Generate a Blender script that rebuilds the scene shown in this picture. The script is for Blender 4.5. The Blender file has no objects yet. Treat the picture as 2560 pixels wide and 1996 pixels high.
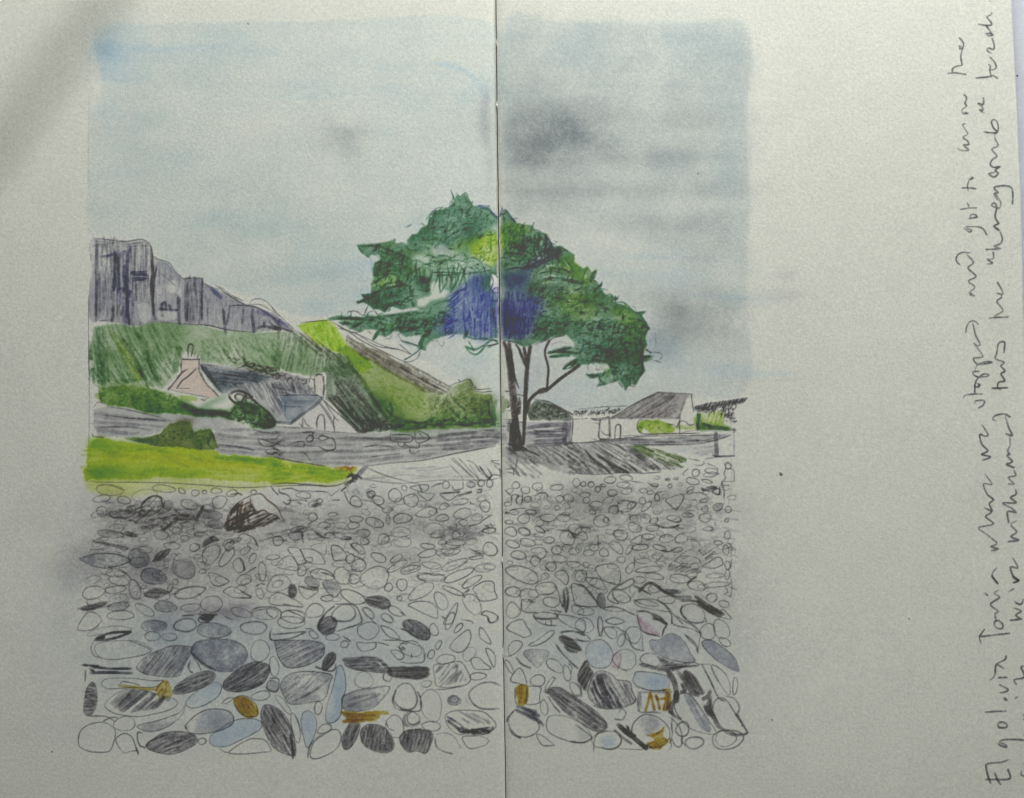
import bpy, math
import numpy as np
# ================================================================ camera, sky, sun, exposure
PX = 0.3/2560                 # metres per unit of page coordinate (the sketchbook photographed is about 30 cm across)
HC = 0.40                     # camera height above the table top
sc = bpy.context.scene
cam = bpy.data.objects.new('camera', bpy.data.cameras.new('camera')); sc.collection.objects.link(cam); sc.camera = cam
cam.location = (0, 0, HC); cam.rotation_euler = (0, 0, 0)
cam.data.sensor_fit = 'HORIZONTAL'; cam.data.sensor_width = 36; cam.data.lens = 36*HC/0.3
cam.data.clip_start = .01; cam.data.clip_end = 50
sc.render.resolution_x = 1024; sc.render.resolution_y = 798
# unseen room and window, added so light falls off down the page: daylight comes only as sky light through the window beyond the top of the book
SUN_E, SUN_A = 38.0, 215.0     # sun elevation, and where it stands in degrees from +x towards +y: behind the window wall's opposite side
WIN = dict(y=.32, x0=-.15, x1=.29, z0=.045, z1=.54)  # added opening, sized to set the brightness falloff over the pages
world = bpy.data.worlds.new('World'); sc.world = world; world.use_nodes = True
nt = world.node_tree; bg = nt.nodes['Background']
sky = nt.nodes.new('ShaderNodeTexSky'); sky.sky_type = 'NISHITA'; sky.sun_disc = False
sky.sun_elevation = math.radians(SUN_E); sky.sun_rotation = math.radians(90-SUN_A); sky.dust_density = 6.0; sky.air_density = 1.0; sky.ozone_density = 1.0
hs = nt.nodes.new('ShaderNodeHueSaturation'); hs.inputs['Saturation'].default_value = .08      # thin overcast
nt.links.new(sky.outputs[0], hs.inputs['Color']); nt.links.new(hs.outputs[0], bg.inputs[0]); bg.inputs[1].default_value = .15
sun = bpy.data.objects.new('sun', bpy.data.lights.new('sun', 'SUN')); sc.collection.objects.link(sun)
sun.data.energy = 1.5; sun.data.angle = math.radians(10); sun.data.color = (1, .96, .9)
sun.rotation_euler = (0, math.radians(90-SUN_E), math.radians(SUN_A))
portal = bpy.data.objects.new('window_portal', bpy.data.lights.new('window_portal', 'AREA')); sc.collection.objects.link(portal)   # gives no light: tells Cycles where the sky is seen
portal.data.shape = 'RECTANGLE'; portal.data.size = WIN['x1']-WIN['x0']; portal.data.size_y = WIN['z1']-WIN['z0']; portal.data.cycles.is_portal = True
portal.location = ((WIN['x0']+WIN['x1'])/2, WIN['y']+.001, (WIN['z0']+WIN['z1'])/2); portal.rotation_euler = (math.radians(-90), 0, 0)
sc.view_settings.view_transform = 'Standard'; sc.view_settings.look = 'None'; sc.view_settings.gamma = 1; sc.view_settings.use_curve_mapping = False
sc.view_settings.exposure = 4.4
DCOMP = .14
# ---------------------------------------------------------------- drawing engine (pigment density on paper)
S = 0.6                                   # canvas samples per unit of page coordinate
CX0, CY0, CX1, CY1 = -60, -60, 2600, 2056  # sheet extent in page coordinates
W = int((CX1-CX0)*S)+1; H = int((CY1-CY0)*S)+1
rng = np.random.RandomState(7)
D = np.zeros((H, W, 3), np.float32)       # optical density of pigment (r,g,b)
ID = np.zeros((H, W), np.int16)           # which drawn element owns the sample
YY, XX = np.mgrid[0:H, 0:W].astype(np.float32)
XX = XX/S+CX0; YY = YY/S+CY0
def box1(a, r, ax):
    n = a.shape[ax]; r = max(1, min(r, n//2-1))
    pad = [(0, 0)]*a.ndim; pad[ax] = (r+1, r)
    c = np.cumsum(np.pad(a, pad, mode='edge'), axis=ax, dtype=np.float64)
    hi = [slice(None)]*a.ndim; lo = [slice(None)]*a.ndim
    hi[ax] = slice(2*r+1, 2*r+1+n); lo[ax] = slice(0, n)
    return ((c[tuple(hi)]-c[tuple(lo)])/(2*r+1)).astype(np.float32)
def blur(a, sig):                         # sig in samples
    if sig < 0.5: return a
    if sig < 1.3:
        for ax in (0, 1):
            a = (np.roll(a, 1, ax)+2*a+np.roll(a, -1, ax))/4
        return a
    r = max(1, int(round(sig)))
    for _ in range(2 if sig > 6 else 3):
        a = box1(box1(a, r, 0), r, 1)
    return a
def norm(a):
    a = a-a.mean(); return a/(a.std()+1e-9)
def vnoise(sig):                          # smooth noise, unit variance; coarse ones are made small and enlarged
    k = max(1, int(sig/3))
    h, w = H//k+3, W//k+3
    a = norm(blur(rng.randn(h, w).astype(np.float32), sig/k))
    if k == 1: return a[:H, :W]
    yi = np.arange(H)/k; xi = np.arange(W)/k
    y0 = yi.astype(int); x0 = xi.astype(int); fy = (yi-y0)[:, None].astype(np.float32); fx = (xi-x0)[None, :].astype(np.float32)
    A = a[y0][:, x0]; B = a[y0][:, x0+1]; C = a[y0+1][:, x0]; E = a[y0+1][:, x0+1]
    return A*(1-fy)*(1-fx)+B*(1-fy)*fx+C*fy*(1-fx)+E*fy*fx
N1 = vnoise(0.9); N2 = vnoise(1.8); N4 = vnoise(4); N10 = vnoise(9); N25 = vnoise(24); N60 = vnoise(55)
M10 = vnoise(11); M25 = vnoise(22); M60 = vnoise(50)
TOOTH = np.clip(0.5+0.34*(0.75*N1+0.65*N2), 0, 1)       # paper tooth: 1 = hollow left bare
def lin(c):
    c = np.asarray(c, float)/255.0
    return np.where(c <= .04045, c/12.92, ((c+.055)/1.055)**2.4)
PAPER = (190, 191, 180)
def K(r, g, b, ref=PAPER):                # pigment density that turns ref paper into this colour
    return (-np.log(np.maximum(lin((r, g, b)), .004)/lin(ref))).astype(np.float32)
OR = {'A': (200, 560, 4.366), 'B': (200, 850, 4.366), 'C': (680, 760, 3.7655), 'D': (820, 460, 4.9636), 'E': (1220, 480, 4.743),
      'F': (1220, 800, 4.743), 'G': (1420, 920, 4.743), 'H': (170, 1540, 4.73), 'I': (600, 1540, 4.73), 'J': (1000, 1540, 4.73),
      'K': (1440, 1540, 4.73), 'L': (170, 1200, 4.73), 'M': (600, 1200, 4.73), 'N': (1000, 1200, 4.73), 'O': (1440, 1200, 4.73),
      'Q': (2160, 0, 3.405), 'R': (2160, 480, 3.405), 'T': (2160, 960, 3.405), 'U': (2160, 1440, 3.063), 'V': (2460, 1700, 5.75),
      'W': (1150, 960, 5.675), 'X': (0, 0, 1.0), 'Y': (0, 0, 0.8531)}
def P(z, *s):                             # "x,y x,y ..." in the local frame z -> page coordinates
    ox, oy, k = OR[z]
    out = []
    for t in ' '.join(s).split():
        a = t.split(','); out.append((ox+float(a[0])/k, oy+float(a[1])/k))
    return np.array(out)
def smooth(p, closed=False, step=3.5):
    p = np.asarray(p, float)
    if len(p) < 3 and not closed:
        n = max(2, int(np.hypot(*(p[-1]-p[0]))/step)+1)
        t = np.linspace(0, 1, n)[:, None]; return p[0]*(1-t)+p[-1]*t
    q = np.vstack([p[-1], p, p[0], p[1]]) if closed else np.vstack([2*p[0]-p[1], p, 2*p[-1]-p[-2]])
    out = []
    for i in range(1, len(q)-2):
        a, b, c, d = q[i-1], q[i], q[i+1], q[i+2]
        n = max(1, int(np.hypot(*(c-b))/step))
        t = (np.arange(n)/n)[:, None]
        out.append(.5*((2*b)+(-a+c)*t+(2*a-5*b+4*c-d)*t*t+(-a+3*b-3*c+d)*t**3))
    out.append(q[-2][None]); return np.vstack(out)
def win(x0, y0, x1, y1, m=4):
    i0 = max(0, int((x0-m-CX0)*S)); i1 = min(W, int((x1+m-CX0)*S)+2)
    j0 = max(0, int((y0-m-CY0)*S)); j1 = min(H, int((y1+m-CY0)*S)+2)
    return j0, j1, i0, i1
def mask(poly, soft=1.5, warp=0, sm=False, closed=True):
    p = smooth(poly, True) if sm else np.asarray(poly, float)
    m = soft*2+warp*3+4
    j0, j1, i0, i1 = win(p[:, 0].min(), p[:, 1].min(), p[:, 0].max(), p[:, 1].max(), m)
    x = XX[j0:j1, i0:i1]; y = YY[j0:j1, i0:i1]
    if warp:
        x = x+warp*N10[j0:j1, i0:i1]+.5*warp*N4[j0:j1, i0:i1]; y = y+warp*M10[j0:j1, i0:i1]+.5*warp*N2[j0:j1, i0:i1]
    ins = np.zeros(x.shape, bool)
    n = len(p)
    for k in range(n):
        ax, ay = p[k]; bx, by = p[(k+1) % n]
        if ay == by: continue
        lo, hi = min(ay, by), max(ay, by)
        r0 = 0; r1 = x.shape[0]
        if not warp:
            r0 = max(0, int((lo-CY0)*S)-j0-1); r1 = min(r1, int((hi-CY0)*S)-j0+2)
            if r1 <= r0: continue
        yy = y[r0:r1]; xx = x[r0:r1]
        c = ((yy >= lo) & (yy < hi)) & (xx < ax+(yy-ay)*(bx-ax)/(by-ay))
        ins[r0:r1] ^= c
    f = ins.astype(np.float32)
    return blur(f, soft*S), (j0, j1, i0, i1)
def own(poly, eid, sm=True):
    f, (j0, j1, i0, i1) = mask(poly, 0, 0, sm)
    ID[j0:j1, i0:i1][f > .5] = eid
CUR = [0]
def fill(poly, k, op=1.0, soft=1.5, warp=1.5, grain=.2, cloud=.15, sm=True, eid=None, edge=0.0):
    f, (j0, j1, i0, i1) = mask(poly, soft, warp, sm)
    tex = 1-.6*grain*(TOOTH[j0:j1, i0:i1]*2-.8)+cloud*(.7*N10[j0:j1, i0:i1]+.7*M25[j0:j1, i0:i1])
    e = 1.0
    if edge: e = 1+edge*np.clip((f-blur(f, 5))*3, 0, 1)
    a = f*np.clip(tex, 0, 3)*op*e
    D[j0:j1, i0:i1] += a[..., None]*k
    if eid is None: eid = CUR[0]
    if eid: ID[j0:j1, i0:i1][f > .35] = eid
def lift(poly, amt, soft=2, warp=1, sm=True):           # gouache / rubbed-out lights
    f, (j0, j1, i0, i1) = mask(poly, soft, warp, sm)
    D[j0:j1, i0:i1] *= (1-amt*np.clip(f, 0, 1))[..., None]
def stroke(pts, w=2.6, k=None, op=1.0, grain=.45, closed=False, taper=.12, clip=None, sm=True, wob=.25, own_id=None, lifting=False):
    p = smooth(pts, closed) if sm else np.asarray(pts, float)
    n = len(p)
    if n < 2: return
    if n > 3 and wob:
        d = rng.randn(n, 2); d = (d+np.roll(d, 1, 0)+np.roll(d, -1, 0)+np.roll(d, 2, 0))/4
        p = p+d*wob
    t = np.linspace(0, 1, n)
    pr = .8+.25*np.sin(t*rng.uniform(3, 11)+rng.uniform(0, 6))+.08*rng.randn(n)
    if taper and not closed:
        pr = pr*np.clip(.3+t/taper, 0, 1)*np.clip(.3+(1-t)/taper, 0, 1)
    ww = w*(.85+.22*(pr-.5)) if np.isscalar(w) else np.interp(t, np.linspace(0, 1, len(w)), w)
    wm = float(np.max(ww))
    j0, j1, i0, i1 = win(p[:, 0].min(), p[:, 1].min(), p[:, 0].max(), p[:, 1].max(), wm/2+3)
    if j1 <= j0 or i1 <= i0: return
    buf = np.zeros((j1-j0, i1-i0), np.float32)
    for s in range(n-1):
        ax, ay = p[s]; bx, by = p[s+1]
        hw = ww[s]/2; m = hw+2
        a0, a1, b0, b1 = win(min(ax, bx), min(ay, by), max(ax, bx), max(ay, by), m)
        if a1 <= a0 or b1 <= b0: continue
        x = XX[a0:a1, b0:b1]-ax; y = YY[a0:a1, b0:b1]-ay
        dx, dy = bx-ax, by-ay; L = dx*dx+dy*dy+1e-9
        q = np.clip((x*dx+y*dy)/L, 0, 1)
        d = np.sqrt((x-q*dx)**2+(y-q*dy)**2)
        c = np.clip((hw+.8-d)/1.6, 0, 1)*max(0, pr[s])
        v = buf[a0-j0:a1-j0, b0-i0:b1-i0]
        np.maximum(v, c, out=v)
    g = TOOTH[j0:j1, i0:i1]
    a = buf*np.clip(1-.62*grain*(g*2-.75), 0, 1.6)*op
    if clip is not None:
        cf, (c0, c1, e0, e1) = clip
        full = np.zeros_like(a)
        y0, y1, x0, x1 = max(c0, j0), min(c1, j1), max(e0, i0), min(e1, i1)
        if y1 <= y0 or x1 <= x0: return
        full[y0-j0:y1-j0, x0-i0:x1-i0] = cf[y0-c0:y1-c0, x0-e0:x1-e0]
        a = a*full
    if lifting: D[j0:j1, i0:i1] *= (1-np.clip(a, 0, 1))[..., None]
    else: D[j0:j1, i0:i1] += a[..., None]*(GR if k is None else k)
    if own_id is not None: ID[j0:j1, i0:i1][buf > .25] = own_id
GR = K(92, 92, 90)                        # graphite line
GD = K(60, 58, 58); GL = K(150, 150, 146); BK = K(42, 38, 36)
def hatch(poly, ang, sp, w, k, op=1.0, grain=.5, jit=.35, curve=0, soft=2, warp=1.5, seg=(.5, 1.1), sm=True, ajit=4, lifting=False):
    cl = mask(poly, soft, warp, sm)
    p = np.asarray(poly, float); c = (p.min(0)+p.max(0))/2; R = np.hypot(*(p.max(0)-p.min(0)))/2
    a = math.radians(-ang); u = np.array([math.cos(a), math.sin(a)]); v = np.array([-u[1], u[0]])
    s = -R
    pr = (p-c)@u; pv = (p-c)@v
    s = pv.min()
    while s < pv.max():
        # extent of the polygon on this scan line
        q = np.vstack([p, p[:1]]); qv = (q-c)@v; qu = (q-c)@u; xs = []
        for i in range(len(p)):
            if (qv[i]-s)*(qv[i+1]-s) < 0: xs.append(qu[i]+(s-qv[i])*(qu[i+1]-qu[i])/(qv[i+1]-qv[i]))
        if len(xs) >= 2:
            lo, hi = min(xs), max(xs); L = hi-lo
            st = lo-rng.uniform(0, .12)*L
            while st < hi:
                ln = L*rng.uniform(*seg)+sp; en = min(hi+.06*L, st+ln)
                aj = math.radians(rng.randn()*ajit); bow = curve*(en-st)
                a0 = c+u*st+v*(s+rng.randn()*sp*jit); b0 = c+u*en+v*(s+rng.randn()*sp*jit+math.tan(aj)*(en-st)*.5)
                m0 = (a0+b0)/2+v*bow
                if np.hypot(*(b0-a0)) > 3:
                    stroke([a0, m0, b0], w*rng.uniform(.7, 1.25), k, op*rng.uniform(.6, 1.15), grain, clip=cl, lifting=lifting)
                st = en+rng.uniform(0, .1)*L
        s += sp*rng.uniform(.6, 1.4)
def inside(poly, x, y):
    p = poly; r = False; n = len(p); j = n-1
    for i in range(n):
        if (p[i][1] > y) != (p[j][1] > y) and x < (p[j][0]-p[i][0])*(y-p[i][1])/(p[j][1]-p[i][1])+p[i][0]: r = not r
        j = i
    return r
def scrib(poly, n, ln, w, ks, ang=0, spread=180, op=.8, grain=.35, curl=.4, clip=True, soft=2, warp=2, lifting=False, taper=.25):
    poly = np.asarray(poly, float)
    cl = mask(poly, soft, warp, False) if clip else None
    lo, hi = poly.min(0), poly.max(0); c = 0; tries = 0
    while c < n and tries < n*30:
        tries += 1
        x, y = rng.uniform(lo[0], hi[0]), rng.uniform(lo[1], hi[1])
        if not inside(poly, x, y): continue
        c += 1
        a = math.radians(-(ang+rng.uniform(-spread, spread))); L = ln*rng.uniform(.4, 1.3)
        d = np.array([math.cos(a), math.sin(a)])*L/2; nn = np.array([-d[1], d[0]])*curl*rng.uniform(-1, 1)
        m = np.array([x, y])
        k = ks[rng.randint(len(ks))] if isinstance(ks, list) else ks
        stroke([m-d, m+nn, m+d], (w*rng.uniform(.6, 1.4) if np.isscalar(w) else [q*rng.uniform(.8, 1.3) for q in w]), k, op*rng.uniform(.5, 1.2), grain, clip=cl, lifting=lifting, taper=taper)
def blob(x, y, rx, ry, k, op=1, cloud=.5, ang=0, grain=.15):    # soft wash patch
    m = 2.2
    R = max(rx, ry)*m
    j0, j1, i0, i1 = win(x-R, y-R, x+R, y+R)
    if j1 <= j0 or i1 <= i0: return
    a = math.radians(-ang); X = XX[j0:j1, i0:i1]-x; Y = YY[j0:j1, i0:i1]-y
    X = X+rx*.18*N25[j0:j1, i0:i1]; Y = Y+ry*.18*M25[j0:j1, i0:i1]
    u = (X*math.cos(a)+Y*math.sin(a))/rx; v = (-X*math.sin(a)+Y*math.cos(a))/ry
    r2 = u*u+v*v
    f = np.exp(-r2*1.1)*np.clip((m*m-r2)/2, 0, 1)
    f = f*np.clip(1+cloud*.5*(N10[j0:j1, i0:i1]*.5+M25[j0:j1, i0:i1]*.7)-grain*(TOOTH[j0:j1, i0:i1]*2-1), 0, 2)
    D[j0:j1, i0:i1] += f[..., None]*(k*op)
# ---------------------------------------------------------------- the drawn elements
SKY, SHING, CLIFF, HILL, RIDGE, GABLE, ROOF, CHIM, DOOR, HEDGE, WALL, BUSH, LAWN, CROWN, TRUNK, BRANCH, SHEDR, SHEDW, HOUSEW, HOUSER, \
    HDOOR, SHRUB, SHRUB2, BOULD, SLOPE, FARH, TXT1, TXT2, TXT3, CHIM2, SLOPE2, BOX, DWALL, BOULDS, FIR, CONE, SLOPE3, GPATCH = range(1, 39)
PEB0 = 100
tl = K(160, 173, 170); bl = K(150, 172, 182); cg = K(134, 139, 135); pg = K(148, 150, 147); wg = K(155, 157, 151)
# --- sky: watercolour washes with a squared-off margin
skyL = P('X', '245,70 420,60 800,54 1236,62 1236,360 1240,640 1250,1000 1225,975 1180,950 1120,940 900,800 760,790 600,730 460,690 340,600 235,590 218,560 220,300 208,280 240,265 252,190')
skyR = P('X', '1262,66 1420,58 1700,60 1868,66 1866,300 1872,520 1868,760 1880,900 1850,990 1700,1000 1560,1030 1450,1030 1380,1010 1266,960 1262,500')
CUR[0] = 0
fill(skyL, tl, .36, 2.2, 1.2, .25, .15); fill(skyR, K(164, 172, 167), .5, 4, .8, .25, .12)
fill(P('X', '1262,66 1420,58 1700,60 1868,66 1866,300 1868,560 1700,620 1500,560 1262,480'), K(165, 171, 166), .45, 12, 8, .2, .15)
for x, y, rx, ry, k, o in [(560, 130, 330, 55, bl, .35), (320, 110, 70, 60, bl, .5), (290, 150, 40, 50, bl, .9), (275, 110, 36, 40, bl, .8), (262, 270, 30, 40, bl, .6), (340, 190, 60, 30, bl, .4), (1000, 200, 200, 70, bl, .25), (1190, 200, 60, 50, bl, .55), (330, 330, 70, 60, tl, .4),
      (270, 420, 50, 120, bl, .32), (700, 200, 200, 50, bl, .2), (1000, 330, 180, 90, bl, .22), (500, 420, 200, 80, tl, .3), (850, 330, 60, 38, pg, .7), (862, 352, 50, 45, pg, .7), (880, 300, 40, 28, cg, .3),
      (1217, 260, 14, 45, pg, .55), (1215, 340, 16, 60, pg, .75), (1225, 420, 12, 60, pg, .5), (1212, 250, 22, 30, pg, .4),
      (1290, 330, 34, 60, cg, .9), (1345, 300, 60, 45, cg, .75), (1340, 370, 70, 40, cg, 1.0), (1440, 300, 80, 42, cg, .8), (1430, 345, 70, 40, cg, .9), (1400, 390, 110, 50, cg, .5), (1520, 300, 60, 40, cg, .6), (1400, 330, 120, 60, cg, .5), (1520, 380, 40, 30, cg, .5),
      (1330, 440, 60, 90, wg, .5), (1360, 540, 90, 60, wg, .45), (1450, 120, 180, 50, bl, .25), (1350, 200, 80, 40, wg, .3), (1750, 100, 120, 60, bl, .3), (1830, 400, 50, 200, tl, .25), (1700, 330, 100, 120, wg, .2),
      (1830, 745, 80, 22, bl, .7), (1700, 690, 130, 30, bl, .6), (1560, 690, 100, 26, tl, .6), (1780, 640, 60, 35, cg, .4), (1800, 760, 70, 45, cg, .75), (1700, 830, 60, 60, cg, .55), (1830, 830, 40, 40, cg, .4), (1760, 700, 40, 60, cg, .3), (1790, 800, 50, 60, pg, .5), (1860, 690, 30, 60, cg, .3),
      (960, 670, 110, 30, bl, .5), (900, 745, 120, 28, bl, .4), (780, 700, 120, 40, tl, .5), (830, 640, 100, 30, tl, .45), (700, 560, 150, 50, tl, .35), (800, 770, 60, 22, bl, .5), (560, 560, 120, 40, tl, .3), (1060, 560, 60, 30, tl, .2),
      (1440, 975, 60, 28, bl, .7), (1410, 1000, 80, 22, bl, .55), (1340, 900, 40, 60, K(165, 165, 178), .5), (1310, 960, 30, 40, K(165, 165, 178), .5), (1700, 930, 110, 30, bl, .5), (1640, 880, 60, 40, bl, .5), (1820, 930, 60, 25, bl, .45), (1560, 1000, 60, 20, tl, .5), (1880, 930, 30, 20, bl, .35), (1120, 930, 80, 30, bl, .35), (1180, 890, 50, 60, bl, .3), (1000, 830, 100, 20, wg, .2)]:
    blob(x, y, rx, ry, k, o*(.42 if k is bl else .30 if k is cg else .6), .5)
stroke(P('X', '1092,160 1130,165 1170,185 1200,215 1222,250'), 14, bl, .3, .3)
fill(P('X', '1275,290 1340,268 1500,262 1545,290 1510,320 1560,360 1440,372 1400,400 1330,412 1290,400 1268,350'), cg, .2, 14, 8, .3, .3)
fill(P('X', '1640,765 1740,740 1770,700 1830,730 1850,800 1790,850 1720,860 1660,900 1625,850'), cg, .2, 14, 8, .3, .3)
for x0, y0, x1, y1, w, o in [(900, 655, 1100, 640, 12, .22), (880, 700, 1020, 690, 14, .22), (980, 720, 1120, 725, 10, .2), (620, 240, 900, 232, 16, .1), (330, 120, 620, 100, 20, .12), (1240, 84, 1480, 70, 12, .12), (1560, 640, 1860, 650, 22, .14), (1580, 735, 1880, 748, 14, .16), (1640, 620, 1760, 616, 14, .12)]:
    stroke([(x0, y0), ((x0+x1)/2, y0+4), (x1, y1)], w, bl, o, .5)
for q in ['560,180 640,165 720,200 640,230', '330,330 420,310 470,350 380,370', '560,300 700,290 760,330 620,350', '440,215 480,210 500,240 450,250', '1080,470 1160,480 1180,510 1090,505', '930,500 1000,490 1010,540 940,560']:
    lift(P('X', q), .45, 16, 6)
hatch(P('X', '300,100 620,80 640,420 320,440'), 78, 26, 9, bl, .05, .6); hatch(P('X', '1270,80 1860,80 1860,700 1500,640 1270,560'), 60, 30, 9, wg, .05, .6)
NS = norm(blur(box1(box1(N4, 46, 1), 46, 1), 2)); NS2 = norm(blur(box1(box1(N2, 18, 1), 18, 1), 1.2))
D *= np.where(YY < 1100, np.clip(1+.11*NS+.06*NS2, .4, 1.7), 1)[..., None]
for x, y, rx, ry, k, o in [(1400, 320, 160, 60, pg, .3), (1310, 350, 50, 60, pg, .3), (1480, 350, 120, 30, cg, .3), (1560, 400, 200, 26, wg, .4), (1600, 480, 240, 24, wg, .35), (1650, 560, 200, 20, wg, .35), (1740, 300, 120, 26, wg, .3), (1950, 740, 50, 18, wg, .35), (1960, 690, 26, 20, wg, .25), (1400, 460, 160, 26, wg, .4), (1950, 935, 60, 8, bl, .35), (1640, 740, 60, 30, wg, .35), (1700, 780, 40, 40, cg, .3)]:
    blob(x, y, rx, ry, k, o, .5)
jj, ii = np.where((D.sum(2) > .02) & (YY > 40) & (YY < 1100)); ID[jj, ii] = SKY
# --- shingle ground smudges
for x, y, rx, ry, k, o in [(420, 1300, 220, 60, K(150, 148, 152), .5), (330, 1290, 90, 45, K(120, 118, 120), .5), (450, 1285, 80, 30, K(120, 118, 120), .6), (800, 1310, 200, 45, K(150, 150, 150), .7), (1000, 1300, 180, 50, K(150, 150, 150), .5), (1130, 1330, 90, 50, K(145, 142, 148), .6), (950, 1400, 120, 30, wg, .5),
      (1380, 1250, 130, 60, K(148, 148, 146), .8), (1500, 1270, 130, 60, K(148, 148, 146), .7), (1620, 1240, 130, 40, wg, .6), (1700, 1300, 120, 80, wg, .5), (1750, 1390, 100, 40, K(130, 132, 132), .45), (1400, 1400, 180, 90, wg, .5), (1600, 1420, 180, 100, wg, .5), (1800, 1480, 90, 120, wg, .45), (560, 1420, 240, 100, K(152, 150, 154), .6),
      (300, 1400, 100, 60, K(135, 138, 150), .6), (420, 1430, 160, 80, K(150, 142, 152), .6), (560, 1530, 90, 18, K(150, 135, 152), .8), (260, 1480, 100, 80, K(140, 146, 158), .5), (500, 1560, 320, 60, K(150, 160, 166), .8), (350, 1620, 200, 90, K(150, 160, 166), .8), (600, 1640, 300, 90, K(158, 168, 174), .7), (880, 1640, 240, 90, K(160, 168, 174), .7), (1080, 1600, 120, 70, K(165, 172, 176), .5),
      (500, 1760, 300, 80, K(160, 168, 172), .6), (400, 1830, 200, 40, K(165, 170, 172), .4), (800, 1800, 250, 90, K(165, 172, 174), .5), (1380, 1620, 120, 90, K(158, 166, 170), .7), (1500, 1600, 170, 120, K(160, 166, 168), .7), (1700, 1640, 170, 120, K(162, 168, 168), .65), (1500, 1780, 200, 80, K(165, 170, 170), .5), (1750, 1800, 120, 70, K(165, 168, 166), .4), (1340, 1500, 90, 80, wg, .5), (1560, 1500, 200, 60, wg, .5),
      (180, 1470, 44, 60, K(172, 174, 178), .5), (195, 1250, 44, 50, K(174, 175, 174), .4), (880, 1230, 180, 26, K(168, 170, 176), .5), (1050, 1240, 120, 26, wg, .35)]:
    blob(x, y, rx, ry, (k*.7+.3*k.mean() if y > 1540 else k*.55+.45*k.mean()), o*(.72 if y > 1540 else .95), .6, 0, .3)
lift(P('X', '1215,1190 1236,1200 1240,1460 1225,1620 1215,1500 1205,1300'), .6, 12, 4); lift(P('X', '1262,1180 1280,1260 1284,1500 1266,1640'), .45, 8, 3)
shp = P('X', '212,1205 520,1215 860,1215 1240,1195 1500,1190 1830,1180 1836,1500 1855,1640 1840,1760 1868,1850 1750,1885 1400,1880 1000,1880 560,1890 210,1885 195,1820 205,1560 190,1480 210,1330')
f_, (a_, b_, c_, d_) = mask(shp, 0, 0, False); ID[a_:b_, c_:d_][f_ > .5] = SHING
# --- cliff
cliff = P('A', '135,155 320,175 500,188 680,170 760,230 790,350 850,385 970,430 1030,510 1120,592 1340,598 1350,640 1500,715 1640,800 1800,885 1900,905 2030,950 2183,1060') 
cliff = np.vstack([cliff, P('C', '60,140 180,230 200,262 60,245'), P('A', '2100,1165 1890,1185 1600,1155 1400,1110 1100,1092 850,1072 620,1120 350,1072 200,1060 130,1090 95,1000 112,600 112,400 80,260')])
CUR[0] = CLIFF
fill(cliff, K(146, 147, 150), .9, 1.5, 1, .35, .35, False)
c1 = K(76, 77, 84); c2 = K(62, 64, 88); c3 = K(94, 94, 96)
own(cliff, CLIFF, False)
hatch(cliff, 90, 8, 4.5, c3, .2, .5, sm=False, seg=(.15, .6))
hatch(P('A', '160,200 420,200 400,1000 170,1000'), 90, 6, 5, c1, .45, .5, seg=(.2, .7)); hatch(P('A', '360,380 520,300 530,700 400,760'), 90, 4, 5, c2, .5, .4, seg=(.3, .9))
hatch(P('A', '400,700 600,760 560,1080 480,1090'), 90, 4, 6, K(72, 72, 104), .55, .4, seg=(.3, .9))
hatch(P('A', '520,250 760,230 750,600 700,840 540,760'), 90, 5, 5, c3, .5, .5, seg=(.3, .8)); hatch(P('A', '1130,610 1340,610 1340,1060 1130,1040'), 90, 5, 5, c3, .5, .5, seg=(.3, .8))
hatch(P('A', '160,190 700,180 760,250 170,260'), 5, 4, 4, c3, .4, .5)
hatch(P('A', '560,500 730,510 730,640 580,640'), 0, 4, 5, K(56, 58, 88), .9, .3)
for s, w, o, k in [('185,200 180,600 175,1060', 8, .8, c1), ('385,300 380,500 370,720', 9, .9, c2), ('420,290 415,400 430,700', 8, .9, c1), ('525,230 520,500 515,900 540,1100', 8, 1, c2), ('480,450 490,600 490,740', 7, .8, c2), ('770,250 790,500 780,700 800,900 830,1040', 9, 1.1, K(70, 66, 70)), ('840,440 810,620 800,800 800,1000', 6, 1, K(70, 66, 70)),
      ('230,360 300,350 370,330', 8, .7, c2), ('610,650 615,740 610,830', 8, .8, c3), ('365,910 360,990 350,1060', 8, .8, c3), ('400,1000 420,900 450,1000 470,910', 6, .8, c3), ('1170,650 1170,800 1165,1050', 9, .9, c3), ('1075,780 1075,900 1085,1100', 9, 1, c1), ('1335,600 1330,800 1330,1040', 7, .9, c1), ('900,860 890,920 900,1000', 9, .9, c1), ('880,880 930,860 940,960', 7, .8, c1), ('870,930 1000,945 1060,940', 7, .9, c2), ('975,880 990,940', 9, .8, c1),
      ('1420,700 1480,750 1530,800', 12, .9, K(84, 88, 122)), ('1560,920 1570,1000 1590,1200', 8, .9, c1), ('1640,880 1620,1000 1600,1100', 6, .6, c1), ('1780,920 1780,1000 1770,1080', 7, .5, c1), ('1890,920 1880,1000 1900,1180', 9, .9, c1), ('1930,960 2040,980 2183,1060', 14, .5, K(90, 90, 130)), ('1520,700 1640,790 1800,880', 5, .8, c3), ('1640,900 1720,890 1880,900 2000,950 2183,1080', 4, 1, c1), ('2010,1070 2010,1120', 8, .9, c1), ('1930,1140 2020,1120 2183,1160', 8, .9, GD), ('2060,1060 2120,1120 2180,1140', 6, .8, c1), ('1400,820 1390,1000', 5, .5, c3)]:
    stroke(P('A', s), w*.95, k, o*1.05, .35)
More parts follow.
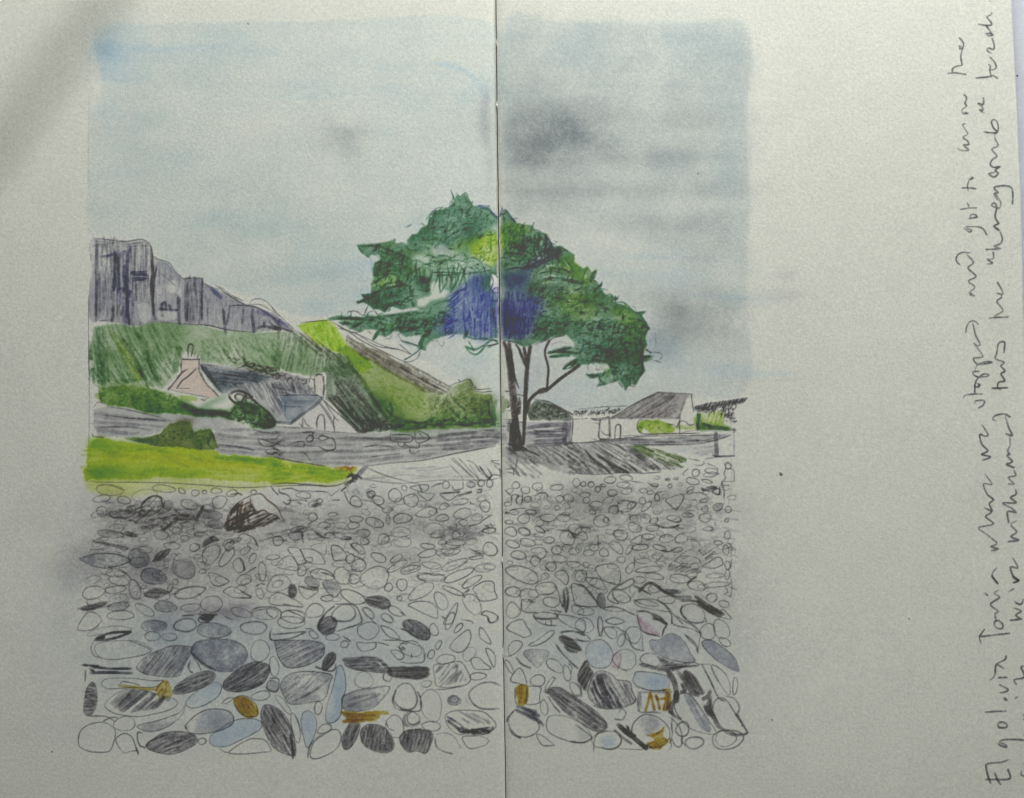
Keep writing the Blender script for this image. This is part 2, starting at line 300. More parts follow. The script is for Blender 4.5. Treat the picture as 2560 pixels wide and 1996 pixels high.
for q in ['620,240 660,240 645,480 605,490', '1070,730 1100,720 1110,800 1080,820', '270,400 320,400 310,480 280,480', '740,250 765,260 770,560 735,560', '980,620 1060,640 1040,760 960,740', '840,960 1050,960 1040,1050 870,1050', '640,880 760,880 780,1040 680,1080']:
    lift(P('A', q), .62, 1.5, 1)
for s, o in [('135,155 330,175 500,190 600,178 680,170 760,225 785,320', 1), ('800,350 850,385 970,425 1030,510 1120,592', 1), ('1115,600 1230,592 1340,598', 1.3), ('1200,545 1200,590', .7), ('1350,640 1400,680 1510,715', .8), ('1475,675 1560,710 1660,780 1780,840', .9), ('1520,715 1700,830 1810,885', .9), ('1850,880 1880,830 1970,820 2060,870 2140,980', .8), ('1820,880 1960,880 2060,930 2180,1010', .7), ('850,520 950,600 1050,680', .5), ('850,1070 1100,1092 1400,1110 1600,1155 1880,1185', 1.2), ('200,1060 350,1050', 1), ('95,780 92,1200 98,1700', .9), ('140,170 120,190', .5)]:
    stroke(P('A', s), 2.8, GR, o, .35)
stroke(P('C', '0,30 60,100 200,230'), 3, GR, .9); stroke(P('C', '0,90 90,170 210,260'), 9, K(96, 96, 132), .7); stroke(P('C', '0,200 100,235 190,262'), 5, GD, .7); stroke(P('C', '0,120 70,200 150,250'), 8, c1, .7)
# --- frame line on the left
stroke(P('Y', '190,200 188,420'), 1.8, GL, .6); stroke(P('B', '98,0 98,600 95,1100 88,1530'), 2.6, GR, .9)
# --- grey green hill
hill = P('A', '150,1130 350,1085 620,1125 850,1075 1100,1100 1400,1120 1650,1160 1900,1190 2183,1170')
hill = np.vstack([hill, P('C', '100,260 240,270 400,400 540,440 640,480 800,640 700,700 520,640 380,700 200,660 60,600'), P('B', '2183,400 1850,320 1600,280 1330,240 1310,180 1130,130 1090,300 960,480 900,530 700,520 480,500 200,540 110,440 100,200 140,0')])
gm = K(126, 147, 112); gd = K(90, 120, 80); gy = K(122, 144, 84); gdk = K(66, 92, 52)
CUR[0] = HILL
fill(hill, gm, .9, 2, 2, .35, .35, False)
own(hill, HILL, False)
hatch(P('A', '150,1130 1100,1110 1150,1500 900,1703 100,1703'), -65, 8, 6, gd, .42, .5, curve=.05, ajit=8, seg=(.3, .9)); hatch(P('B', '120,150 1000,100 900,520 200,530'), -58, 8, 6, gd, .42, .5, curve=.05, ajit=8, seg=(.3, .9))
hatch(P('A', '130,1130 250,1130 330,1703 100,1703'), -85, 6, 6, K(90, 114, 92), .6, .5)
for s, w, k, o in [('600,1180 720,1300 760,1500 840,1703', 12, gdk, .6), ('640,1200 700,1400 760,1600 800,1703', 14, gd, .6), ('420,1230 520,1350 640,1560 720,1703', 12, gdk, .5), ('780,1200 860,1380 900,1500', 9, gd, .5), ('900,1180 1000,1350', 7, gd, .4), ('460,1260 560,1340', 9, gdk, .4), ('1080,1350 1050,1500 1040,1600', 16, gd, .6), ('240,1400 260,1550 300,1703', 20, gd, .4)]:
    stroke(P('A', s), w, k, o, .45)
for s, w, k, o in [('640,330 700,420 740,510', 8, gdk, .7), ('820,380 860,460 900,500', 8, gdk, .5), ('200,200 220,350 260,480', 16, gd, .5), ('440,430 520,450 600,440', 10, gd, .5), ('300,480 500,470 720,520', 8, K(150, 165, 110), .4)]:
    stroke(P('B', s), w, k, o, .45)
for s in ['350,1200 420,1300 520,1500 640,1703', '430,1300 560,1500 660,1680']: stroke(P('A', s), 20, K(146, 160, 78), .35, .4)
for q in ['880,1120 920,1120 980,1280 950,1290', '650,1230 700,1210 740,1300 700,1330', '1590,1190 1640,1190 1640,1240 1600,1240']: lift(P('A', q), .4, 3, 2)
lift(P('B', '100,230 150,230 150,310 110,300'), .8, 2, 1); lift(P('B', '740,510 1000,500 980,540 760,545'), .6, 3, 1)
hatch(P('B', '1330,0 2183,0 2183,340 1900,310 1500,240 1330,210'), -55, 8, 6, gd, .35, .5, ajit=12, seg=(.2, .6), curve=.08)
hatch(P('C', '0,280 300,300 560,460 500,640 200,640 0,560'), 78, 7, 6, K(104, 118, 100), .55, .55, seg=(.3, .7))
hatch(P('C', '160,260 300,270 560,440 700,560 560,540 350,440'), -40, 5, 4, K(86, 84, 76), .7, .5)
scrib(P('B', '1640,180 1900,250 2183,300 2183,420 1800,330'), 70, 16, 4, [K(64, 56, 52), K(84, 76, 68)], -10, 50, .8)
for q in ['1420,560 1440,700', '1600,1180 1590,1240']: pass
for x, y in [(1600, 150), (1700, 100), (1780, 200), (1880, 240), (1560, 100)]: stroke(P('B', f'{x},{y} {x+40},{y+70} {x+100},{y+110}'), 5, K(80, 78, 66), .6)
# --- bright ridge and the right hill
br = P('C', '240,205 350,180 515,155 590,210 680,360 760,440 900,520 940,600 840,660 720,500 560,440 420,390 330,300')
CUR[0] = RIDGE
rh = P('C', '600,440 700,400 860,480 1000,560 1250,700 1450,800 1650,860 1700,770 1860,712 1890,820 2060,845 2110,1140 1900,1170 1200,1190 1120,1130 1020,1010 880,800 780,640')
fill(rh, K(124, 142, 82), .95, 2, 2, .3, .2, False); own(rh, RIDGE, False)
fill(P('C', '1250,1190 1000,1000 900,780 1000,860 1150,1000 1400,1080 2090,1000 2110,1150'), K(74, 106, 62), .8, 10, 6, .3, .25)
fill(P('C', '1450,860 1700,780 1860,720 1900,830 2060,850 2090,1000 1700,1020 1550,960'), K(84, 98, 66), .8, 6, 5, .4, .2)
fill(br, K(142, 172, 56), 1.0, 2, 1.5, .3, .3, False)
own(br, RIDGE, False)
scrib(P('C', '800,520 1400,860 1600,960 1300,1100 1100,950 900,700'), 110, 14, 5, [K(130, 156, 70), K(110, 140, 80)], -35, 40, .35)
scrib(P('C', '1450,880 2050,860 2090,1130 1500,1140'), 190, 16, 4, [K(70, 100, 56), K(64, 90, 50), K(80, 86, 60), K(104, 120, 70)], -30, 80, .4)
scrib(P('C', '1100,1080 2090,1060 2100,1160 1150,1185'), 90, 22, 5, [K(56, 96, 60), K(70, 110, 66)], 4, 14, .6)
hatch(P('C', '320,240 520,170 680,360 740,440 560,430'), -65, 8, 6, K(110, 150, 40), .5, .4, ajit=20, seg=(.2, .6))
dk = P('C', '700,295 780,350 900,400 1060,460 1200,540 1450,650 1680,775 1600,860 1440,830 1200,700 950,560 760,440 690,360')
fill(dk, K(122, 120, 104), .8, 2, 2, .5, .3, False); own(dk, RIDGE, False)
hatch(dk, -31, 5, 4, K(84, 80, 72), .45, .55, sm=False, seg=(.1, .4)); hatch(P('C', '780,390 1000,470 1450,690 1650,800 1560,850 1300,740 1000,560 800,450'), -31, 5, 5, K(76, 70, 64), .4, .5, seg=(.2, .6))
for s in ['530,150 720,260 850,350 1050,450 1350,600 1500,690 1660,770', '600,220 760,270 900,330 1060,400 1200,430', '1200,380 1300,470', '260,180 400,165 515,158', '1660,775 1760,740 1860,712 1890,780 1930,805 2060,800', '1860,720 1880,800 1960,830 2070,822', '1860,712 1920,790', '820,300 1000,400 1200,430 1310,480', '1750,710 1770,730']:
    stroke(P('C', s), 2.6, GD, .8, .3)
for s, w in [('860,780 960,900 1040,1020 1090,1080', 14), ('1110,930 1130,1000 1110,1080', 12), ('1060,980 1150,1060 1300,1110 1500,1130', 10), ('1300,1150 1600,1140 2080,1120', 10), ('1640,950 1760,1070', 9), ('2060,850 2080,1000 2100,1150', 9), ('2030,900 2050,1020 2080,1100', 8), ('2090,960 2110,1100', 7), ('1250,1180 1450,1160', 8), ('1700,900 1820,1000', 7)]:
    stroke(P('C', s), w/1.5, K(52, 88, 58), .8, .3)
# --- dark slope behind the cottage
sl = P('C', '560,460 720,500 860,700 960,880 1060,1050 1180,1185 900,1210 820,1218 700,1090 590,950 500,880 520,700 480,620')
CUR[0] = SLOPE
fill(sl, K(104, 118, 98), .85, 2, 2, .5, .4, False); own(sl, SLOPE, False)
hatch(P('C', '560,460 720,500 860,720 700,760 520,640'), -50, 6, 5, K(88, 106, 84), .6, .5, seg=(.2, .6), ajit=14)
hatch(P('C', '590,740 760,740 920,930 1060,1100 1120,1180 900,1160 760,1080 600,900'), -52, 5, 5, K(66, 64, 60), .62, .55, seg=(.2, .6)); hatch(P('C', '520,880 620,880 820,1080 900,1200 820,1210 700,1090'), -48, 5, 5, BK, .65, .4)
scrib(P('C', '780,1080 1080,1080 1180,1190 880,1205 820,1150'), 110, 12, 3.4, [BK, GD], 20, 180, .9)
for q in ['560,720 590,720 600,830 570,850', '1000,1060 1020,1050 1040,1120 1020,1130', '640,480 700,500 730,560 680,560']: lift(P('C', q), .5, 2, 2)
for _ in range(34):
    x, y = rng.uniform(600, 1060), rng.uniform(700, 1130)
    if inside(P('C', '600,700 820,720 1060,1060 1120,1160 820,1180 600,900'), *P('C', f'{x},{y}')[0]): stroke(P('C', f'{x},{y} {x+rng.uniform(10,40)},{y+rng.uniform(20,50)}'), 1.8, op=.6, lifting=True)
# --- cottage
CUR[0] = GABLE
gab = P('B', '1108,212 1305,212 1300,330 1350,440 1420,540 1530,640 1240,600 960,545 1010,480 1100,370')
lift(gab, .9, 1, .5, False); fill(gab, K(187, 174, 161), 1.0, 1, .8, .15, .1, False); own(gab, GABLE, False)
gw = P('C', '470,890 820,1220 0,1180 0,1140 170,1130 440,920'); lift(gw, .85, 1.5, .5, False); fill(gw, K(184, 182, 176), .7, 1.5, 1, .2, .1, False)
own(gw, GABLE, False)
own(P('B', '1108,212 1305,212 1302,330 1200,330 1105,350'), CHIM, False)
lift(P('B', '1120,180 1300,180 1300,205 1120,205'), .7, 1, .5, False)
CUR[0] = ROOF
roof = np.vstack([P('B', '1310,240 1600,285 1900,340 2183,410'), P('C', '60,640 300,700 350,760 420,850 470,885 190,1125 0,1110'), P('B', '2130,930 2110,850 2000,720 1900,660 1760,570 1620,590 1550,590 1400,440')])
lift(roof, .8, 1, .5, False); fill(roof, K(146, 149, 152), .8, 1.5, 1, .35, .3, False); own(roof, ROOF, False)
fill(P('B', '1330,290 1600,320 2000,380 2050,440 1800,470 1650,540 1540,560 1440,440'), K(72, 92, 102), .75, 3, 2, .3, .3)
hatch(P('B', '1400,330 2100,400 2050,450 1500,500'), -8, 5, 5, K(50, 66, 80), .5, .4); hatch(P('B', '1310,270 1380,300 1520,520 1450,480 1330,330'), -55, 5, 5, K(36, 50, 56), .9, .3)
hatch(P('B', '1600,480 2183,450 2183,850 1950,650'), -58, 7, 5, K(108, 110, 116), .7, .4, ajit=6); hatch(P('C', '0,740 300,750 420,850 60,880 80,1070 0,980'), -62, 7, 5, K(100, 102, 112), .7, .4)
hatch(P('C', '0,740 330,770 400,840 60,870'), -8, 6, 5, K(116, 118, 124), .7, .4)
fill(P('C', '70,890 430,870 330,980 190,1090 130,1070'), K(128, 146, 162), .8, 2, 1, .3, .4); hatch(P('C', '90,900 420,880 300,970 120,980'), 2, 5, 5, K(96, 116, 138), .5, .5); lift(P('C', '120,990 260,990 200,1070 130,1050'), .5, 5, 2)
for _ in range(16):
    x = rng.uniform(1850, 2150); stroke(P('B', f'{x},{rng.uniform(480,560)} {x+40},{640} {x+100},{rng.uniform(700,800)}'), 2.6, op=.7, lifting=True)
for s, w, k, o in [('480,880 400,960 300,1030 190,1115', 9, K(84, 90, 104), 1), ('10,1110 90,1118 180,1125', 8, K(90, 96, 110), .9), ('60,868 240,858 430,862', 4, K(64, 72, 92), .8), ('440,925 500,1000 560,1100 585,1160', 6, K(110, 112, 116), .9), ('120,900 125,1060', 3, K(64, 72, 92), .7), ('40,1160 200,1168 380,1172', 6, K(96, 94, 100), .7)]:
    stroke(P('C', s), w, k, o, .3)
scrib(P('B', '1600,270 1900,320 2183,380 2183,440 1800,370'), 50, 16, 3, [K(80, 76, 72), K(96, 90, 88)], -12, 30, .6, clip=False); scrib(P('C', '0,640 100,640 320,700 360,760 200,740 0,700'), 70, 12, 3, [K(70, 66, 64), K(96, 90, 88)], 30, 60, .6, clip=False)
for s, w, o in [('1108,210 1220,215 1305,212', 4, 1.2), ('1108,210 1104,290 1105,360', 2.8, 1), ('1300,215 1300,330', 3, 1), ('1175,320 1110,360 1040,450 965,540', 5.5, 1.1), ('1275,310 1180,400 1110,450 1058,530', 4, 1), ('1300,340 1380,480 1450,550 1510,615', 5, 1), ('960,545 1200,590 1420,630', 2, .7), ('1050,528 1195,532', 2, .7), ('1310,270 1400,400 1480,500 1560,580', 4, 1), ('1320,265 1500,290', 2.4, .7), ('1180,195 1180,80 1200,45 1235,70 1215,180', 4, 1), ('1190,60 1210,45 1230,60', 6, .9), ('1270,190 1290,170 1285,195', 3, .8), ('1250,130 1245,200', 2, .6)]:
    stroke(P('B', s), w, GD, o*.85, .25, own_id=CHIM if s.startswith('1180') else None)
ch2 = P('C', '375,745 400,690 480,685 492,850 420,838'); lift(ch2, .8, 1, .5, False); fill(ch2, K(184, 176, 166), .6, 1, 1, .2, .1, False, CHIM2)
for s, w, o in [('398,690 400,760 408,830', 3, 1), ('480,690 490,760 485,860', 4.5, 1.1), ('400,680 440,660 490,690', 3.4, .9), ('410,690 430,670 470,665', 3, .9), ('330,770 410,850 470,880', 3, .8), ('470,890 560,980 700,1100 820,1218', 3, 1), ('480,900 550,1010 600,1080 625,1100', 2.4, .7), ('425,1180 422,1110 440,1055 465,1042 490,1070 498,1190', 3.4, 1.1), ('585,1050 580,1130 590,1200', 3, .8), ('290,1070 285,1150', 5, .7), ('300,1070 320,1130 350,1150', 2.6, .8), ('250,1120 290,1160', 2.4, .8), ('380,1190 560,1205 820,1222', 2.4, .8), ('500,890 600,960', 2.4, .6), ('530,860 600,870', 3, .7), ('370,650 350,740', 3, .7), ('360,700 400,720', 3, .8)]:
    stroke(P('C', s), w, GD, o*.85, .25)
own(P('C', '425,1180 422,1110 440,1055 465,1042 490,1070 498,1190'), DOOR, False)
# --- hedge
CUR[0] = HEDGE
he = P('B', '205,520 480,505 740,535 1000,590 1080,680 1250,745 1450,770 1620,780 1700,680 1850,690 2000,740 2100,830 2135,940 1990,965 1850,965 1700,905 1500,850 1300,838 1000,805 750,790 500,745 300,722 225,660 210,600')
lift(he, .8, 1, 1, False); fill(he, K(98, 128, 66), .95, 1.5, 2, .3, .3, False, edge=.3); own(he, HEDGE, False); fill(he, K(96, 126, 56), .35, 3, 2, .3, .3, False)
fill(P('B', '1080,700 1250,745 1450,770 1620,780 1700,680 1850,690 2000,740 2100,830 2135,940 1990,965 1850,965 1700,905 1500,850 1250,830'), K(48, 76, 60), 1.0, 4, 2, .3, .3)
fill(P('B', '560,600 900,600 1060,640 1200,760 1000,790 700,760'), K(70, 104, 52), .6, 6, 4, .3, .5)
scrib(he, 300, 13, [1.5, 4.5, 1.5], [K(80, 116, 50), K(56, 92, 44), K(120, 150, 80)], 10, 60, .4)
scrib(P('B', '1300,770 1620,790 1720,690 1900,700 2120,860 2110,950 1850,950 1500,840'), 90, 14, 4.5, [K(30, 62, 56), K(50, 90, 76), K(40, 56, 48)], -20, 70, .6)
fill(P('B', '150,585 220,580 240,660 190,640'), K(130, 146, 84), .8, 1.5, 1); fill(P('B', '1085,618 1255,625 1265,670 1100,672'), K(150, 170, 96), .9, 2, 1)
fill(P('B', '1300,740 1450,660 1600,610 1560,660 1420,740'), K(124, 150, 120), .8, 3, 2)
for s, w, o in [('1625,595 1640,640 1700,690 1770,670 1780,610 1720,590 1690,620 1710,650', 6, 1.1), ('1640,590 1700,560 1780,570 1850,610 1880,660', 7, 1.1), ('1790,600 1840,640 1880,620', 6, 1), ('1880,640 1930,690 2050,790 2120,880 2130,930', 6, 1), ('1900,660 1920,690', 8, 1), ('1800,620 1810,660', 7, .9), ('1310,650 1400,640', 2.5, .6), ('1310,665 1320,650 1350,665 1380,650', 2, .6), ('2110,860 2110,940 2000,965', 6, .9), ('1280,770 1450,790 1650,800', 6, .7)]:
    stroke(P('B', s), w, BK, o*.8, .3, own_id=HEDGE)
lift(P('B', '2065,835 2090,850 2085,870'), .8, 1, 0)
for s in ['150,735 180,690 215,680 270,700', '205,540 215,620 240,690']: stroke(P('B', s), 2.6, GR, .9)
# --- stone wall
CUR[0] = WALL
wl = np.vstack([P('B', '150,760 300,722 500,748 750,792 1000,808 1300,840 1600,880 1830,970 2183,965'), P('C', '200,1172 400,1185 830,1222 1120,1205 1500,1180 2100,1165 2140,1310 2080,1340 1750,1400 1400,1470 1100,1500 880,1530 500,1540 200,1495 60,1470'), P('B', '2183,1290 1900,1265 1500,1250 1480,1000 1300,985 1200,1010 1190,900 1100,890 960,930 850,1000 600,1050 400,1060 200,1055 150,950')])
lift(wl, .6, 1, .5, False); fill(wl, K(158, 159, 158), .85, 1.5, 1, .3, .2, False); own(wl, WALL, False)
hatch(P('B', '180,760 700,800 1000,880 900,960 400,1050 200,1040'), -5, 10, 9, K(124, 124, 127), .5, .45, seg=(.3, .8)); hatch(P('B', '1480,1000 2183,980 2183,1280 1500,1240'), -3, 10, 8, K(120, 119, 122), .5, .45, seg=(.3, .9))
hatch(P('C', '0,1180 400,1200 1100,1240 2100,1170 2130,1320 1400,1460 600,1520 0,1440'), 2, 9, 8, K(114, 113, 115), .5, .45, seg=(.2, .6)); hatch(P('C', '1600,1210 2100,1180 2140,1310 1600,1400'), 6, 7, 9, K(94, 92, 102), .6, .4, seg=(.3, .9))
hatch(P('C', '640,1230 1200,1240 1300,1280 900,1290'), 0, 6, 7, K(104, 102, 108), .5, .4)
for s, w in [('190,955 500,950 700,970', 5), ('260,815 500,850 900,880', 4), ('1500,1140 1800,1180 1900,1210', 5), ('300,730 500,760 900,850', 3)]: stroke(P('B', s), w, K(84, 82, 92), .8, .4)
for s, w, o in [('250,1210 390,1208 380,1230 340,1250 320,1280 350,1300 385,1280 385,1250 350,1235', 4, 1), ('440,1255 470,1240 530,1260 480,1285 445,1275 440,1255', 4, 1), ('525,1262 580,1275 595,1360 520,1380 440,1345', 4, 1), ('400,1268 440,1270', 3, .8), ('1115,1205 1130,1290 1300,1300 1310,1240 1130,1232', 3.6, 1), ('1345,1190 1350,1280 1380,1310 1470,1280 1470,1240 1400,1205 1360,1215', 3.4, .9), ('1380,1215 1425,1255', 2.6, .7), ('1180,1300 1200,1340 1240,1340 1250,1305', 3.4, .9), ('1250,1320 1300,1350 1380,1355 1385,1310', 3.4, .9), ('1300,1360 1300,1400 1350,1405 1390,1385', 3.4, .9), ('1390,1320 1440,1330 1490,1325', 2.6, .6), ('850,1350 1000,1330 1140,1350', 3.2, .9), ('0,1290 120,1340 200,1310 290,1295 295,1345 180,1330', 3, .8), ('0,1350 60,1380 0,1420', 4, .8), ('290,1390 330,1430 360,1470', 4, .7), ('0,1440 200,1480 500,1530', 3.4, .9), ('880,1530 1100,1500 1400,1475 1750,1405 2100,1340', 3, .9), ('1200,1415 1190,1450', 2, .5), ('300,1330 440,1345', 2.4, .7), ('930,1440 1200,1410', 4, .7)]:
    stroke(P('C', s), w, GD, o*.85, .3)
for s, w, o in [('1880,975 2000,1010 2183,1030', 3, .8), ('1940,1090 2000,1160 2100,1160 2183,1110', 4, .9), ('1960,1080 2183,1150', 4, .8), ('2010,1220 2080,1250 2140,1230 2183,1260', 4, .9), ('2010,1210 2100,1190 2183,1210', 3, .8), ('130,1020 150,1055 260,1065', 3, 1), ('100,905 150,920', 2, .7), ('1930,1080 2100,1090 2183,1040', 3, .8), ('270,810 300,830', 3, .7)]:
    stroke(P('B', s), w, GD, o*.85, .3)
for q in ['1520,1090 1850,1095 1880,1125 1540,1130', '1900,1220 2020,1220 2040,1270 1920,1260', '200,830 260,830 250,870 200,870', '300,1060 440,1075 380,1100']: lift(P('B', q), .5, 3, 2)
for q in ['880,1400 1500,1330 1560,1390 1000,1440', '400,1300 430,1290 430,1340 400,1340', '500,1480 800,1500 760,1530 520,1520', '1240,1220 1330,1215 1330,1300']: lift(P('C', q), .3, 4, 3)
# --- bush in front of the wall
CUR[0] = BUSH
bu = P('B', '460,1060 700,1050 880,1000 960,930 1080,895 1200,900 1230,1000 1300,985 1430,985 1480,1050 1520,1180 1460,1210 1200,1200 860,1160 600,1110')
lift(bu, .7, 2, 1, False); fill(bu, K(112, 126, 78), 1.0, 2, 2, .25, .35, False, edge=.3); own(bu, BUSH, False)
fill(P('B', '880,1010 1000,930 1100,900 1190,950 1180,1050 1000,1130 850,1100'), K(88, 106, 60), .5, 6, 5, .3, .4); fill(P('B', '520,1060 840,1060 850,1110 600,1110'), K(74, 104, 56), .7, 4, 2)
fill(P('B', '1190,1030 1300,990 1420,990 1430,1120 1300,1150 1200,1120'), K(84, 112, 56), .55, 5, 3, .3, .5)
scrib(bu, 150, 12, [1, 4, 1], [K(80, 100, 50), K(60, 84, 44), K(130, 142, 84)], 40, 60, .4)
for s in ['1430,1000 1460,1060 1470,1110', '1410,1080 1400,1130 1430,1180', '1440,1020 1420,1080']: stroke(P('B', s), 5, K(64, 76, 50), .8)
blob(*P('B', '1170,890')[0], 22, 8, K(110, 104, 88), .8)
# --- lawn
CUR[0] = LAWN
la = np.vstack([P('B', '60,1200 130,1120 205,1060 330,1090 520,1110 860,1160 1200,1190 1460,1210 1560,1260 1900,1275 2183,1305'), P('C', '200,1490 400,1515 620,1560 770,1540 790,1580 740,1620 690,1650 500,1680 250,1690 0,1690'), P('B', '2100,1550 1600,1530 1000,1500 500,1520 130,1510 60,1530 40,1400 80,1390')])
lift(la, .8, 1.5, 1, False); fill(la, K(154, 170, 66), 1.0, 2, 2, .22, .2, False, edge=.25); own(la, LAWN, False)
pale = np.vstack([P('B', '50,1480 500,1500 1400,1510 2183,1540'), P('C', '300,1680 700,1650 760,1640 700,1700 100,1712'), P('B', '2183,1590 1700,1640 1000,1640 500,1690 250,1700 100,1640 60,1600')])
fill(pale, K(176, 182, 122), .9, 4, 3, .2, .2, False); own(pale, LAWN, False)
fill(P('B', '110,1370 500,1385 1000,1440 1300,1480 1000,1500 400,1490 160,1480'), K(112, 146, 44), .7, 7, 5, .25, .4); fill(P('B', '160,1080 330,1100 700,1130 1000,1190 600,1210 130,1190'), K(118, 152, 48), .7, 6, 4, .3, .4)
fill(P('B', '350,1200 1000,1230 1500,1310 2183,1350 2183,1390 1400,1380 600,1330 300,1280'), K(176, 172, 44), .6, 8, 4, .3, .3); fill(P('B', '1480,1270 2183,1310 2183,1340 1600,1310'), K(96, 140, 28), .9, 4, 2, .3, .3)
fill(P('C', '0,1450 300,1500 620,1560 700,1600 500,1640 200,1620 0,1600'), K(112, 152, 32), .6, 6, 4, .3, .4); fill(P('C', '0,1500 300,1540 600,1580 400,1600 0,1560'), K(164, 168, 40), .5, 6, 3)
lift(P('B', '110,1200 250,1190 260,1300 130,1360'), .35, 10, 4)
hatch(P('B', '100,1100 860,1170 1500,1280 2183,1330 2183,1530 1000,1500 100,1490'), -2, 12, 7, K(120, 152, 40), .28, .5, seg=(.05, .25)); hatch(P('C', '0,1480 640,1570 680,1640 300,1670 0,1660'), -3, 8, 6, K(110, 144, 40), .4, .5, seg=(.1, .4))
scrib(P('C', '560,1540 800,1530 780,1570 640,1590'), 34, 12, 4, [K(176, 132, 60), K(168, 110, 60)], 0, 30, .8)
for s, w, o in [('100,1545 300,1555 900,1560 1400,1590 1750,1615 2090,1600', 2.6, 1), ('60,1420 130,1445', 2.6, .9), ('1160,1175 1300,1500', 0, 0), ('180,1650 200,1600 320,1585 480,1640', 2.6, .7)]:
    if w: stroke(P('B', s), w, GR, o, .3)
for s, w, o in [('370,75 400,55 550,40 800,55 1050,75 1200,50 1270,0', 2.8, 1), ('370,80 560,70 850,65 1020,82', 2.4, .8), ('370,85 400,130 450,170', 2.6, .7), ('1350,0 1280,60 1200,130', 4, 1), ('1185,105 1130,150 1080,185 1020,145 850,135 660,130', 2.6, .8)]:
    stroke(P('M', s), w, GD, o*.9, .3)
# --- path and gate by the wall end
CUR[0] = SLOPE2
for s, w, k, o in [('890,1530 830,1590 770,1660', 13, K(108, 106, 112), .8), ('700,1640 750,1610 800,1620 840,1640', 6, GD, 1), ('720,1600 800,1650', 5, GD, 1), ('810,1600 780,1640 690,1700', 6, GD, 1), ('740,1580 760,1640', 5, GD, .9), ('890,1540 1000,1590 1150,1640 1400,1702', 3, GR, .7), ('830,1650 1000,1640 1250,1610 1400,1620 1540,1630', 3, GL, .9), ('850,1650 1200,1690 1600,1660 2000,1660 2140,1640', 3, GR, .6), ('1210,1550 1400,1545 1550,1530', 4, GL, .8), ('1350,1570 1500,1560 1700,1530', 4, GL, .8), ('1560,1620 1700,1600', 3, GL, .7)]:
    stroke(P('C', s), w, k, o, .4, own_id=SLOPE2)
hatch(P('C', '1650,1480 1760,1450 2050,1640 1960,1690 1800,1660'), -48, 8, 3, GR, .8, .3, seg=(.6, 1.1), jit=.5); hatch(P('C', '800,1580 2140,1430 2140,1640 1000,1690'), 3, 22, 10, GL, .3, .5, seg=(.2, .5))
for s, w, o in [('1830,1470 1900,1500 1960,1580', 2.6, .8), ('1950,1525 2020,1620 2050,1640', 4, 1.1), ('2025,1540 2070,1620 2040,1640 2080,1610 2140,1615', 3, 1.1), ('2060,1500 2140,1510 2060,1480 2140,1475', 2, .6), ('2090,1520 2150,1570', 3, .6), ('2148,1540 2148,1640', 3, .8)]:
    stroke(P('C', s), w, GD, o, .25)
own(P('C', '880,1535 1400,1480 2140,1350 2150,1640 1500,1665 830,1650'), SLOPE2, False)
# --- right page: shed
CUR[0] = SHEDR
shr = P('F', '475,1090 500,1010 560,945 700,975 840,1035 980,1140 1000,1195 900,1208 700,1195 490,1195')
fill(shr, K(104, 110, 98), 1.0, 1.5, 1.5, .45, .35, False); own(shr, SHEDR, False)
scrib(P('F', '490,1080 560,960 700,1000 850,1050 980,1180 500,1190'), 130, 12, 4, [K(74, 78, 66), K(60, 60, 56), K(90, 104, 80)], 30, 60, .5)
for s in ['530,930 600,950 700,965 840,1030 1010,1130', '660,980 740,1010 800,1020', '760,1000 900,1080 990,1150', '340,880 430,905', '190,845 240,850']: stroke(P('F', s), 3, GD, .9, .3)
CUR[0] = SHEDW
shw = P('F', '165,1230 250,1180 450,1220 900,1208 1005,1160 995,1450 700,1480 450,1500 380,1480 180,1480')
fill(shw, K(162, 160, 164), .8, 2, 1, .25, .15, False); own(shw, SHEDW, False)
for s, w in [('460,1290 600,1260 900,1240', 12), ('450,1350 700,1330 900,1300', 13), ('560,1380 700,1375 880,1370', 10), ('560,1450 750,1440 900,1430', 15), ('920,1220 900,1300 905,1440', 12), ('980,1210 960,1330 970,1450', 8), ('945,1210 935,1320 930,1450', 6), ('460,1490 700,1480 1000,1460', 9), ('260,1200 250,1300', 12), ('200,1440 190,1370', 12)]:
    stroke(P('F', s), w, K(104, 102, 110), .8, .4)
hatch(P('F', '480,1240 900,1230 900,1440 480,1470'), 2, 10, 7, K(120, 118, 124), .5, .4)
for s, w, o in [('1005,1150 1005,1250 990,1440', 3, 1), ('530,1300 600,1320 900,1330', 3, .9), ('160,1260 200,1260', 4, .9), ('110,1260 140,1265', 3, .9)]: stroke(P('F', s), w, GD, o, .3)
for s in ['600,1350 900,1340', '470,1310 800,1290', '560,1410 880,1395']: stroke(P('F', s), 4, op=.6, lifting=True)
# wall top and slope on the right page
CUR[0] = DWALL
rw = P('G', '0,890 250,880 700,830 1200,815 1740,790 1930,790 1740,865 1500,905 1000,920 750,915 500,890')
fill(rw, K(128, 128, 132), .9, 1.5, 1.2, .4, .3, False); own(rw, DWALL, False)
fill(P('G', '1000,925 1740,900 1740,1040 1560,1040 1400,1010'), K(168, 168, 168), .6, 4, 2)
hatch(P('G', '750,840 1700,830 1740,870 900,905'), 0, 5, 5, K(96, 96, 102), .6, .5, seg=(.1, .4)); hatch(P('G', '1450,940 1740,930 1720,1030 1560,1040'), 12, 8, 6, K(140, 140, 142), .6, .5)
for s, w, o in [('265,825 300,850 450,855 700,830 1000,810 1750,800', 2.6, .9), ('0,895 450,870 700,850', 3, .8), ('750,915 1200,910 1500,905 1740,860 1930,800', 3.4, .9), ('600,810 900,800 1560,775', 2.2, .6), ('1500,850 1600,860 1750,830', 2.6, .7)]: stroke(P('G', s), w, GD, o*.85, .4)
CUR[0] = BOX
own(P('G', '1740,760 1970,730 1970,1050 1720,1060'), BOX, False)
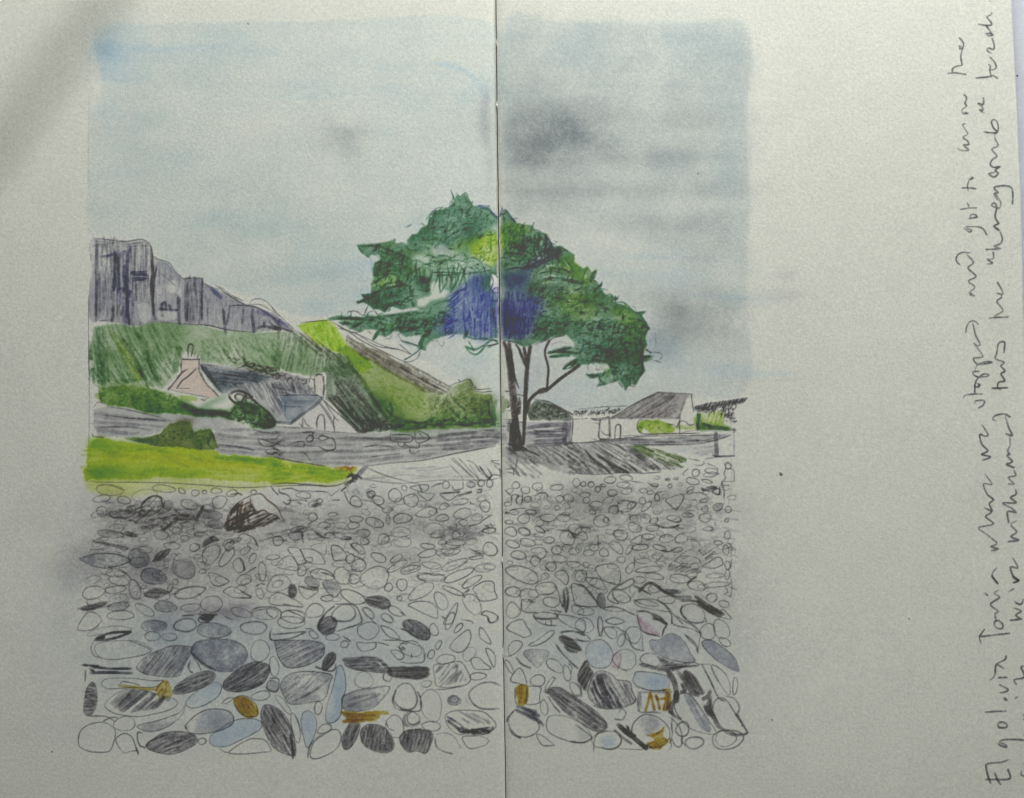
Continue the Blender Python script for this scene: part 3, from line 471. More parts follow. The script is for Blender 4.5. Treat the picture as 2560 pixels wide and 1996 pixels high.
for s, w, o, k in [('1755,770 1758,900 1765,1040', 11, .9, K(96, 96, 104)), ('1715,1035 1770,1050 1970,1045', 4.5, 1, GD), ('1965,740 1970,900 1970,1050', 4, .7, K(130, 130, 136)), ('1930,730 1980,735 1970,760', 6, .9, K(84, 84, 90)), ('1800,775 1800,830', 3, .7, GR), ('1910,925 1930,905', 3, .9, GR), ('1570,720 1750,735 1990,738', 3, .6, GR)]: stroke(P('G', s), w, k, o, .3)
CUR[0] = SLOPE3
so = np.vstack([P('F', '170,1500 450,1505 700,1480 1000,1455'), P('G', '250,880 500,890 740,930 900,1000 1200,1080 1390,1190 1150,1215 800,1245 500,1240 250,1265 0,1270'), P('F', '600,1700 300,1703 170,1620')])
fill(so, K(150, 150, 148), .85, 2, 2, .5, .4, False); own(so, SLOPE3, False)
hatch(P('F', '200,1510 700,1490 1000,1460 1200,1700 500,1703'), -35, 6, 5, K(96, 95, 94), .7, .6, seg=(.3, .8), ajit=5); hatch(P('G', '0,900 100,900 600,1240 300,1265 0,1260'), -35, 6, 5, K(86, 85, 84), .75, .6, seg=(.3, .8))
hatch(P('G', '200,900 600,890 900,1000 1350,1190 1000,1220 700,1240'), -32, 8, 5, K(90, 89, 88), .75, .6, seg=(.3, .9)); hatch(P('G', '330,1020 480,1060 780,1240 580,1245'), -38, 6, 8, K(74, 73, 73), .8, .4); hatch(P('G', '650,960 900,1010 1200,1190 900,1215'), -30, 7, 6, K(90, 88, 86), .7, .6)
for s, w in [('195,960 260,1040 400,1150 500,1240', 5), ('230,1040 380,1160 450,1200', 4), ('360,945 500,1040 700,1140 830,1240', 4), ('340,1040 500,1130 720,1240', 6), ('640,1080 740,1160 830,1240', 3), ('450,880 600,930 700,1000', 3), ('0,1240 300,1265 600,1245 900,1250 1100,1235', 2.6)]: stroke(P('G', s), w, GD, .8, .3)
for s in ['300,960 420,1050 560,1160', '240,1000 330,1080', '420,900 620,1000 800,1110', '520,1030 760,1180', '120,920 220,1020', '900,1080 1040,1160']: stroke(P('G', s), 3.6, op=.5, lifting=True)
for s, w in [('640,870 800,920 1100,1000', 3), ('640,1110 750,1200 830,1290', 5), ('820,1040 800,1150 790,1220', 4), ('690,1000 780,980', 3), ('640,1210 760,1200', 5), ('660,1250 800,1280 850,1310', 3), ('760,1200 760,1300', 2.6), ('640,1090 700,1120 830,1260', 2.4)]: stroke(P('W', s), w, GR, .8, .3)
hatch(P('W', '640,880 850,920 1000,1000 1135,1130 1135,1320 900,1290 700,1060'), -40, 10, 7, K(110, 109, 108), .6, .6)
gp = P('G', '740,930 900,910 1100,960 1300,1020 1420,1080 1415,1120 1300,1120 1380,1190 1200,1160 1000,1080 850,1020')
CUR[0] = GPATCH
fill(gp, K(112, 126, 92), .8, 2, 2, .5, .4, False); hatch(gp, -22, 5, 4, K(70, 88, 52), .8, .6, sm=False, seg=(.15, .5))
# --- right house
CUR[0] = HOUSEW
hw = P('G', '60,610 380,600 500,600 830,610 1310,605 1400,360 1470,310 1490,520 1500,700 1480,770 900,790 500,820 300,850 60,870'); lift(hw, .6, 1.5, 1, False); fill(hw, K(184, 182, 172), .6, 2, 1, .2, .1, False); own(hw, HOUSEW, False)
CUR[0] = HOUSER
hr = P('G', '490,605 620,540 740,460 900,370 1040,310 1075,295 1200,310 1340,310 1465,320 1410,350 1360,500 1310,605 1000,605 830,612')
lift(hr, .7, 1, 1, False); fill(hr, K(132, 128, 126), 1.0, 1.2, 1, .4, .3, False); own(hr, HOUSER, False)
hatch(P('G', '620,540 900,380 1080,310 1300,320 1250,560 700,600'), 32, 6, 5, K(98, 94, 92), .55, .55, seg=(.2, .6)); hatch(P('G', '560,590 1300,575 1310,605 700,612'), 0, 5, 4, K(84, 82, 82), .7, .4); hatch(P('G', '1280,560 1420,330 1360,500 1310,600'), 65, 6, 8, K(92, 90, 92), .7, .4)
lift(P('G', '1240,340 1400,330 1340,440 1270,420'), .35, 6, 3); lift(P('G', '860,500 1060,380 1120,370 900,520'), .25, 4, 3)
for s, w, o in [('490,605 620,530 740,455 900,370 1040,308 1070,293 1240,300 1470,312', 3.6, 1), ('1465,312 1470,400 1492,520', 3, 1), ('265,600 330,605 490,580', 3, 1), ('270,600 320,620 400,615 480,600', 3, .8), ('385,610 372,700 370,830 440,845 510,825', 4, 1.1), ('490,590 490,700 495,810', 4.5, 1.1), ('380,740 440,790 500,800', 3, .8), ('555,850 560,740 575,680 620,680 622,760 618,840', 3.6, 1.1), ('60,610 230,600', 2, .6), ('1330,590 1320,650 1290,700', 5, .9), ('1320,650 1325,770', 3, .9), ('1320,640 1380,630 1440,680 1490,670', 3, .9), ('500,620 505,800', 1.8, .5), ('310,655 360,660 380,690', 2.4, .7), ('1340,770 1480,745 1550,735', 2, .5), ('0,520 60,555', 4, .9)]:
    stroke(P('G', s), w, GD, o*.85, .25)
own(P('G', '555,850 560,740 575,680 620,680 622,760 618,840'), HDOOR, False)
CUR[0] = SHRUB
sb = P('G', '825,700 850,640 940,620 1080,615 1200,660 1280,720 1250,765 1100,770 980,760 900,720 850,765'); lift(sb, .7, 1, 1, False)
fill(sb, K(138, 158, 76), 1.0, 1.5, 2, .3, .3, False, edge=.3); scrib(sb, 60, 10, 4, [K(100, 130, 50), K(150, 170, 80)], 0, 90, .5); own(sb, SHRUB, False)
sb2 = P('G', '1310,690 1420,685 1500,700 1530,740 1400,740 1310,730'); fill(sb2, K(138, 158, 84), .9, 1.5, 2, .3, .3, False)
stroke(P('G', '960,630 850,620 820,700 860,770 960,785 1200,780 1550,775'), 3, GD, .9); stroke(P('G', '1160,660 1250,680 1290,710'), 2.6, GD, .8)
CUR[0] = FARH
fh = P('G', '1490,460 1560,440 1700,415 2140,355 2120,385 2060,430 1980,440 1800,480 1650,500 1500,510'); own(fh, FARH, False)
fill(fh, K(100, 99, 100), .8, 1.5, 1, .3, .2, False); hatch(fh, 62, 4.5, 4, K(58, 56, 60), .85, .35, sm=False, seg=(.7, 1.1)); hatch(P('G', '1500,460 2120,370 2050,420 1500,500'), 9, 6, 4, K(80, 78, 80), .8, .4)
scrib(P('G', '1500,480 1800,470 2000,450 1990,520 1850,600 1800,540 1550,530'), 70, 12, 3, [GD, GR], 70, 40, .8, clip=False); scrib(P('G', '1850,540 1990,540 2010,640 1860,660'), 20, 11, 3, [GR], 50, 60, .9, clip=False, curl=1)
CUR[0] = SHRUB2
s3 = P('G', '1480,600 1540,540 1650,560 1700,520 1830,520 1845,680 1920,715 1930,740 1800,735 1560,745 1500,700'); fill(s3, K(138, 156, 78), 1.0, 1.5, 2, .3, .3, False); own(s3, SHRUB2, False)
hatch(P('G', '1640,540 1830,530 1840,690 1660,690'), 70, 8, 5, K(110, 136, 56), .7, .4); fill(P('G', '1515,570 1560,560 1600,660 1700,690 1900,705 1930,740 1700,730 1560,745 1520,700'), K(52, 88, 52), 1, 3, 2, .3, .4); hatch(P('G', '1515,560 1570,560 1570,740 1525,740'), 85, 5, 6, K(44, 84, 56), .8, .3)
for s, w in [('1660,700 1780,712 1900,725', 10), ('1600,660 1680,690', 8)]: stroke(P('G', s), w, K(40, 78, 48), .8, .3)
CUR[0] = 0
scrib(P('F', '1010,1080 1100,1090 1400,1070 1600,1060 1500,1110 1050,1140'), 75, 9, 3, [GD, GR], 60, 60, .9, clip=False)
for s in ['1050,1060 1250,1045 1420,1030 1440,1060', '1430,1030 1650,1020', '1010,1080 1040,1130 1070,1090 1050,1080']: stroke(P('F', s), 2.6, GR, .8)
# small firs by the fold
for q, k in [('580,200 620,170 640,240 640,380 610,420 590,330', K(110, 124, 88)), ('640,230 690,240 700,290 650,380 630,460', K(120, 134, 100)), ('480,240 520,220 530,300 510,360 490,330', K(140, 152, 120))]: fill(P('W', q), k, .9, 1.5, 1.5, .3, .3, eid=CONE)
fill(P('W', '825,260 850,180 870,250 880,350 870,440 820,430'), K(100, 100, 96), .8, 1.5, 1, .5, eid=FIR); scrib(P('W', '820,260 850,190 880,300 875,440 820,440'), 40, 10, 3, [GD], 60, 50, .7)
for s, w in [('540,600 570,610', 5), ('620,600 650,600', 6), ('515,560 560,570', 3), ('550,860 620,860', 3), ('620,100 680,106', 3), ('660,380 720,382', 2.4), ('610,510 740,505', 2), ('640,565 880,545', 2.4), ('690,260 710,290 680,330', 5)]: stroke(P('W', s), w, GD, .8, .3)
# --- tree
tk = K(56, 48, 44); tk2 = K(40, 34, 32)
CUR[0] = TRUNK
for s, w, o in [('185,255 215,340 250,470', [8, 12, 13], 1), ('250,260 262,400 280,560 290,700', [9, 12, 13, 15], 1), ('235,380 255,520 275,700 300,900 315,1100 330,1300 345,1500', [14, 16, 18, 19, 17, 19, 26], 1), ('290,600 330,720 365,810', [8, 6, 2], .8), ('505,300 488,400 470,520 455,700 445,900 435,1150 428,1300 420,1475', [9, 10, 12, 11, 10, 10, 9, 8], 1.1), ('325,285 370,350 400,430 440,520 470,570', [5, 6, 8, 9, 8], 1), ('425,320 440,400 460,480', [7, 9, 9], 1)]:
    stroke(P('F', s), w, tk, o, .45, taper=.03, own_id=TRUNK); stroke(P('F', s), [x*.6 for x in w], tk2, o*.5, .5, taper=.03)
for s, w, o in [('455,1100 475,1000 510,930 600,850 640,825 700,820', [10, 9, 8, 9, 8, 7], 1.1), ('600,870 700,830 850,705 1000,600 1075,540', [8, 8, 8, 8, 11], 1.1), ('700,850 708,700 718,590 700,500 675,400 690,320 725,250', [5, 6, 6, 6, 6, 6, 8], 1.1)]:
    stroke(P('F', s), w, tk, o, .35, taper=.03, own_id=BRANCH); stroke(P('F', s), [x*.5 for x in w], tk2, o*.5, .5, taper=.03)
for s, w in [('280,1240 275,1350 265,1480', 9), ('340,1200 370,1350 395,1480', 8), ('320,1300 300,1480', 7), ('250,1480 340,1500 450,1535', 7), ('450,1535 520,1570 600,1610', 3.5), ('235,1470 420,1510', 5)]: stroke(P('F', s), w, tk2, 1, .3, own_id=TRUNK)
for _ in range(60):
    t = rng.uniform(); x = 245+t*85+rng.uniform(-18, 25); y = 420+t*950
    stroke(P('F', f'{x},{y} {x+6},{y+rng.uniform(15,40)}'), 1.8, op=.55, lifting=True)
for x in [290, 330, 350, 362]: stroke(P('F', f'{x},{1400} {x-4},{1490}'), 2.2, op=.7, lifting=True)
# crown
tg = K(78, 110, 84); td = K(50, 88, 62); tm = K(96, 128, 104); ty = K(124, 152, 56); to = K(92, 112, 60); tb = K(66, 72, 134); tbd = K(44, 46, 100); tv = K(140, 140, 160)
CL = P('D', '362,762 450,742 560,742 640,735 740,715 830,690 838,750 870,735 920,745 965,775 968,715 1040,632 1110,625 1145,575 1240,500 1260,440 1330,330 1400,318 1500,300 1560,200 1520,80 1575,165 1590,112 1640,150 1670,145 1710,107 1745,160 1790,280 1880,290 2000,300 2095,430 2100,1130 2045,1130 2030,1300 2100,1440 2105,1720')
CL = np.vstack([CL, P('C', '2135,330 2060,320 2000,340 1900,320 1840,290 1700,290 1600,320 1500,360 1450,400 1440,440 1370,410 1380,360 1420,310 1260,297 1180,240 1110,275 1060,310 1000,300 945,355 970,290 1010,240 930,240 820,268 720,235 620,185 700,150 520,148 620,120 840,130 960,115 1200,80 1290,65'), P('D', '1150,1560 1080,1530 900,1545 800,1520 760,1540 712,1590 650,1540 570,1552 500,1490 440,1475 360,1490 365,1470 470,1430 440,1380 540,1372 528,1250 575,1195 560,1100 580,990 660,940 620,880 590,905 540,880 500,912 440,870 385,825')])
gap = P('D', '1080,1400 1180,1410 1290,1390 1300,1250 1340,1200 1400,1190 1470,1310 1530,1350 1470,1420 1300,1460 1200,1520 1090,1525')
gap2 = P('D', '2045,1150 2100,1150 2105,1430 2040,1330')
CUR[0] = CROWN
f_, (a_, b_, c_, d_) = mask(CL, 1.2, 1.2, False)
D[a_:b_, c_:d_] *= (1-.7*f_)[..., None]
CR = P('E', '140,300 165,205 205,212 290,310 350,375 440,390 510,402 560,455 620,480 690,505 770,640 860,640 945,690 1020,740 1025,830 1120,900 1180,880 1215,950 1285,925 1245,1040 1310,1095 1355,1055 1350,1140 1400,1210 1440,1225 1490,1218 1505,1300 1640,1330 1750,1410 1860,1420 1820,1460 1870,1540 1930,1600 1925,1690')
CR = np.vstack([CR, P('F', '1925,90 1880,200 1895,290 1862,340 1850,420 1980,430 1840,515 1865,600 1800,690 1740,780 1690,770 1630,830 1590,760 1540,720 1450,740 1380,775 1285,800 1310,700 1270,680 1205,692 1160,655 1300,645 1440,585 1410,530 1250,518 1130,535 1060,575 1080,530 1010,565 885,592 960,520 1040,462 965,432 730,450 720,430 850,410 700,405 695,385 900,335 975,330 1010,330 1000,270 930,190 820,195 700,225 600,260 540,290 440,330 400,310 300,250 200,235 150,240')])
f_, (a_, b_, c_, d_) = mask(CR, 1.2, 1.2, False)
D[a_:b_, c_:d_] *= (1-.7*f_)[..., None]
fill(CL, tm, .95, 1.2, 1.6, .3, .3, False, edge=.35); fill(CR, tg, .85, 1.2, 1.6, .3, .3, False, edge=.35)
own(CL, CROWN, False); own(CR, CROWN, False)
CM = blur((ID == CROWN).astype(np.float32), .8)
def zone(z, s, k, o=.6, soft=6, warp=5, g=.3):        # wash kept inside the crown
    f, (j0, j1, i0, i1) = mask(P(z, s), soft, warp, True)
    a = f*CM[j0:j1, i0:i1]*np.clip(1-.2*(TOOTH[j0:j1, i0:i1]*2-.8)+.35*(.7*N10[j0:j1, i0:i1]+.5*N4[j0:j1, i0:i1]), 0, 2)*o*.9
    D[j0:j1, i0:i1] += a[..., None]*k
zone('D', '1250,450 1400,350 1600,280 1750,200 1900,420 1900,640 1500,700 1300,620', K(80, 108, 100), .35)
zone('D', '980,700 1200,560 1300,650 1500,700 1400,800 1100,840', td, .4); zone('D', '580,980 900,850 1050,950 1050,1150 800,1150 580,1180', K(72, 108, 66), .45); zone('D', '520,1390 900,1280 1060,1330 1060,1500 720,1560 560,1520', K(60, 96, 74), .45)
zone('D', '900,1200 1250,1180 1280,1340 1100,1340 900,1300', td, .4); zone('D', '560,760 740,720 830,740 800,850 640,820', K(96, 112, 60), .5)
lift(P('D', '1850,700 2100,640 2100,990 1840,980 1800,850'), .75, 5, 4); zone('D', '1800,720 2100,650 2100,980 1850,960 1780,800', K(148, 168, 52), 1.0, 4)
lift(P('D', '1250,760 1500,730 1530,860 1300,890'), .7, 4, 4); zone('D', '1270,760 1500,730 1520,850 1300,880', K(146, 146, 162), .5)
lift(P('D', '1060,920 1280,920 1300,990 1100,1010'), .6, 4, 4)
lift(P('D', '1100,1010 1500,980 1750,930 2050,960 2080,1110 1700,1180 1450,1300 1380,1160 1300,1180 1180,1080'), .45, 5, 5)
lift(P('D', '560,1200 700,1140 840,1130 860,1240 700,1300 540,1330'), .6, 3, 3); zone('D', '560,1220 700,1140 840,1130 850,1240 700,1300 540,1330', K(176, 186, 120), .7, 3)
zone('D', '930,1160 1000,1080 1230,1080 1250,1150 1000,1170', K(160, 176, 110), .5); zone('D', '1520,740 1900,700 1820,820 1560,830', K(110, 138, 60), .6); zone('D', '1000,850 1280,860 1300,900 1020,910', to, .6); zone('D', '1300,940 1500,900 1520,940 1330,980', to, .7)
lift(P('D', '2030,540 2105,500 2105,610 2050,600'), .7, 3, 2); lift(gap, .92, 2.2, 2.5, False); lift(gap2, .95, 1.5, 1, False)
lift(P('C', '1150,95 1500,60 1600,60 1500,110 1300,110'), .2, 3, 2)
own(gap, SKY, False)
# blue shade
bz = np.vstack([P('D', '1520,1400 1600,1320 1720,1220 1790,1150 1900,1150 2040,1130 2010,1330 2060,1430 2105,1480 2105,1700'), P('C', '2130,330 2050,330 1930,335 1830,290 1700,300 1580,300 1560,250 1700,100')])
lift(bz, .6, 7, 6, False); fill(bz, K(120, 126, 166), .9, 7, 7, .3, .4, False)
hatch(bz, 88, 6, 5, K(84, 90, 146), .42, .5, sm=False, seg=(.15, .4), ajit=9); hatch(np.vstack([P('D', '1760,1450 2000,1350 2080,1500 2100,1703'), P('C', '2120,230 1900,300 1820,150 1850,20')]), 90, 5, 5, K(58, 58, 132), .55, .4, seg=(.2, .5), sm=False)
hatch(np.vstack([P('D', '1520,1400 1720,1250 1760,1400'), P('C', '1700,100 1580,240 1600,180')]), 42, 8, 5, K(80, 84, 140), .4, .4, sm=False)
bz2 = np.vstack([P('E', '168,970 400,920 600,940 520,1060 480,1200 640,1340 680,1400 600,1480 520,1703'), P('F', '500,150 430,250 350,255 250,235 168,230')])
lift(bz2, .5, 6, 4, False); fill(bz2, K(104, 106, 150), .7, 6, 4, .3, .3, False)
zone('E', '168,970 400,920 520,960 430,1150 200,1150', K(110, 116, 122), .6); zone('E', '170,1330 400,1350 640,1330 600,1450 480,1600 480,1703 170,1703', K(68, 66, 130), .5, 7)
hatch(np.vstack([P('E', '175,1200 400,1200 640,1340 560,1450 480,1703'), P('F', '480,100 420,250 180,235')]), 88, 5.5, 5, tbd, .4, .45, sm=False, seg=(.2, .5), ajit=7)
hatch(np.vstack([P('E', '180,1480 460,1480 480,1703'), P('F', '440,180 180,200')]), 88, 6, 6, K(40, 36, 90), .55, .4, sm=False, seg=(.3, .6))
# right crown zones
zone('E', '165,400 440,400 460,430 350,540 280,640 165,700', K(120, 148, 50), .7); lift(P('E', '150,540 240,620 160,720 140,700'), .4, 4, 2)
zone('E', '440,450 620,470 700,640 600,760 400,830 250,740 300,600', td, .35); zone('E', '660,540 760,640 860,650 900,740 700,740 660,690', K(60, 58, 92), .6, 4); zone('E', '400,880 620,830 760,740 800,780 600,900 420,920', K(56, 52, 96), .6, 4)
lift(P('E', '560,740 660,720 680,790 580,820'), .5, 3, 3); zone('E', '900,780 1020,740 1130,900 1180,890 1200,1060 1080,1060 960,940', K(116, 146, 46), .7, 4)
for q in ['690,870 800,840 820,860 700,900', '860,830 900,860 980,930 960,940 850,850', '650,1010 760,990 860,1000 700,1025', '640,1085 760,1065 860,1060 660,1100', '1130,960 1160,1000 1140,1030', '905,790 990,900 980,930']: lift(P('E', q), .75, 1.5, 1.5)
zone('E', '560,1100 760,1090 900,1200 800,1400 650,1420 520,1250', K(90, 104, 88), .5); zone('E', '850,1260 1200,1230 1250,1450 1050,1550 880,1450', K(118, 140, 50), .8); zone('E', '1050,1080 1400,1200 1500,1300 1400,1480 1250,1450', K(70, 100, 62), .45)
zone('E', '1500,1370 1650,1360 1760,1480 1780,1600 1600,1600', K(104, 140, 40), .8, 5); lift(P('E', '880,1120 1070,1110 1060,1230 900,1230'), .25, 6, 5)
zone('E', '660,1520 900,1450 1000,1600 980,1703 560,1703', td, .45); lift(P('E', '950,1280 985,1290 975,1320 950,1320'), .8, 1.5, 1); lift(P('E', '1220,1530 1340,1500 1350,1600 1250,1620'), .35, 4, 4)
zone('F', '1320,340 1700,330 1840,330 1840,600 1700,760 1450,730 1320,700 1440,600', td, .55); zone('F', '1640,150 1750,60 1850,40 1850,200 1760,330 1650,280', K(96, 130, 44), .5); lift(P('F', '1480,80 1530,60 1520,230 1480,220'), .4, 4, 2); zone('F', '1000,200 1400,200 1440,330 1100,480 1020,340', K(50, 92, 72), .4)
lift(P('F', '1240,170 1400,200 1400,340 1260,300'), .25, 6, 5); zone('F', '1230,470 1400,400 1400,520 1250,515', K(56, 52, 70), .6)
# foliage strokes
G1 = [K(50, 90, 62), K(40, 76, 54), K(76, 114, 80)]; G2 = [K(104, 134, 50), K(86, 118, 48)]; G3 = [K(30, 58, 48), K(48, 60, 50)]
scrib(P('D', '1000,700 1250,500 1400,340 1560,180 1750,160 1900,320 2090,460 2090,640 1850,700 1500,760 1100,850'), 230, 12, 4, G1, 40, 90, .42)
scrib(P('D', '560,760 960,780 1050,900 1050,1500 720,1560 540,1480 560,1100 640,950'), 260, 14, 4.5, G1, 10, 90, .5); scrib(P('D', '1060,1150 1280,1150 1290,1350 1080,1340'), 60, 12, 4.5, G1, 20, 90, .6)
scrib(P('D', '1850,700 2100,650 2100,980 1820,950'), 60, 14, 4, G2, 45, 60, .5); scrib(P('D', '1300,880 1850,850 2000,980 1950,1100 1600,1180 1150,1060'), 90, 22, 3, G1, 35, 70, .6)
scrib(P('C', '620,130 1300,70 1700,60 1600,200 1450,330 1200,280 1100,240 700,220'), 170, 18, 4.5, G1, 12, 45, .6); scrib(P('C', '1150,120 1500,120 1450,280 1250,280 1180,220'), 60, 14, 4, G3, 20, 60, .5)
scrib(P('E', '165,400 440,420 330,640 165,700'), 60, 16, 4.5, G2, 60, 30, .5); scrib(P('E', '240,600 600,480 660,700 500,860 180,900 170,720'), 120, 18, 4, G1, 60, 60, .55); scrib(P('E', '650,600 860,650 900,760 600,880 420,900'), 80, 16, 3.5, [K(52, 50, 84), K(60, 64, 80)], 50, 60, .6)
scrib(P('E', '500,900 900,850 1400,1230 1900,1600 1900,1703 560,1703 480,1200'), 420, 13, 4.2, G1+G2+G2, 30, 90, .34); scrib(P('F', '1000,0 1900,60 1850,300 1840,600 1700,760 1400,720 1440,560 1100,530 1020,300'), 380, 14, 4.5, G1+G3, 40, 80, .4); scrib(P('F', '560,20 1000,0 900,180 600,240 500,240'), 90, 14, 4, G1+G3, 20, 60, .5)
scrib(P('E', '500,900 1000,900 1500,1320 1400,1500 600,1500'), 170, 10, 3.2, None, 30, 90, .3, lifting=True); scrib(P('D', '1000,700 1900,350 2000,600 1200,850'), 90, 8, 3, None, 30, 90, .35, lifting=True); scrib(P('F', '1000,100 1800,100 1800,400 1100,450'), 60, 10, 3, None, 30, 90, .3, lifting=True)
sz = [('D', '900,560 1240,420 1560,160 1800,250 2090,420 2090,640 1400,860', 34), ('D', '560,760 1050,900 1050,1500 560,1540', 44), ('C', '560,120 1700,40 1560,320 640,220', 36), ('E', '160,220 700,520 1000,740 700,900 170,900', 50), ('E', '600,900 1200,950 1900,1600 1200,1650 600,1500', 80), ('F', '960,60 1900,60 1840,600 1500,740 1100,480', 60)]
for z_, q_, n_ in sz:
    scrib(P(z_, q_), n_, 24, [1, 4.5, 1], [K(30, 62, 44), K(44, 84, 50), K(34, 66, 60)], 35, 60, .75, .3, clip=False, curl=.25, taper=.4)
    scrib(P(z_, q_), n_//2, 16, 2.4, [K(96, 140, 60)], 35, 70, .5, lifting=True)
    scrib(P(z_, q_), n_//3, 18, 4, [K(120, 156, 40), K(96, 136, 50)], 40, 60, .6, clip=False)
lift(P('E', '165,420 430,410 440,440 350,540 260,650 165,700'), .45, 4, 4); zone('E', '165,420 430,410 440,440 350,540 260,650 165,700', K(128, 158, 48), .8, 4)
scrib(P('E', '165,420 430,410 350,540 165,690'), 40, 20, [1, 4.5, 1], [K(90, 130, 44), K(60, 100, 50)], 65, 25, .7, clip=False)
for x in range(1080, 1700, 44):
    stroke(P('D', f'{x},{1000+rng.uniform(-20,60)} {x+rng.uniform(-20,30)},{1120} {x+rng.uniform(-50,20)},{1230+rng.uniform(-60,110)}'), [2.5, 5, 1], K(56, 96, 70), .75, .3, taper=.2)
for x, y in [(1100, 960), (1220, 1010), (1350, 980), (1480, 960), (1600, 960), (1250, 900), (1420, 900)]:
    stroke(P('D', f'{x-90},{y+rng.uniform(-20,30)} {x},{y-14} {x+110},{y+rng.uniform(-10,40)}'), [1.5, 5, 1.5], K(60, 100, 72), .7, .3)
for _ in range(46):                      # the blue shade frays out into the leaves
    t = rng.uniform(0, 1); x = 1500-t*60+rng.uniform(-60, 60); y = 1400+t*520+rng.uniform(-30, 30)
    stroke(P('D', f'{x},{y} {x+90},{y-rng.uniform(30,80)}'), [1, 4, 1.5], K(84, 90, 146), .6, .4)
for _ in range(40):
    y = rng.uniform(1080, 1700); x = rng.uniform(470, 640)
    stroke(P('E', f'{x},{y} {x+rng.uniform(20,90)},{y-rng.uniform(-20,60)}'), [1.5, 4.5, 1], K(66, 66, 120), .5, .4)
# accent strokes, edges and twigs
for s, w, k, o in [('362,762 450,775 560,770 700,800 850,860 950,900', 5, td, .9), ('370,770 420,850 500,910', 4, td, .8), ('640,830 720,870 850,880', 5, td, .6), ('580,1000 640,970 720,980', 5, td, .8), ('565,1130 680,1130 770,1080', 6, td, .9), ('530,1250 620,1200 700,1150', 5, td, .8), ('540,1370 700,1310 880,1260', 6, td, 1), ('870,1180 900,1230 960,1260', 9, td, .8), ('700,1580 740,1520 780,1500', 4, td, .9), ('570,1545 620,1550 700,1585', 4, td, .8), ('1045,1460 1060,1520', 6, td, .8), ('360,1485 430,1455 500,1430', 6, K(84, 96, 86), .9),
      ('450,1390 490,1420 540,1410', 10, K(96, 110, 100), .8), ('1100,940 1090,1020 1080,1090', 5, td, .8), ('1100,1080 1180,1020 1280,980', 4, td, .7), ('1300,1100 1500,1100 1640,1110', 4, td, 1), ('1330,1140 1500,1130 1600,1125', 4, td, 1), ('1390,1110 1385,1250 1390,1350', 4.5, td, .9), ('1470,1150 1470,1230 1400,1340', 4, td, .8), ('1560,1000 1540,1150 1520,1300', 8, K(64, 96, 74), .8), ('1660,1040 1600,1200 1530,1330', 6, td, .7), ('1620,980 1680,1060', 4, td, .6), ('1780,900 1900,980 1960,1120', 3, td, .9), ('1800,1000 1880,1080 1900,1150', 3, td, .7), ('1930,990 2030,1040 2030,1070 1960,1080', 3, td, .8), ('2000,1090 2060,1110 2105,1160', 3, td, .8),
      ('2030,1140 2050,1220 2010,1330', 3, K(56, 60, 100), .9), ('2105,1285 2060,1300 2040,1340 2100,1355', 3, K(56, 60, 100), .8), ('2020,1435 2105,1450 2110,1290', 3, K(56, 60, 100), .8), ('1540,1380 1620,1330 1700,1310', 6, K(60, 60, 110), .8), ('1370,1470 1450,1455 1540,1430', 4, td, .7), ('1290,1510 1400,1470', 3, td, .5), ('1845,275 1930,275 2000,280', 5, K(74, 84, 110), .8), ('1880,290 2000,320 2020,350 2095,430', 7, K(70, 84, 112), .8), ('2060,360 2080,400 2100,410', 4, K(60, 66, 92), .8), ('1215,445 1260,400 1330,335', 4, td, .8), ('1240,400 1300,340 1370,300 1490,295 1520,230 1560,170 1525,80', 3, K(96, 104, 100), .9), ('1590,110 1640,160 1710,110 1750,190 1790,300', 3, td, .7), ('1270,400 1240,560 1300,620', 5, td, .6), ('1640,520 1740,490 1800,500', 4, td, .8), ('970,760 1000,820 1080,830', 6, td, .8)]:
    stroke(P('D', s), w, k, o, .3, own_id=CROWN)
for s, w, k, o in [('525,150 700,140 840,145', 6, td, 1.2), ('620,125 760,140 840,150', 6, td, 1), ('640,185 760,190 860,170', 6, td, .9), ('725,240 780,215 840,190', 6, td, .9), ('950,340 1010,250 1090,250', 8, td, 1), ('1110,270 1180,225 1260,220', 6, td, .8), ('1060,300 1040,240', 7, td, .8), ('1210,345 1290,370 1370,395', 5, K(56, 80, 70), 1), ('1440,430 1400,390 1420,320 1480,260', 10, td, .8), ('1420,400 1340,470 1250,525', 4, K(64, 84, 80), 1), ('1395,440 1370,510 1300,545 1240,545', 3, GR, .9), ('1850,240 1810,320', 9, K(48, 80, 66), .9), ('1815,300 1900,330 2000,330 2120,345', 4, td, .8), ('1815,400 1900,430 1980,400 2050,350', 6, td, .8), ('1820,410 1870,460 1930,475 2000,410', 5, td, .8), ('1850,350 1900,440', 4, td, .8), ('1960,400 2060,390 2130,372', 3.4, GD, 1), ('600,190 700,250 780,270 820,262 850,210 900,240', 3, GR, .8), ('705,110 720,75 800,70 840,100 870,110', 2.4, GR, .8), ('870,80 900,30 870,100', 2.4, GR, .8), ('960,60 1000,105', 2.6, GR, .7), ('1500,360 1540,340 1600,400 1620,360', 2.4, GR, .6), ('900,250 930,280 910,260', 3, GR, .6), ('1050,320 1100,330 1130,300', 2.4, GR, .6), ('1180,290 1240,360 1300,400', 2.2, GR, .6), ('1090,70 1110,50 1060,60', 6, td, .8)]:
    stroke(P('C', s), w, k, o, .3, own_id=CROWN)
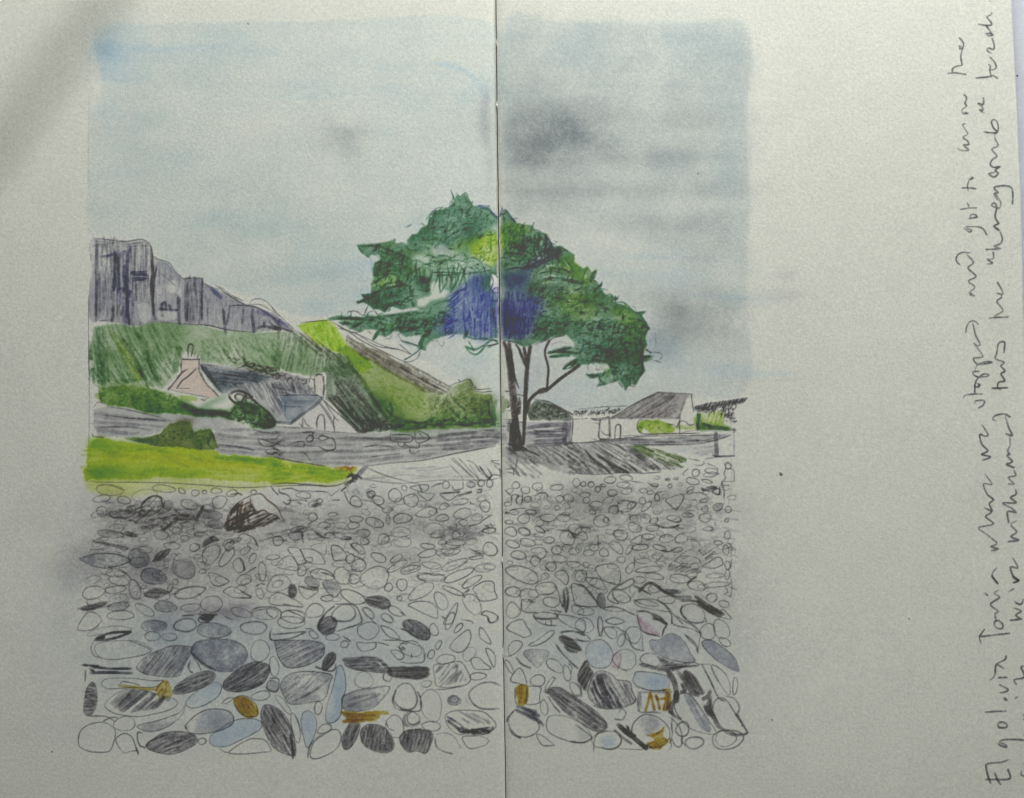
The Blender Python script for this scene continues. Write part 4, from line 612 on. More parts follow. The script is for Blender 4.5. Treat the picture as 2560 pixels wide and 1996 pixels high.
for s, w, k, o in [('165,180 165,220 140,290', 5, K(48, 60, 90), .9), ('205,212 260,280 320,360', 5, K(48, 60, 90), .8), ('430,440 420,540 400,600', 8, K(52, 92, 62), .8), ('600,480 610,560 580,640', 10, K(48, 84, 66), .8), ('260,640 400,690 480,640', 7, td, .7), ('180,720 300,730 400,740', 7, td, .7), ('200,930 330,900 450,900 600,830 720,780', 5, K(52, 50, 84), .9), ('680,510 690,580 680,690', 7, K(44, 42, 76), 1), ('700,540 750,620 760,690', 5, K(44, 42, 76), .9), ('660,600 700,700 740,700', 5, K(50, 46, 80), .8), ('560,720 580,800', 4, GD, .8), ('620,700 640,770', 4, GD, .7), ('520,455 580,450 640,480 690,520', 3, GR, .8), ('770,570 820,595 790,610', 2.4, GR, .7), ('850,640 900,680 940,700', 4, GD, .6), ('850,860 900,900 960,960', 5, K(88, 120, 44), .9), ('900,790 960,860 1000,950', 6, K(84, 116, 40), .9), ('690,930 800,910 900,920 970,960', 5, K(60, 88, 56), .9), ('640,960 760,940 880,970', 4, K(60, 88, 56), .7), ('640,1050 760,1020 900,1030', 5, K(56, 96, 84), .9), ('890,1040 1000,1060 1110,1090', 10, td, 1), ('1180,880 1150,950 1130,1020', 5, K(88, 124, 40), .9), ('1285,930 1240,980 1220,1060', 8, K(74, 94, 56), .9), ('1245,1040 1290,1070 1310,1100', 3.4, GD, .8), ('1355,1055 1340,1110 1300,1130', 5, K(56, 90, 66), .9), ('1400,1230 1450,1215 1500,1270', 5, td, .6), ('1500,1310 1600,1310 1640,1340', 4, td, .8), ('1640,1330 1700,1390 1760,1430 1860,1420', 5, K(70, 96, 84), .9), ('1700,1370 1740,1360 1750,1410', 2.2, K(110, 140, 124), .8), ('1780,1440 1840,1500 1880,1560', 5, td, .7), ('950,1370 1040,1340 1100,1290', 5, K(60, 96, 84), .8), ('960,1280 1060,1270', 4, K(80, 116, 100), .6)]:
    stroke(P('E', s), w, k, o, .3, own_id=CROWN)
for s, w, k, o in [('700,392 850,375 1000,390 1080,400', 8, td, 1.2), ('760,385 880,350 975,335', 5, K(40, 60, 50), 1.1), ('725,442 850,430 960,425', 7, K(48, 90, 64), 1.1), ('890,585 960,530 1040,470', 5, td, 1), ('890,590 990,560 1000,530', 4, td, .9), ('1000,570 1020,520 1060,470', 7, td, 1), ('730,240 800,205 900,185', 5, K(64, 70, 56), .9), ('550,300 620,270 700,240', 3, GR, .7), ('730,300 860,260 960,290', 2.6, GL, .8), ('1165,658 1240,665 1300,660', 7, td, 1), ('1200,690 1280,680', 6, td, .9), ('1320,640 1330,720 1400,760', 5, td, .8), ('1290,790 1320,770 1380,765', 6, K(90, 106, 96), .8), ('1545,730 1590,790', 6, K(96, 108, 100), .7), ('1610,780 1630,830 1650,780', 5, K(84, 96, 90), .8), ('1690,700 1680,770 1740,790 1740,740', 3, GR, .8), ('1840,340 1800,450 1840,600 1720,770', 5, td, .9), ('1865,345 1930,390', 5, K(60, 54, 50), .9), ('1930,385 1990,385 2050,400 2065,430 2040,470', 2.6, GR, .9), ('1945,480 2010,490 2050,510', 3.4, GR, .9), ('1845,505 1940,465', 5, K(110, 128, 96), .9), ('1850,440 1920,430', 8, K(84, 108, 92), .8), ('1180,530 1185,590', 2.4, GR, .7), ('1290,530 1285,590 1340,590 1370,570', 2.6, GR, .8), ('1220,500 1280,470 1400,500', 4, K(60, 52, 60), .9), ('1980,150 1990,320', 3, GL, .7), ('1920,210 1920,300', 2.6, GL, .6), ('0,265 60,240 110,260', 5, td, .8), ('0,330 60,300 120,285', 4, td, .9), ('40,120 90,130 120,150', 5, td, .7), ('180,240 300,260 400,300', 5, K(50, 76, 62), .8), ('1500,40 1490,150 1480,230', 4, K(150, 170, 110), .5), ('1830,370 1830,600 1800,650', 7, K(30, 50, 40), .6)]:
    stroke(P('F', s), w, k, o, .3, own_id=CROWN)
stroke(P('D', '500,910 545,970 545,1080 560,1120'), 2.2, GL, .9); stroke(P('D', '590,870 630,950'), 2.4, GL, .7); stroke(P('D', '240,1590 330,1580 440,1640'), 2.4, GR, .7); stroke(P('D', '500,1500 465,1600 550,1580'), 2.4, GR, .7); stroke(P('D', '560,1550 620,1640'), 2.4, GR, .7)
# bare strip along the fold on the right page
lift(P('X', '1248,480 1252,480 1256,640 1262,780 1266,1000 1270,1170 1256,1170 1250,800'), .75, 3, 1.5, False)
# ---------------------------------------------------------------- pebbles: "cx cy rx ry tilt style" ; polygons: "style|x,y x,y ..."
# style letters: line l light, m medium, s strong, t thick ; fill g grey, d dark, x black, b blue, v violet grey, q grey smudge, o ochre, p pink ; w pointed ends
PEBS = []                                  # (area, polygon, style)
def draw_peb(poly, st, ang=20.0):
    kf = {'l': (2.2, .65), 'm': (2.6, .92), 's': (2.8, 1.15), 't': (4.4, .9)}
    lw = [kf[c] for c in st if c in kf]; lw = lw[0] if lw else (2.6, .75)
    sc = math.sqrt(max(20, np.ptp(poly[:, 0])*np.ptp(poly[:, 1])))
    for c in st:
        if c == 'g': fill(poly, K(138, 137, 138), .5, 1.5, 1, .4, .4); hatch(poly, ang, 4.5, 4.5, K(108, 106, 108), .6, .5, seg=(.4, 1))
        elif c == 'd': fill(poly, K(118, 117, 118), .85, 1.5, 1, .35, .3); hatch(poly, ang, 5, 4.6, K(84, 82, 84), .6, .5, seg=(.3, .9)); hatch(poly, ang+8, 9, 6, K(70, 68, 70), .35, .4, seg=(.2, .6)); hatch(poly, ang, 13, 2.4, None, .5, .2, lifting=True, seg=(.4, 1.0))
        elif c == 'x': fill(poly, K(84, 82, 82), .9, 1.2, .8, .3, .2); hatch(poly, ang, 5, 4, BK, .4, .4)
        elif c == 'b': fill(poly, K(160, 174, 180), .85, 1.8, 1, .3, .3); blob(*poly.mean(0), np.ptp(poly[:, 0])/4, np.ptp(poly[:, 1])/4, K(146, 166, 182), .25)
        elif c == 'v': fill(poly, K(138, 142, 150), .75, 2, 1, .4, .4)
        elif c == 'q': fill(poly, K(140, 142, 142), .75, 2, 1, .5, .5)
        elif c == 'o': fill(poly, K(146, 124, 44), 1.0, 1.5, 1.5, .4, .5); hatch(poly, ang, 5, 4, K(116, 96, 20), .6, .4)
        elif c == 'p': fill(poly, K(178, 164, 166), .7, 1.5, 1, .5, .4)
    if 'n' not in st:
        if rng.rand() < .5 or sc < 14: stroke(poly, lw[0], None, lw[1], .35, closed=True)
        else:
            k = rng.randint(len(poly)); q = np.roll(poly, -k, 0); q = np.vstack([q, q[:2]])
            stroke(q, lw[0], None, lw[1], .35, taper=.1)
            if rng.rand() < .35: h = len(q)//2; stroke(q[:h]+rng.randn(2)*1.2, lw[0]*.8, None, lw[1]*.6, .4, taper=.3)
def E(z, cx, cy, rx, ry, ang, st):
    ox, oy, k = OR[z]; n = 12 if max(rx, ry)/k > 12 else 9
    t = np.linspace(0, 2*math.pi, n, endpoint=False)
    a1, a2 = rng.uniform(0, 6.28, 2); w = 1+.05*np.sin(2*t+a1)+.05*np.sin(3*t+a2)+.02*rng.randn(n)
    pw = 1.0 if 'w' not in st else 1-.35*np.abs(np.cos(t))**3
    x = np.cos(t)*rx*w; y = np.sin(t)*ry*w*pw*(1 if 'w' not in st else (.55+.45*np.abs(np.sin(t))))
    a = math.radians(-ang)
    px = ox+(cx+x*math.cos(a)-y*math.sin(a))/k; py = oy+(cy+x*math.sin(a)+y*math.cos(a))/k
    p = np.stack([px, py], 1); draw_peb(p, st, ang+rng.uniform(-12, 12))
    PEBS.append((math.pi*rx*ry/k/k, p, st))
def EL(z, s):
    for t in s.split(';'):
        a = t.split()
        if len(a) >= 5: E(z, float(a[0]), float(a[1]), float(a[2]), float(a[3]), float(a[4]), a[5] if len(a) > 5 else 'm')
def PL(z, st, s, ang=30):
    p = P(z, s); draw_peb(p, st, ang)
    x, y = p[:, 0], p[:, 1]; PEBS.append((abs(np.dot(x, np.roll(y, 1))-np.dot(y, np.roll(x, 1)))/2, p, st))
CUR[0] = 0
# faint filler pebbles everywhere
GAPS = []
for _ in range(640):
    y = rng.uniform(1215, 1500); x = rng.uniform(215, 1835)
    if 1232 < x < 1268: continue
    if y < 1250 and x < 850: continue
    s = 5+rng.rand()*5+(y-1215)/60
    t = np.linspace(0, 2*math.pi, 7, endpoint=False)+rng.rand(); a = rng.uniform(-.5, .5)
    q = np.stack([np.cos(t)*s*1.4, np.sin(t)*s*.75], 1)*(1+.12*rng.randn(7, 1)); q = q@np.array([[math.cos(a), math.sin(a)], [-math.sin(a), math.cos(a)]])+[x, y]
    stroke(q, 2.2, GL if rng.rand() < .7 else GR, rng.uniform(.35, .8), .5, closed=rng.rand() < .6)
for _ in range(420):
    x = rng.choice([rng.uniform(230, 560), rng.uniform(560, 1230), rng.uniform(1270, 1830)]); y = 1250+abs(rng.randn())*90
    if y > 1480 or 1225 < x < 1270: continue
    stroke([(x, y), (x+rng.uniform(10, 40), y+rng.uniform(-8, 8))], rng.uniform(4, 9), K(128, 127, 128), rng.uniform(.2, .5), .55)
for _ in range(900):
    y = rng.uniform(1215, 1480); x = rng.uniform(215, 1830)
    if 1228 < x < 1268: continue
    a = rng.uniform(0, 6.3); L = rng.uniform(2, 7); stroke([(x, y), (x+L*math.cos(a), y+L*math.sin(a)*.6)], 2, GR, rng.uniform(.2, .6), .4)
# dark smudged band, left
hatch(P('L', '460,380 850,290 1250,330 1500,430 1480,520 1200,600 900,640 780,520 520,430'), 15, 8, 6, K(84, 80, 82), .7, .5, seg=(.1, .3), ajit=25); hatch(P('L', '300,560 800,600 1200,700 1600,600 1900,560 1900,640 1300,740 700,700'), 5, 11, 5, K(110, 106, 110), .6, .5, seg=(.1, .3), ajit=25)
hatch(P('M', '300,620 700,540 1350,620 1300,700 800,740 300,700'), 5, 9, 6, K(104, 102, 104), .6, .5, seg=(.1, .3), ajit=18); hatch(P('N', '500,560 900,560 980,620 950,690 500,760'), 8, 9, 7, K(110, 108, 116), .6, .5, seg=(.2, .5), ajit=12); hatch(P('O', '1420,820 1640,830 1640,890 1560,960 1480,900'), 30, 7, 5, K(96, 96, 100), .7, .5); hatch(P('O', '1080,990 1200,1000 1420,1050 1490,1110 1350,1110 1100,1070'), 20, 6, 6, K(84, 84, 88), .7, .4)
hatch(P('E', '0,0 1,0 1,1'), 0, 9, 1, GL, 0)
hatch(P('L', '1850,1420 2176,1440 2176,1500 1900,1480'), 0, 8, 6, K(140, 126, 146), .6, .5); hatch(P('L', '180,1500 700,1420 720,1500 300,1580'), 8, 9, 8, K(116, 120, 128), .6, .5); hatch(P('L', '1280,540 1700,480 1900,540 1600,620'), 0, 12, 4, K(120, 118, 120), .5, .5, seg=(.1, .3), ajit=30)
# upper strip (drawn in the finer right-hand frame)
EL('G', '500 1330 66 42 5 s;690 1305 75 35 -5 m;1515 1245 46 46 0 s;1690 1265 90 30 5 mw;1700 1225 80 32 -5 m;1480 1345 76 42 -15 m;1650 1345 70 18 -15 sw;1180 1325 30 12 0 x;1280 1312 26 14 0 m;1210 1402 24 24 0 m;1330 1380 30 18 0 l;1055 1305 36 18 0 l;100 1360 45 50 0 m;185 1380 30 28 0 m;270 1385 35 35 0 m;355 1440 32 36 0 m;420 1395 34 14 -15 m;80 1450 40 30 0 l;1900 1160 38 40 0 m;1760 1470 45 40 0 m;1450 1470 40 24 30 m;1700 1420 70 12 8 x')
for s in ['1380,1285 1365,1250 1420,1200', '1580,1415 1640,1450 1700,1465 1800,1430 1810,1505 1720,1470', '1840,1120 1870,1180 1850,1260 1870,1300 1830,1370 1850,1440 1850,1560', '1870,1200 1960,1210 1970,1340', '1840,1350 1970,1348', '1820,1400 1910,1392', '1620,1100 1640,1080 1760,1060', '1500,1145 1550,1160 1620,1135 1600,1110', '1640,1130 1740,1170 1780,1200', '1870,1160 1900,1130 1935,1160', '1420,1070 1500,1090 1560,1100', '740,1345 880,1362', '940,1360 1010,1400 1060,1410 1070,1385', '1340,1500 1500,1480 1600,1490 1690,1560 1700,1580', '1150,1560 1270,1680 1370,1550 1330,1490', '1020,1560 1040,1490 1100,1470 1170,1470']:
    stroke(P('G', s), 2.8, GR, .85, .35)
EL('L', '490 120 165 62 -4 l;400 222 102 42 10 s;660 242 76 48 -5 m;910 190 160 72 5 l;1135 105 135 42 -4 m;1345 130 44 28 -35 s;1505 155 48 36 0 m;1615 145 25 22 0 s;1755 130 68 32 -5 m;1940 160 64 40 10 m;1790 262 86 74 20 s;1000 300 140 100 20 m;1050 290 95 35 5 q;750 352 60 46 0 t;735 350 26 30 0 s;880 385 30 30 0 t;1190 300 52 62 -20 q;1430 292 105 50 -18 m;1660 340 78 40 -18 t;1700 410 130 50 -14 q;1750 530 100 48 -12 q;400 372 62 58 0 m;590 410 130 42 5 q;500 640 165 42 -8 q;740 642 80 26 -18 d;570 575 90 55 0 l;1145 550 42 36 0 t;1270 560 75 70 0 m;1290 605 60 40 0 m;1100 652 90 50 -5 m;1400 560 90 70 0 l;1560 560 80 80 0 l;1250 690 50 45 0 l;1380 690 50 35 0 l;1550 640 60 28 0 m')
EL('L', '1690 884 132 90 48 s;1880 912 130 56 52 s;440 952 285 92 -2 svw;835 925 128 112 -10 mq;1110 892 118 44 38 dmw;1230 782 102 38 -4 m;1495 800 60 45 10 s;1370 1052 136 120 -10 lq;1290 950 90 35 60 l;1160 990 30 60 0 l;1010 1142 158 92 -16 mv;560 1102 112 48 -5 m;600 1192 122 56 -10 m;300 1335 128 80 10 m;560 1298 122 44 8 m;790 1300 64 118 12 s;890 1268 28 24 0 m;1040 1342 140 60 2 dw;1210 1280 32 48 -20 s;1270 1208 34 36 0 m;1440 1332 176 66 14 t;1700 1470 135 92 0 m;1450 1512 122 44 4 m;1150 1500 132 66 -3 qm;910 1540 122 52 -32 m;2020 1012 62 90 15 m;1590 1082 44 26 10 m;600 1500 130 50 10 q;620 1602 160 54 4 m;1620 1642 82 44 10 s;2050 1572 130 50 -14 m;590 1400 110 50 5 l;300 1440 80 40 5 l;1900 750 70 40 20 m;1980 720 70 28 20 q;2080 1180 92 58 25 m;420 700 60 20 0 l')
PL('L', 's', '1832,1320 1930,1266 2050,1312 2160,1392 1960,1392 1880,1350'); PL('L', 'm', '1670,1100 1800,1132 1905,1200 1800,1255 1720,1240 1685,1180'); PL('L', 'xn', '115,1528 300,1470 470,1440 400,1505 260,1550 180,1548', 8); PL('L', 'xn', '1508,1575 1620,1585 1560,1555 1650,1582 1770,1595 1710,1620 1700,1655 1620,1612', 0); PL('L', 'dn', '1590,800 1605,740 1670,695 1780,712 1700,760 1620,800', 35)
PL('L', 'dn', '295,725 400,725 520,760 690,790 700,840 600,810 400,770', -10)
for s, w, k in [('1670,690 1720,672 1785,712 1710,715 1670,690', 4, BK), ('1240,490 1190,540 1135,590', 6, BK), ('1600,310 1560,390 1515,470', 9, GD), ('1250,465 1350,470 1500,465', 6, GD), ('850,330 920,240 1010,190 1090,210 1120,300 1130,340', 5, GD), ('1850,790 1870,830 1900,840 1960,800', 5, GD), ('1850,780 1900,740 2000,720', 3, GD), ('250,825 420,830', 5, K(120, 124, 136)), ('240,850 420,865', 3, GL), ('980,980 1050,930 1130,880', 5, GD), ('1620,630 1660,660 1700,690', 3, GR), ('1350,1608 1490,1600', 4, GD), ('640,1085 700,1120 750,1180', 4, GD), ('220,1440 240,1480', 3, GR), ('1820,1580 1860,1620 1950,1655', 3, GR), ('480,400 540,450 640,440', 4, GD), ('700,480 760,480 800,500', 5, GD), ('1820,660 1880,640 1960,650', 3, GL), ('1260,350 1340,420 1420,440', 6, K(90, 88, 90))]: stroke(P('L', s), w, k, .9, .35)
# boulder
CUR[0] = BOULD
bo = P('M', '-165,600 -140,420 -90,340 0,262 120,190 250,170 330,242 440,332 490,430 530,495 440,500 300,545 100,600 -60,610')
own(bo, BOULD, False)
hatch(P('M', '-170,600 -150,430 -60,300 60,260 130,270 200,370 330,395 465,460 300,545 80,605'), 28, 6, 6, K(58, 48, 42), .95, .45, seg=(.2, .7), ajit=10)
hatch(P('M', '-170,600 -150,430 -60,300 60,260 60,400 60,600'), 80, 7, 6, K(60, 46, 36), .8, .4, seg=(.2, .6), ajit=14)
hatch(P('M', '-150,520 200,480 465,440 470,470 250,560 0,610 -160,605'), 8, 5, 6, K(62, 56, 54), .8, .4, seg=(.3, .8))
for s, w in [('0,255 60,220 120,190 180,175 250,168 330,242 440,330 490,430 530,495', 3.6), ('-150,560 -140,420 -60,310 0,255', 4), ('-110,440 -80,350 0,290', 4), ('120,200 130,290 190,370', 4), ('200,385 280,360 340,395 430,425 465,460', 4), ('-120,180 -20,160 20,180', 4), ('60,290 90,400 100,500', 6), ('-20,330 -40,450 -30,560', 6)]: stroke(P('M', s), w, K(66, 54, 48), .9, .3)
lift(P('M', '80,300 110,310 90,370 60,340'), .7, 1.5, 1); lift(P('M', '130,430 180,400 190,440 140,470'), .5, 1.5, 1)
CUR[0] = 0
EL('M', '160 145 34 26 10 s;750 182 86 40 -5 m;940 250 40 28 10 m;900 300 55 18 8 d;860 442 56 46 0 s;1095 410 55 24 5 m;1370 262 78 58 -35 s;1550 175 46 46 0 t;1545 180 24 24 0 s;1635 240 74 48 -20 s;1835 185 86 72 -25 s;1942 98 32 32 0 m;2025 242 86 78 0 m;1745 355 58 32 5 m;1370 465 86 36 0 s;1590 505 110 54 -18 s;1920 457 106 60 5 s;1460 632 86 44 0 sq;1470 727 56 42 -15 s;1695 702 74 58 20 s;1900 620 108 64 0 l;1930 735 100 60 0 l;450 722 66 52 5 s;1060 662 60 36 0 t;1340 540 70 40 0 m;1190 540 80 40 0 l;1000 535 75 32 0 m;660 660 90 50 0 q;700 590 100 40 5 q;1400 812 98 42 -38 s;1305 930 58 50 50 s;1405 1012 86 72 0 s;1640 920 92 50 -22 s;1850 930 80 34 25 s;1860 1022 134 38 30 m;2010 1062 124 44 16 m;1595 1160 160 134 15 s;1350 1172 66 56 20 s;1210 1140 115 88 -35 m;970 1122 142 62 -14 s;850 1212 92 54 -28 mq;390 915 76 32 3 m;265 1082 44 110 4 m;735 1080 66 44 52 m;150 930 68 36 60 m;620 1320 54 82 0 xn;235 1345 44 64 25 m;1030 1402 72 34 0 s;1335 1385 164 66 -26 s;1640 1450 136 76 -8 d;1760 1270 48 48 0 s;1915 1240 60 72 -10 s;1885 1400 34 28 0 m;885 1550 104 84 15 s;1230 1580 136 104 15 t;1520 1575 86 38 -42 t;1840 1555 92 48 -32 s;1740 1635 78 44 -28 t;300 1590 170 60 0 m;630 1615 140 80 0 m;1440 890 46 50 0 l;1230 990 150 40 0 l;60 840 72 36 30 m;50 700 80 60 0 l;1260 690 60 20 0 q;1750 470 24 60 0 q')
PL('M', 'm', '720,820 860,825 960,890 1005,985 940,1000 850,990 775,950 740,880'); PL('M', 'l', '840,790 1010,750 1010,880 960,870'); PL('M', 'm', '430,1010 520,920 610,905 680,1000 675,1070 560,1060 440,1035'); PL('M', 's', '575,800 700,815 760,930 780,980 690,1000 620,890 580,850'); PL('M', 's', '1088,775 1180,795 1255,880 1250,945 1180,955 1112,950 1085,860'); PL('M', 'm', '320,1300 340,1220 400,1140 480,1122 560,1150 600,1230 540,1290 400,1330'); PL('M', 'm', '345,1400 440,1335 560,1370 700,1450 740,1505 560,1490 400,1480 345,1450'); PL('M', 's', '695,1258 760,1285 920,1310 860,1370 790,1408 720,1350'); PL('M', 'mq', '980,1208 1100,1200 1190,1280 1130,1390 1050,1345 1000,1270')
for s, w in [('370,85 420,150 450,175', 3), ('460,110 470,150 560,180 600,240 570,290 510,265', 4), ('480,115 600,100 680,130', 3), ('1230,140 1250,200 1310,290 1430,320', 3), ('1440,235 1560,260 1660,320 1700,345', 3), ('1250,840 1330,890 1420,930 1460,960', 3), ('950,1095 1020,1110 1110,1145', 3.5), ('700,1265 860,1275 920,1290', 6), ('930,1700 960,1640 1030,1560 1110,1500', 4.5), ('1110,1470 1330,1475 1410,1560 1440,1700', 3), ('550,1540 700,1600 765,1660 700,1702', 3), ('310,1530 330,1590 380,1625', 3), ('120,1560 220,1510 400,1510 480,1560 485,1650', 3.5), ('70,640 160,690 210,780', 4), ('0,930 40,1000 55,1065', 5), ('870,600 930,650 1000,690', 6), ('1180,680 1220,705 1310,690', 4), ('730,600 740,700 750,740', 4), ('1300,750 1340,800 1400,850', 4), ('0,1310 60,1350 130,1395 0,1392', 3), ('60,1110 130,1070 185,1035', 3.5), ('180,1270 240,1230 290,1235', 3), ('1540,1640 1600,1700', 2.6), ('560,240 640,245 700,235 790,250', 2.4), ('1090,240 1170,240', 4), ('670,260 720,285', 4), ('500,1470 730,1505', 3)]: stroke(P('M', s), w, GD, .8, .35)
EL('N', '545 60 42 46 -15 m;840 55 52 34 0 mq;960 40 42 36 0 t;1060 42 36 50 10 s;710 262 96 34 6 m;500 450 76 42 6 s;520 312 55 36 30 m;740 402 106 62 10 m;910 445 62 46 5 m;1005 312 60 68 30 s;750 510 52 40 0 m;400 582 118 72 0 l;660 650 52 44 0 m;1055 600 76 34 3 t;500 742 48 32 5 m;660 740 116 38 3 m;325 787 84 32 -4 s;330 872 118 42 12 m;610 862 108 32 12 m;1065 820 88 76 -15 s;905 920 86 20 6 s;640 1005 158 46 22 m;370 1012 112 40 -10 m;1005 1040 126 50 12 m;690 1130 182 54 24 s;375 1155 168 46 -2 m;850 1203 126 44 30 s;250 1317 158 76 32 m;625 1312 134 30 -24 s;485 1432 72 112 30 m;855 1468 140 86 -58 m;590 520 90 40 -10 l;440 660 100 30 0 l')
PL('N', 'm', '120,92 210,65 330,62 325,120 260,142'); PL('N', 'm', '210,150 320,158 410,170 342,246 260,200'); PL('N', 'm', '470,170 600,158 690,152 640,215 560,242'); PL('N', 'm', '185,410 330,320 430,352 400,415 300,445'); PL('N', 's', '865,1285 960,1215 1030,1198 1105,1215 1120,1320 1148,1396 1040,1432 945,1425 900,1350'); PL('N', 's', '95,1480 160,1445 260,1435 370,1455 440,1530 445,1600 430,1640 300,1590 160,1520'); PL('N', 's', '672,1455 672,1540 640,1640 600,1702 515,1702 570,1590'); PL('N', 's', '960,1590 1010,1552 1100,1575 1160,1620 1150,1670 1070,1690 1032,1615')
for s, w in [('220,60 260,130', 4.5), ('470,160 560,155 700,140', 5), ('690,190 770,165 840,145', 6), ('820,240 840,280 880,285', 3), ('950,500 1040,440 1090,415', 3), ('800,550 900,530 960,500', 4), ('1060,500 1090,545 1125,535', 3), ('990,530 1050,555', 4), ('425,335 440,400', 4), ('205,1120 230,1170 300,1205', 4), ('205,1105 300,1100 400,1130 540,1120', 2.6), ('760,1340 810,1305', 6), ('740,1340 765,1385', 4), ('490,1610 530,1640', 4), ('0,1560 60,1600', 4), ('1030,780 1050,800', 5), ('450,820 560,820 700,800', 3), ('800,810 900,850 980,880', 3), ('360,100 420,60 500,40', 3), ('620,60 640,120 740,100 745,30', 3), ('910,120 960,115 955,150 915,150', 5), ('880,870 960,880', 3)]: stroke(P('N', s), w, GD, .75, .4)
EL('N', '1370 65 50 40 0 m;1512 230 40 38 0 s;1485 122 56 40 0 m;1625 80 64 44 8 m;1410 235 40 52 20 m;1275 288 46 24 5 m;1350 385 56 28 -8 m;1552 382 62 28 -14 s;1890 225 48 40 0 s;1995 218 58 50 -20 m;1855 90 76 36 4 m;1860 332 32 28 0 s;1750 450 95 46 -4 s;1935 452 80 44 0 m;1290 500 50 22 0 s;1465 460 76 54 0 m;1310 612 74 52 -10 s;1470 615 76 40 -22 t;1650 590 66 28 -28 s;1980 690 92 78 0 m;1333 762 84 40 -20 s;1510 742 102 44 -10 m;1760 712 66 38 0 m;1400 890 92 48 -6 t;1850 830 62 50 0 s;1975 810 58 44 0 m;2060 842 62 44 10 m;1885 930 90 48 -10 m;2050 1002 82 36 -8 m;1600 962 56 58 0 s;1785 1025 68 52 -10 m;1300 980 34 26 0 l;1720 1140 44 38 0 m;1450 1120 208 84 -18 s;2105 1137 66 72 -10 m;1725 1285 120 80 0 m;1340 1325 94 60 -2 s;1520 1362 104 78 0 m;1790 1445 96 62 -5 m;1720 1602 145 38 -3 mw;2100 1542 76 50 -25 m;2070 580 75 60 0 m;1650 120 40 30 0 l;1300 130 40 30 0 l;1600 300 60 30 0 l;1650 650 60 30 0 l;1780 560 80 20 5 l;1340 1050 60 20 0 l;1600 220 60 40 0 l')
PL('N', 'm', '1545,828 1620,805 1700,812 1730,870 1665,940 1595,885'); PL('N', 's', '1830,1132 1880,1078 1960,1080 1995,1160 1965,1245 1900,1190'); PL('N', 'm', '1320,1445 1410,1520 1415,1590 1330,1636 1258,1600 1262,1520'); PL('N', 'l', '1445,1420 1560,1425 1480,1560 1620,1580 1440,1550 1440,1480'); PL('N', 's', '2030,1238 2140,1250 2250,1330 2330,1450 2310,1500 2180,1500 2080,1475 2050,1400'); PL('N', 'qn', '1940,1260 1985,1300 2000,1450 1970,1570 1920,1500 1925,1350', 85)
for s, w in [('1235,110 1270,150 1305,178', 3), ('1290,240 1320,250 1320,190 1370,175 1405,195 1375,230 1385,280', 4), ('1445,160 1450,200 1440,270', 3), ('1600,230 1610,180 1700,150 1745,180 1740,220', 3), ('1300,360 1400,340 1480,340', 3), ('1440,1420 1435,1500 1470,1560 1620,1570', 3), ('1600,1440 1560,1450 1520,1420', 3), ('1640,1360 1760,1350 1815,1335', 3), ('1820,1240 1860,1300 1900,1440 1920,1500', 3.5), ('1930,1300 1945,1400 1930,1500', 6), ('1970,1280 1990,1400 1970,1560', 6), ('1950,1420 1960,1560', 4), ('1710,1020 1760,1070', 4), ('1500,915 1560,900 1600,890', 3), ('1890,620 1990,600 2060,680 2100,690', 4), ('2020,620 2080,660', 5), ('1700,600 1760,600', 4), ('1840,590 2000,600', 3), ('1240,385 1290,395', 6), ('1255,350 1275,372', 4), ('1720,1130 1740,1150', 3), ('1770,1545 1900,1560 1860,1590', 3), ('1820,1560 1870,1620', 3), ('1580,1600 1600,1640 1700,1650 1860,1640', 4)]: stroke(P('N', s), w, GD, .75, .4)
EL('O', '85 50 32 28 0 m;180 57 38 32 0 m;255 112 34 36 0 m;322 70 36 16 -12 m;430 155 58 36 -5 t;600 135 68 34 10 m;560 60 80 34 5 m;105 180 66 28 3 m;125 242 42 38 0 m;240 290 80 34 3 m;445 355 56 54 0 mq;195 378 38 36 0 s;660 297 56 38 32 s;590 310 112 64 12 m;785 250 40 38 0 m;830 315 76 34 46 s;960 210 28 44 8 s;1515 245 50 20 6 s;1525 345 42 38 0 m;1675 322 56 44 10 mq;1800 352 38 42 0 s;1780 480 22 22 0 s;1790 655 38 46 0 s;1320 417 66 26 -4 s;1530 450 72 52 0 m;300 490 90 74 0 m;355 476 30 34 0 s;685 460 56 38 0 m;920 485 52 32 28 s;905 572 74 38 6 s;690 565 82 50 -18 m;530 652 84 62 -5 s;855 670 76 32 -2 s;1070 697 88 48 4 s;1245 695 78 52 8 s;760 797 96 36 5 s;630 825 64 30 58 s;985 802 80 28 -12 s;1200 830 62 26 10 s;1680 745 56 24 -8 m;1770 830 38 60 5 m;150 865 64 38 3 m;330 860 54 50 0 s;215 800 60 38 0 m;80 668 56 48 0 m;120 590 54 28 0 m;535 945 54 36 0 m;640 1045 76 38 56 s;120 1005 44 32 -15 m;60 1140 66 74 0 s;860 1060 156 34 6 m;930 1142 112 36 -8 m;745 1182 76 40 -8 m;1230 1170 134 50 -5 s;1320 950 156 46 -5 m;1425 1255 106 54 -6 m;1660 1240 152 32 4 m;1640 1135 110 26 4 l;930 1290 82 42 5 m;535 1378 116 62 -32 s;300 1430 46 94 3 mq;450 1532 122 22 -4 m;120 1562 96 44 0 m;840 1455 142 34 -12 mw;1070 1420 102 46 0 m;1385 1580 146 108 -20 m;1605 1395 66 48 10 s;1750 1470 62 42 -18 m;800 960 90 30 0 l;950 910 50 30 0 l;1300 580 120 46 -6 l;1130 450 60 30 0 l;820 460 60 60 0 l;960 350 60 60 0 l;1560 580 60 24 0 m;800 130 46 30 0 m;880 150 40 24 0 l;930 65 44 22 -10 m;30 820 34 48 0 l;1000 640 60 28 -30 l;1790 1120 30 60 -5 m;1790 1010 34 50 5 m;1350 110 50 24 25 m')
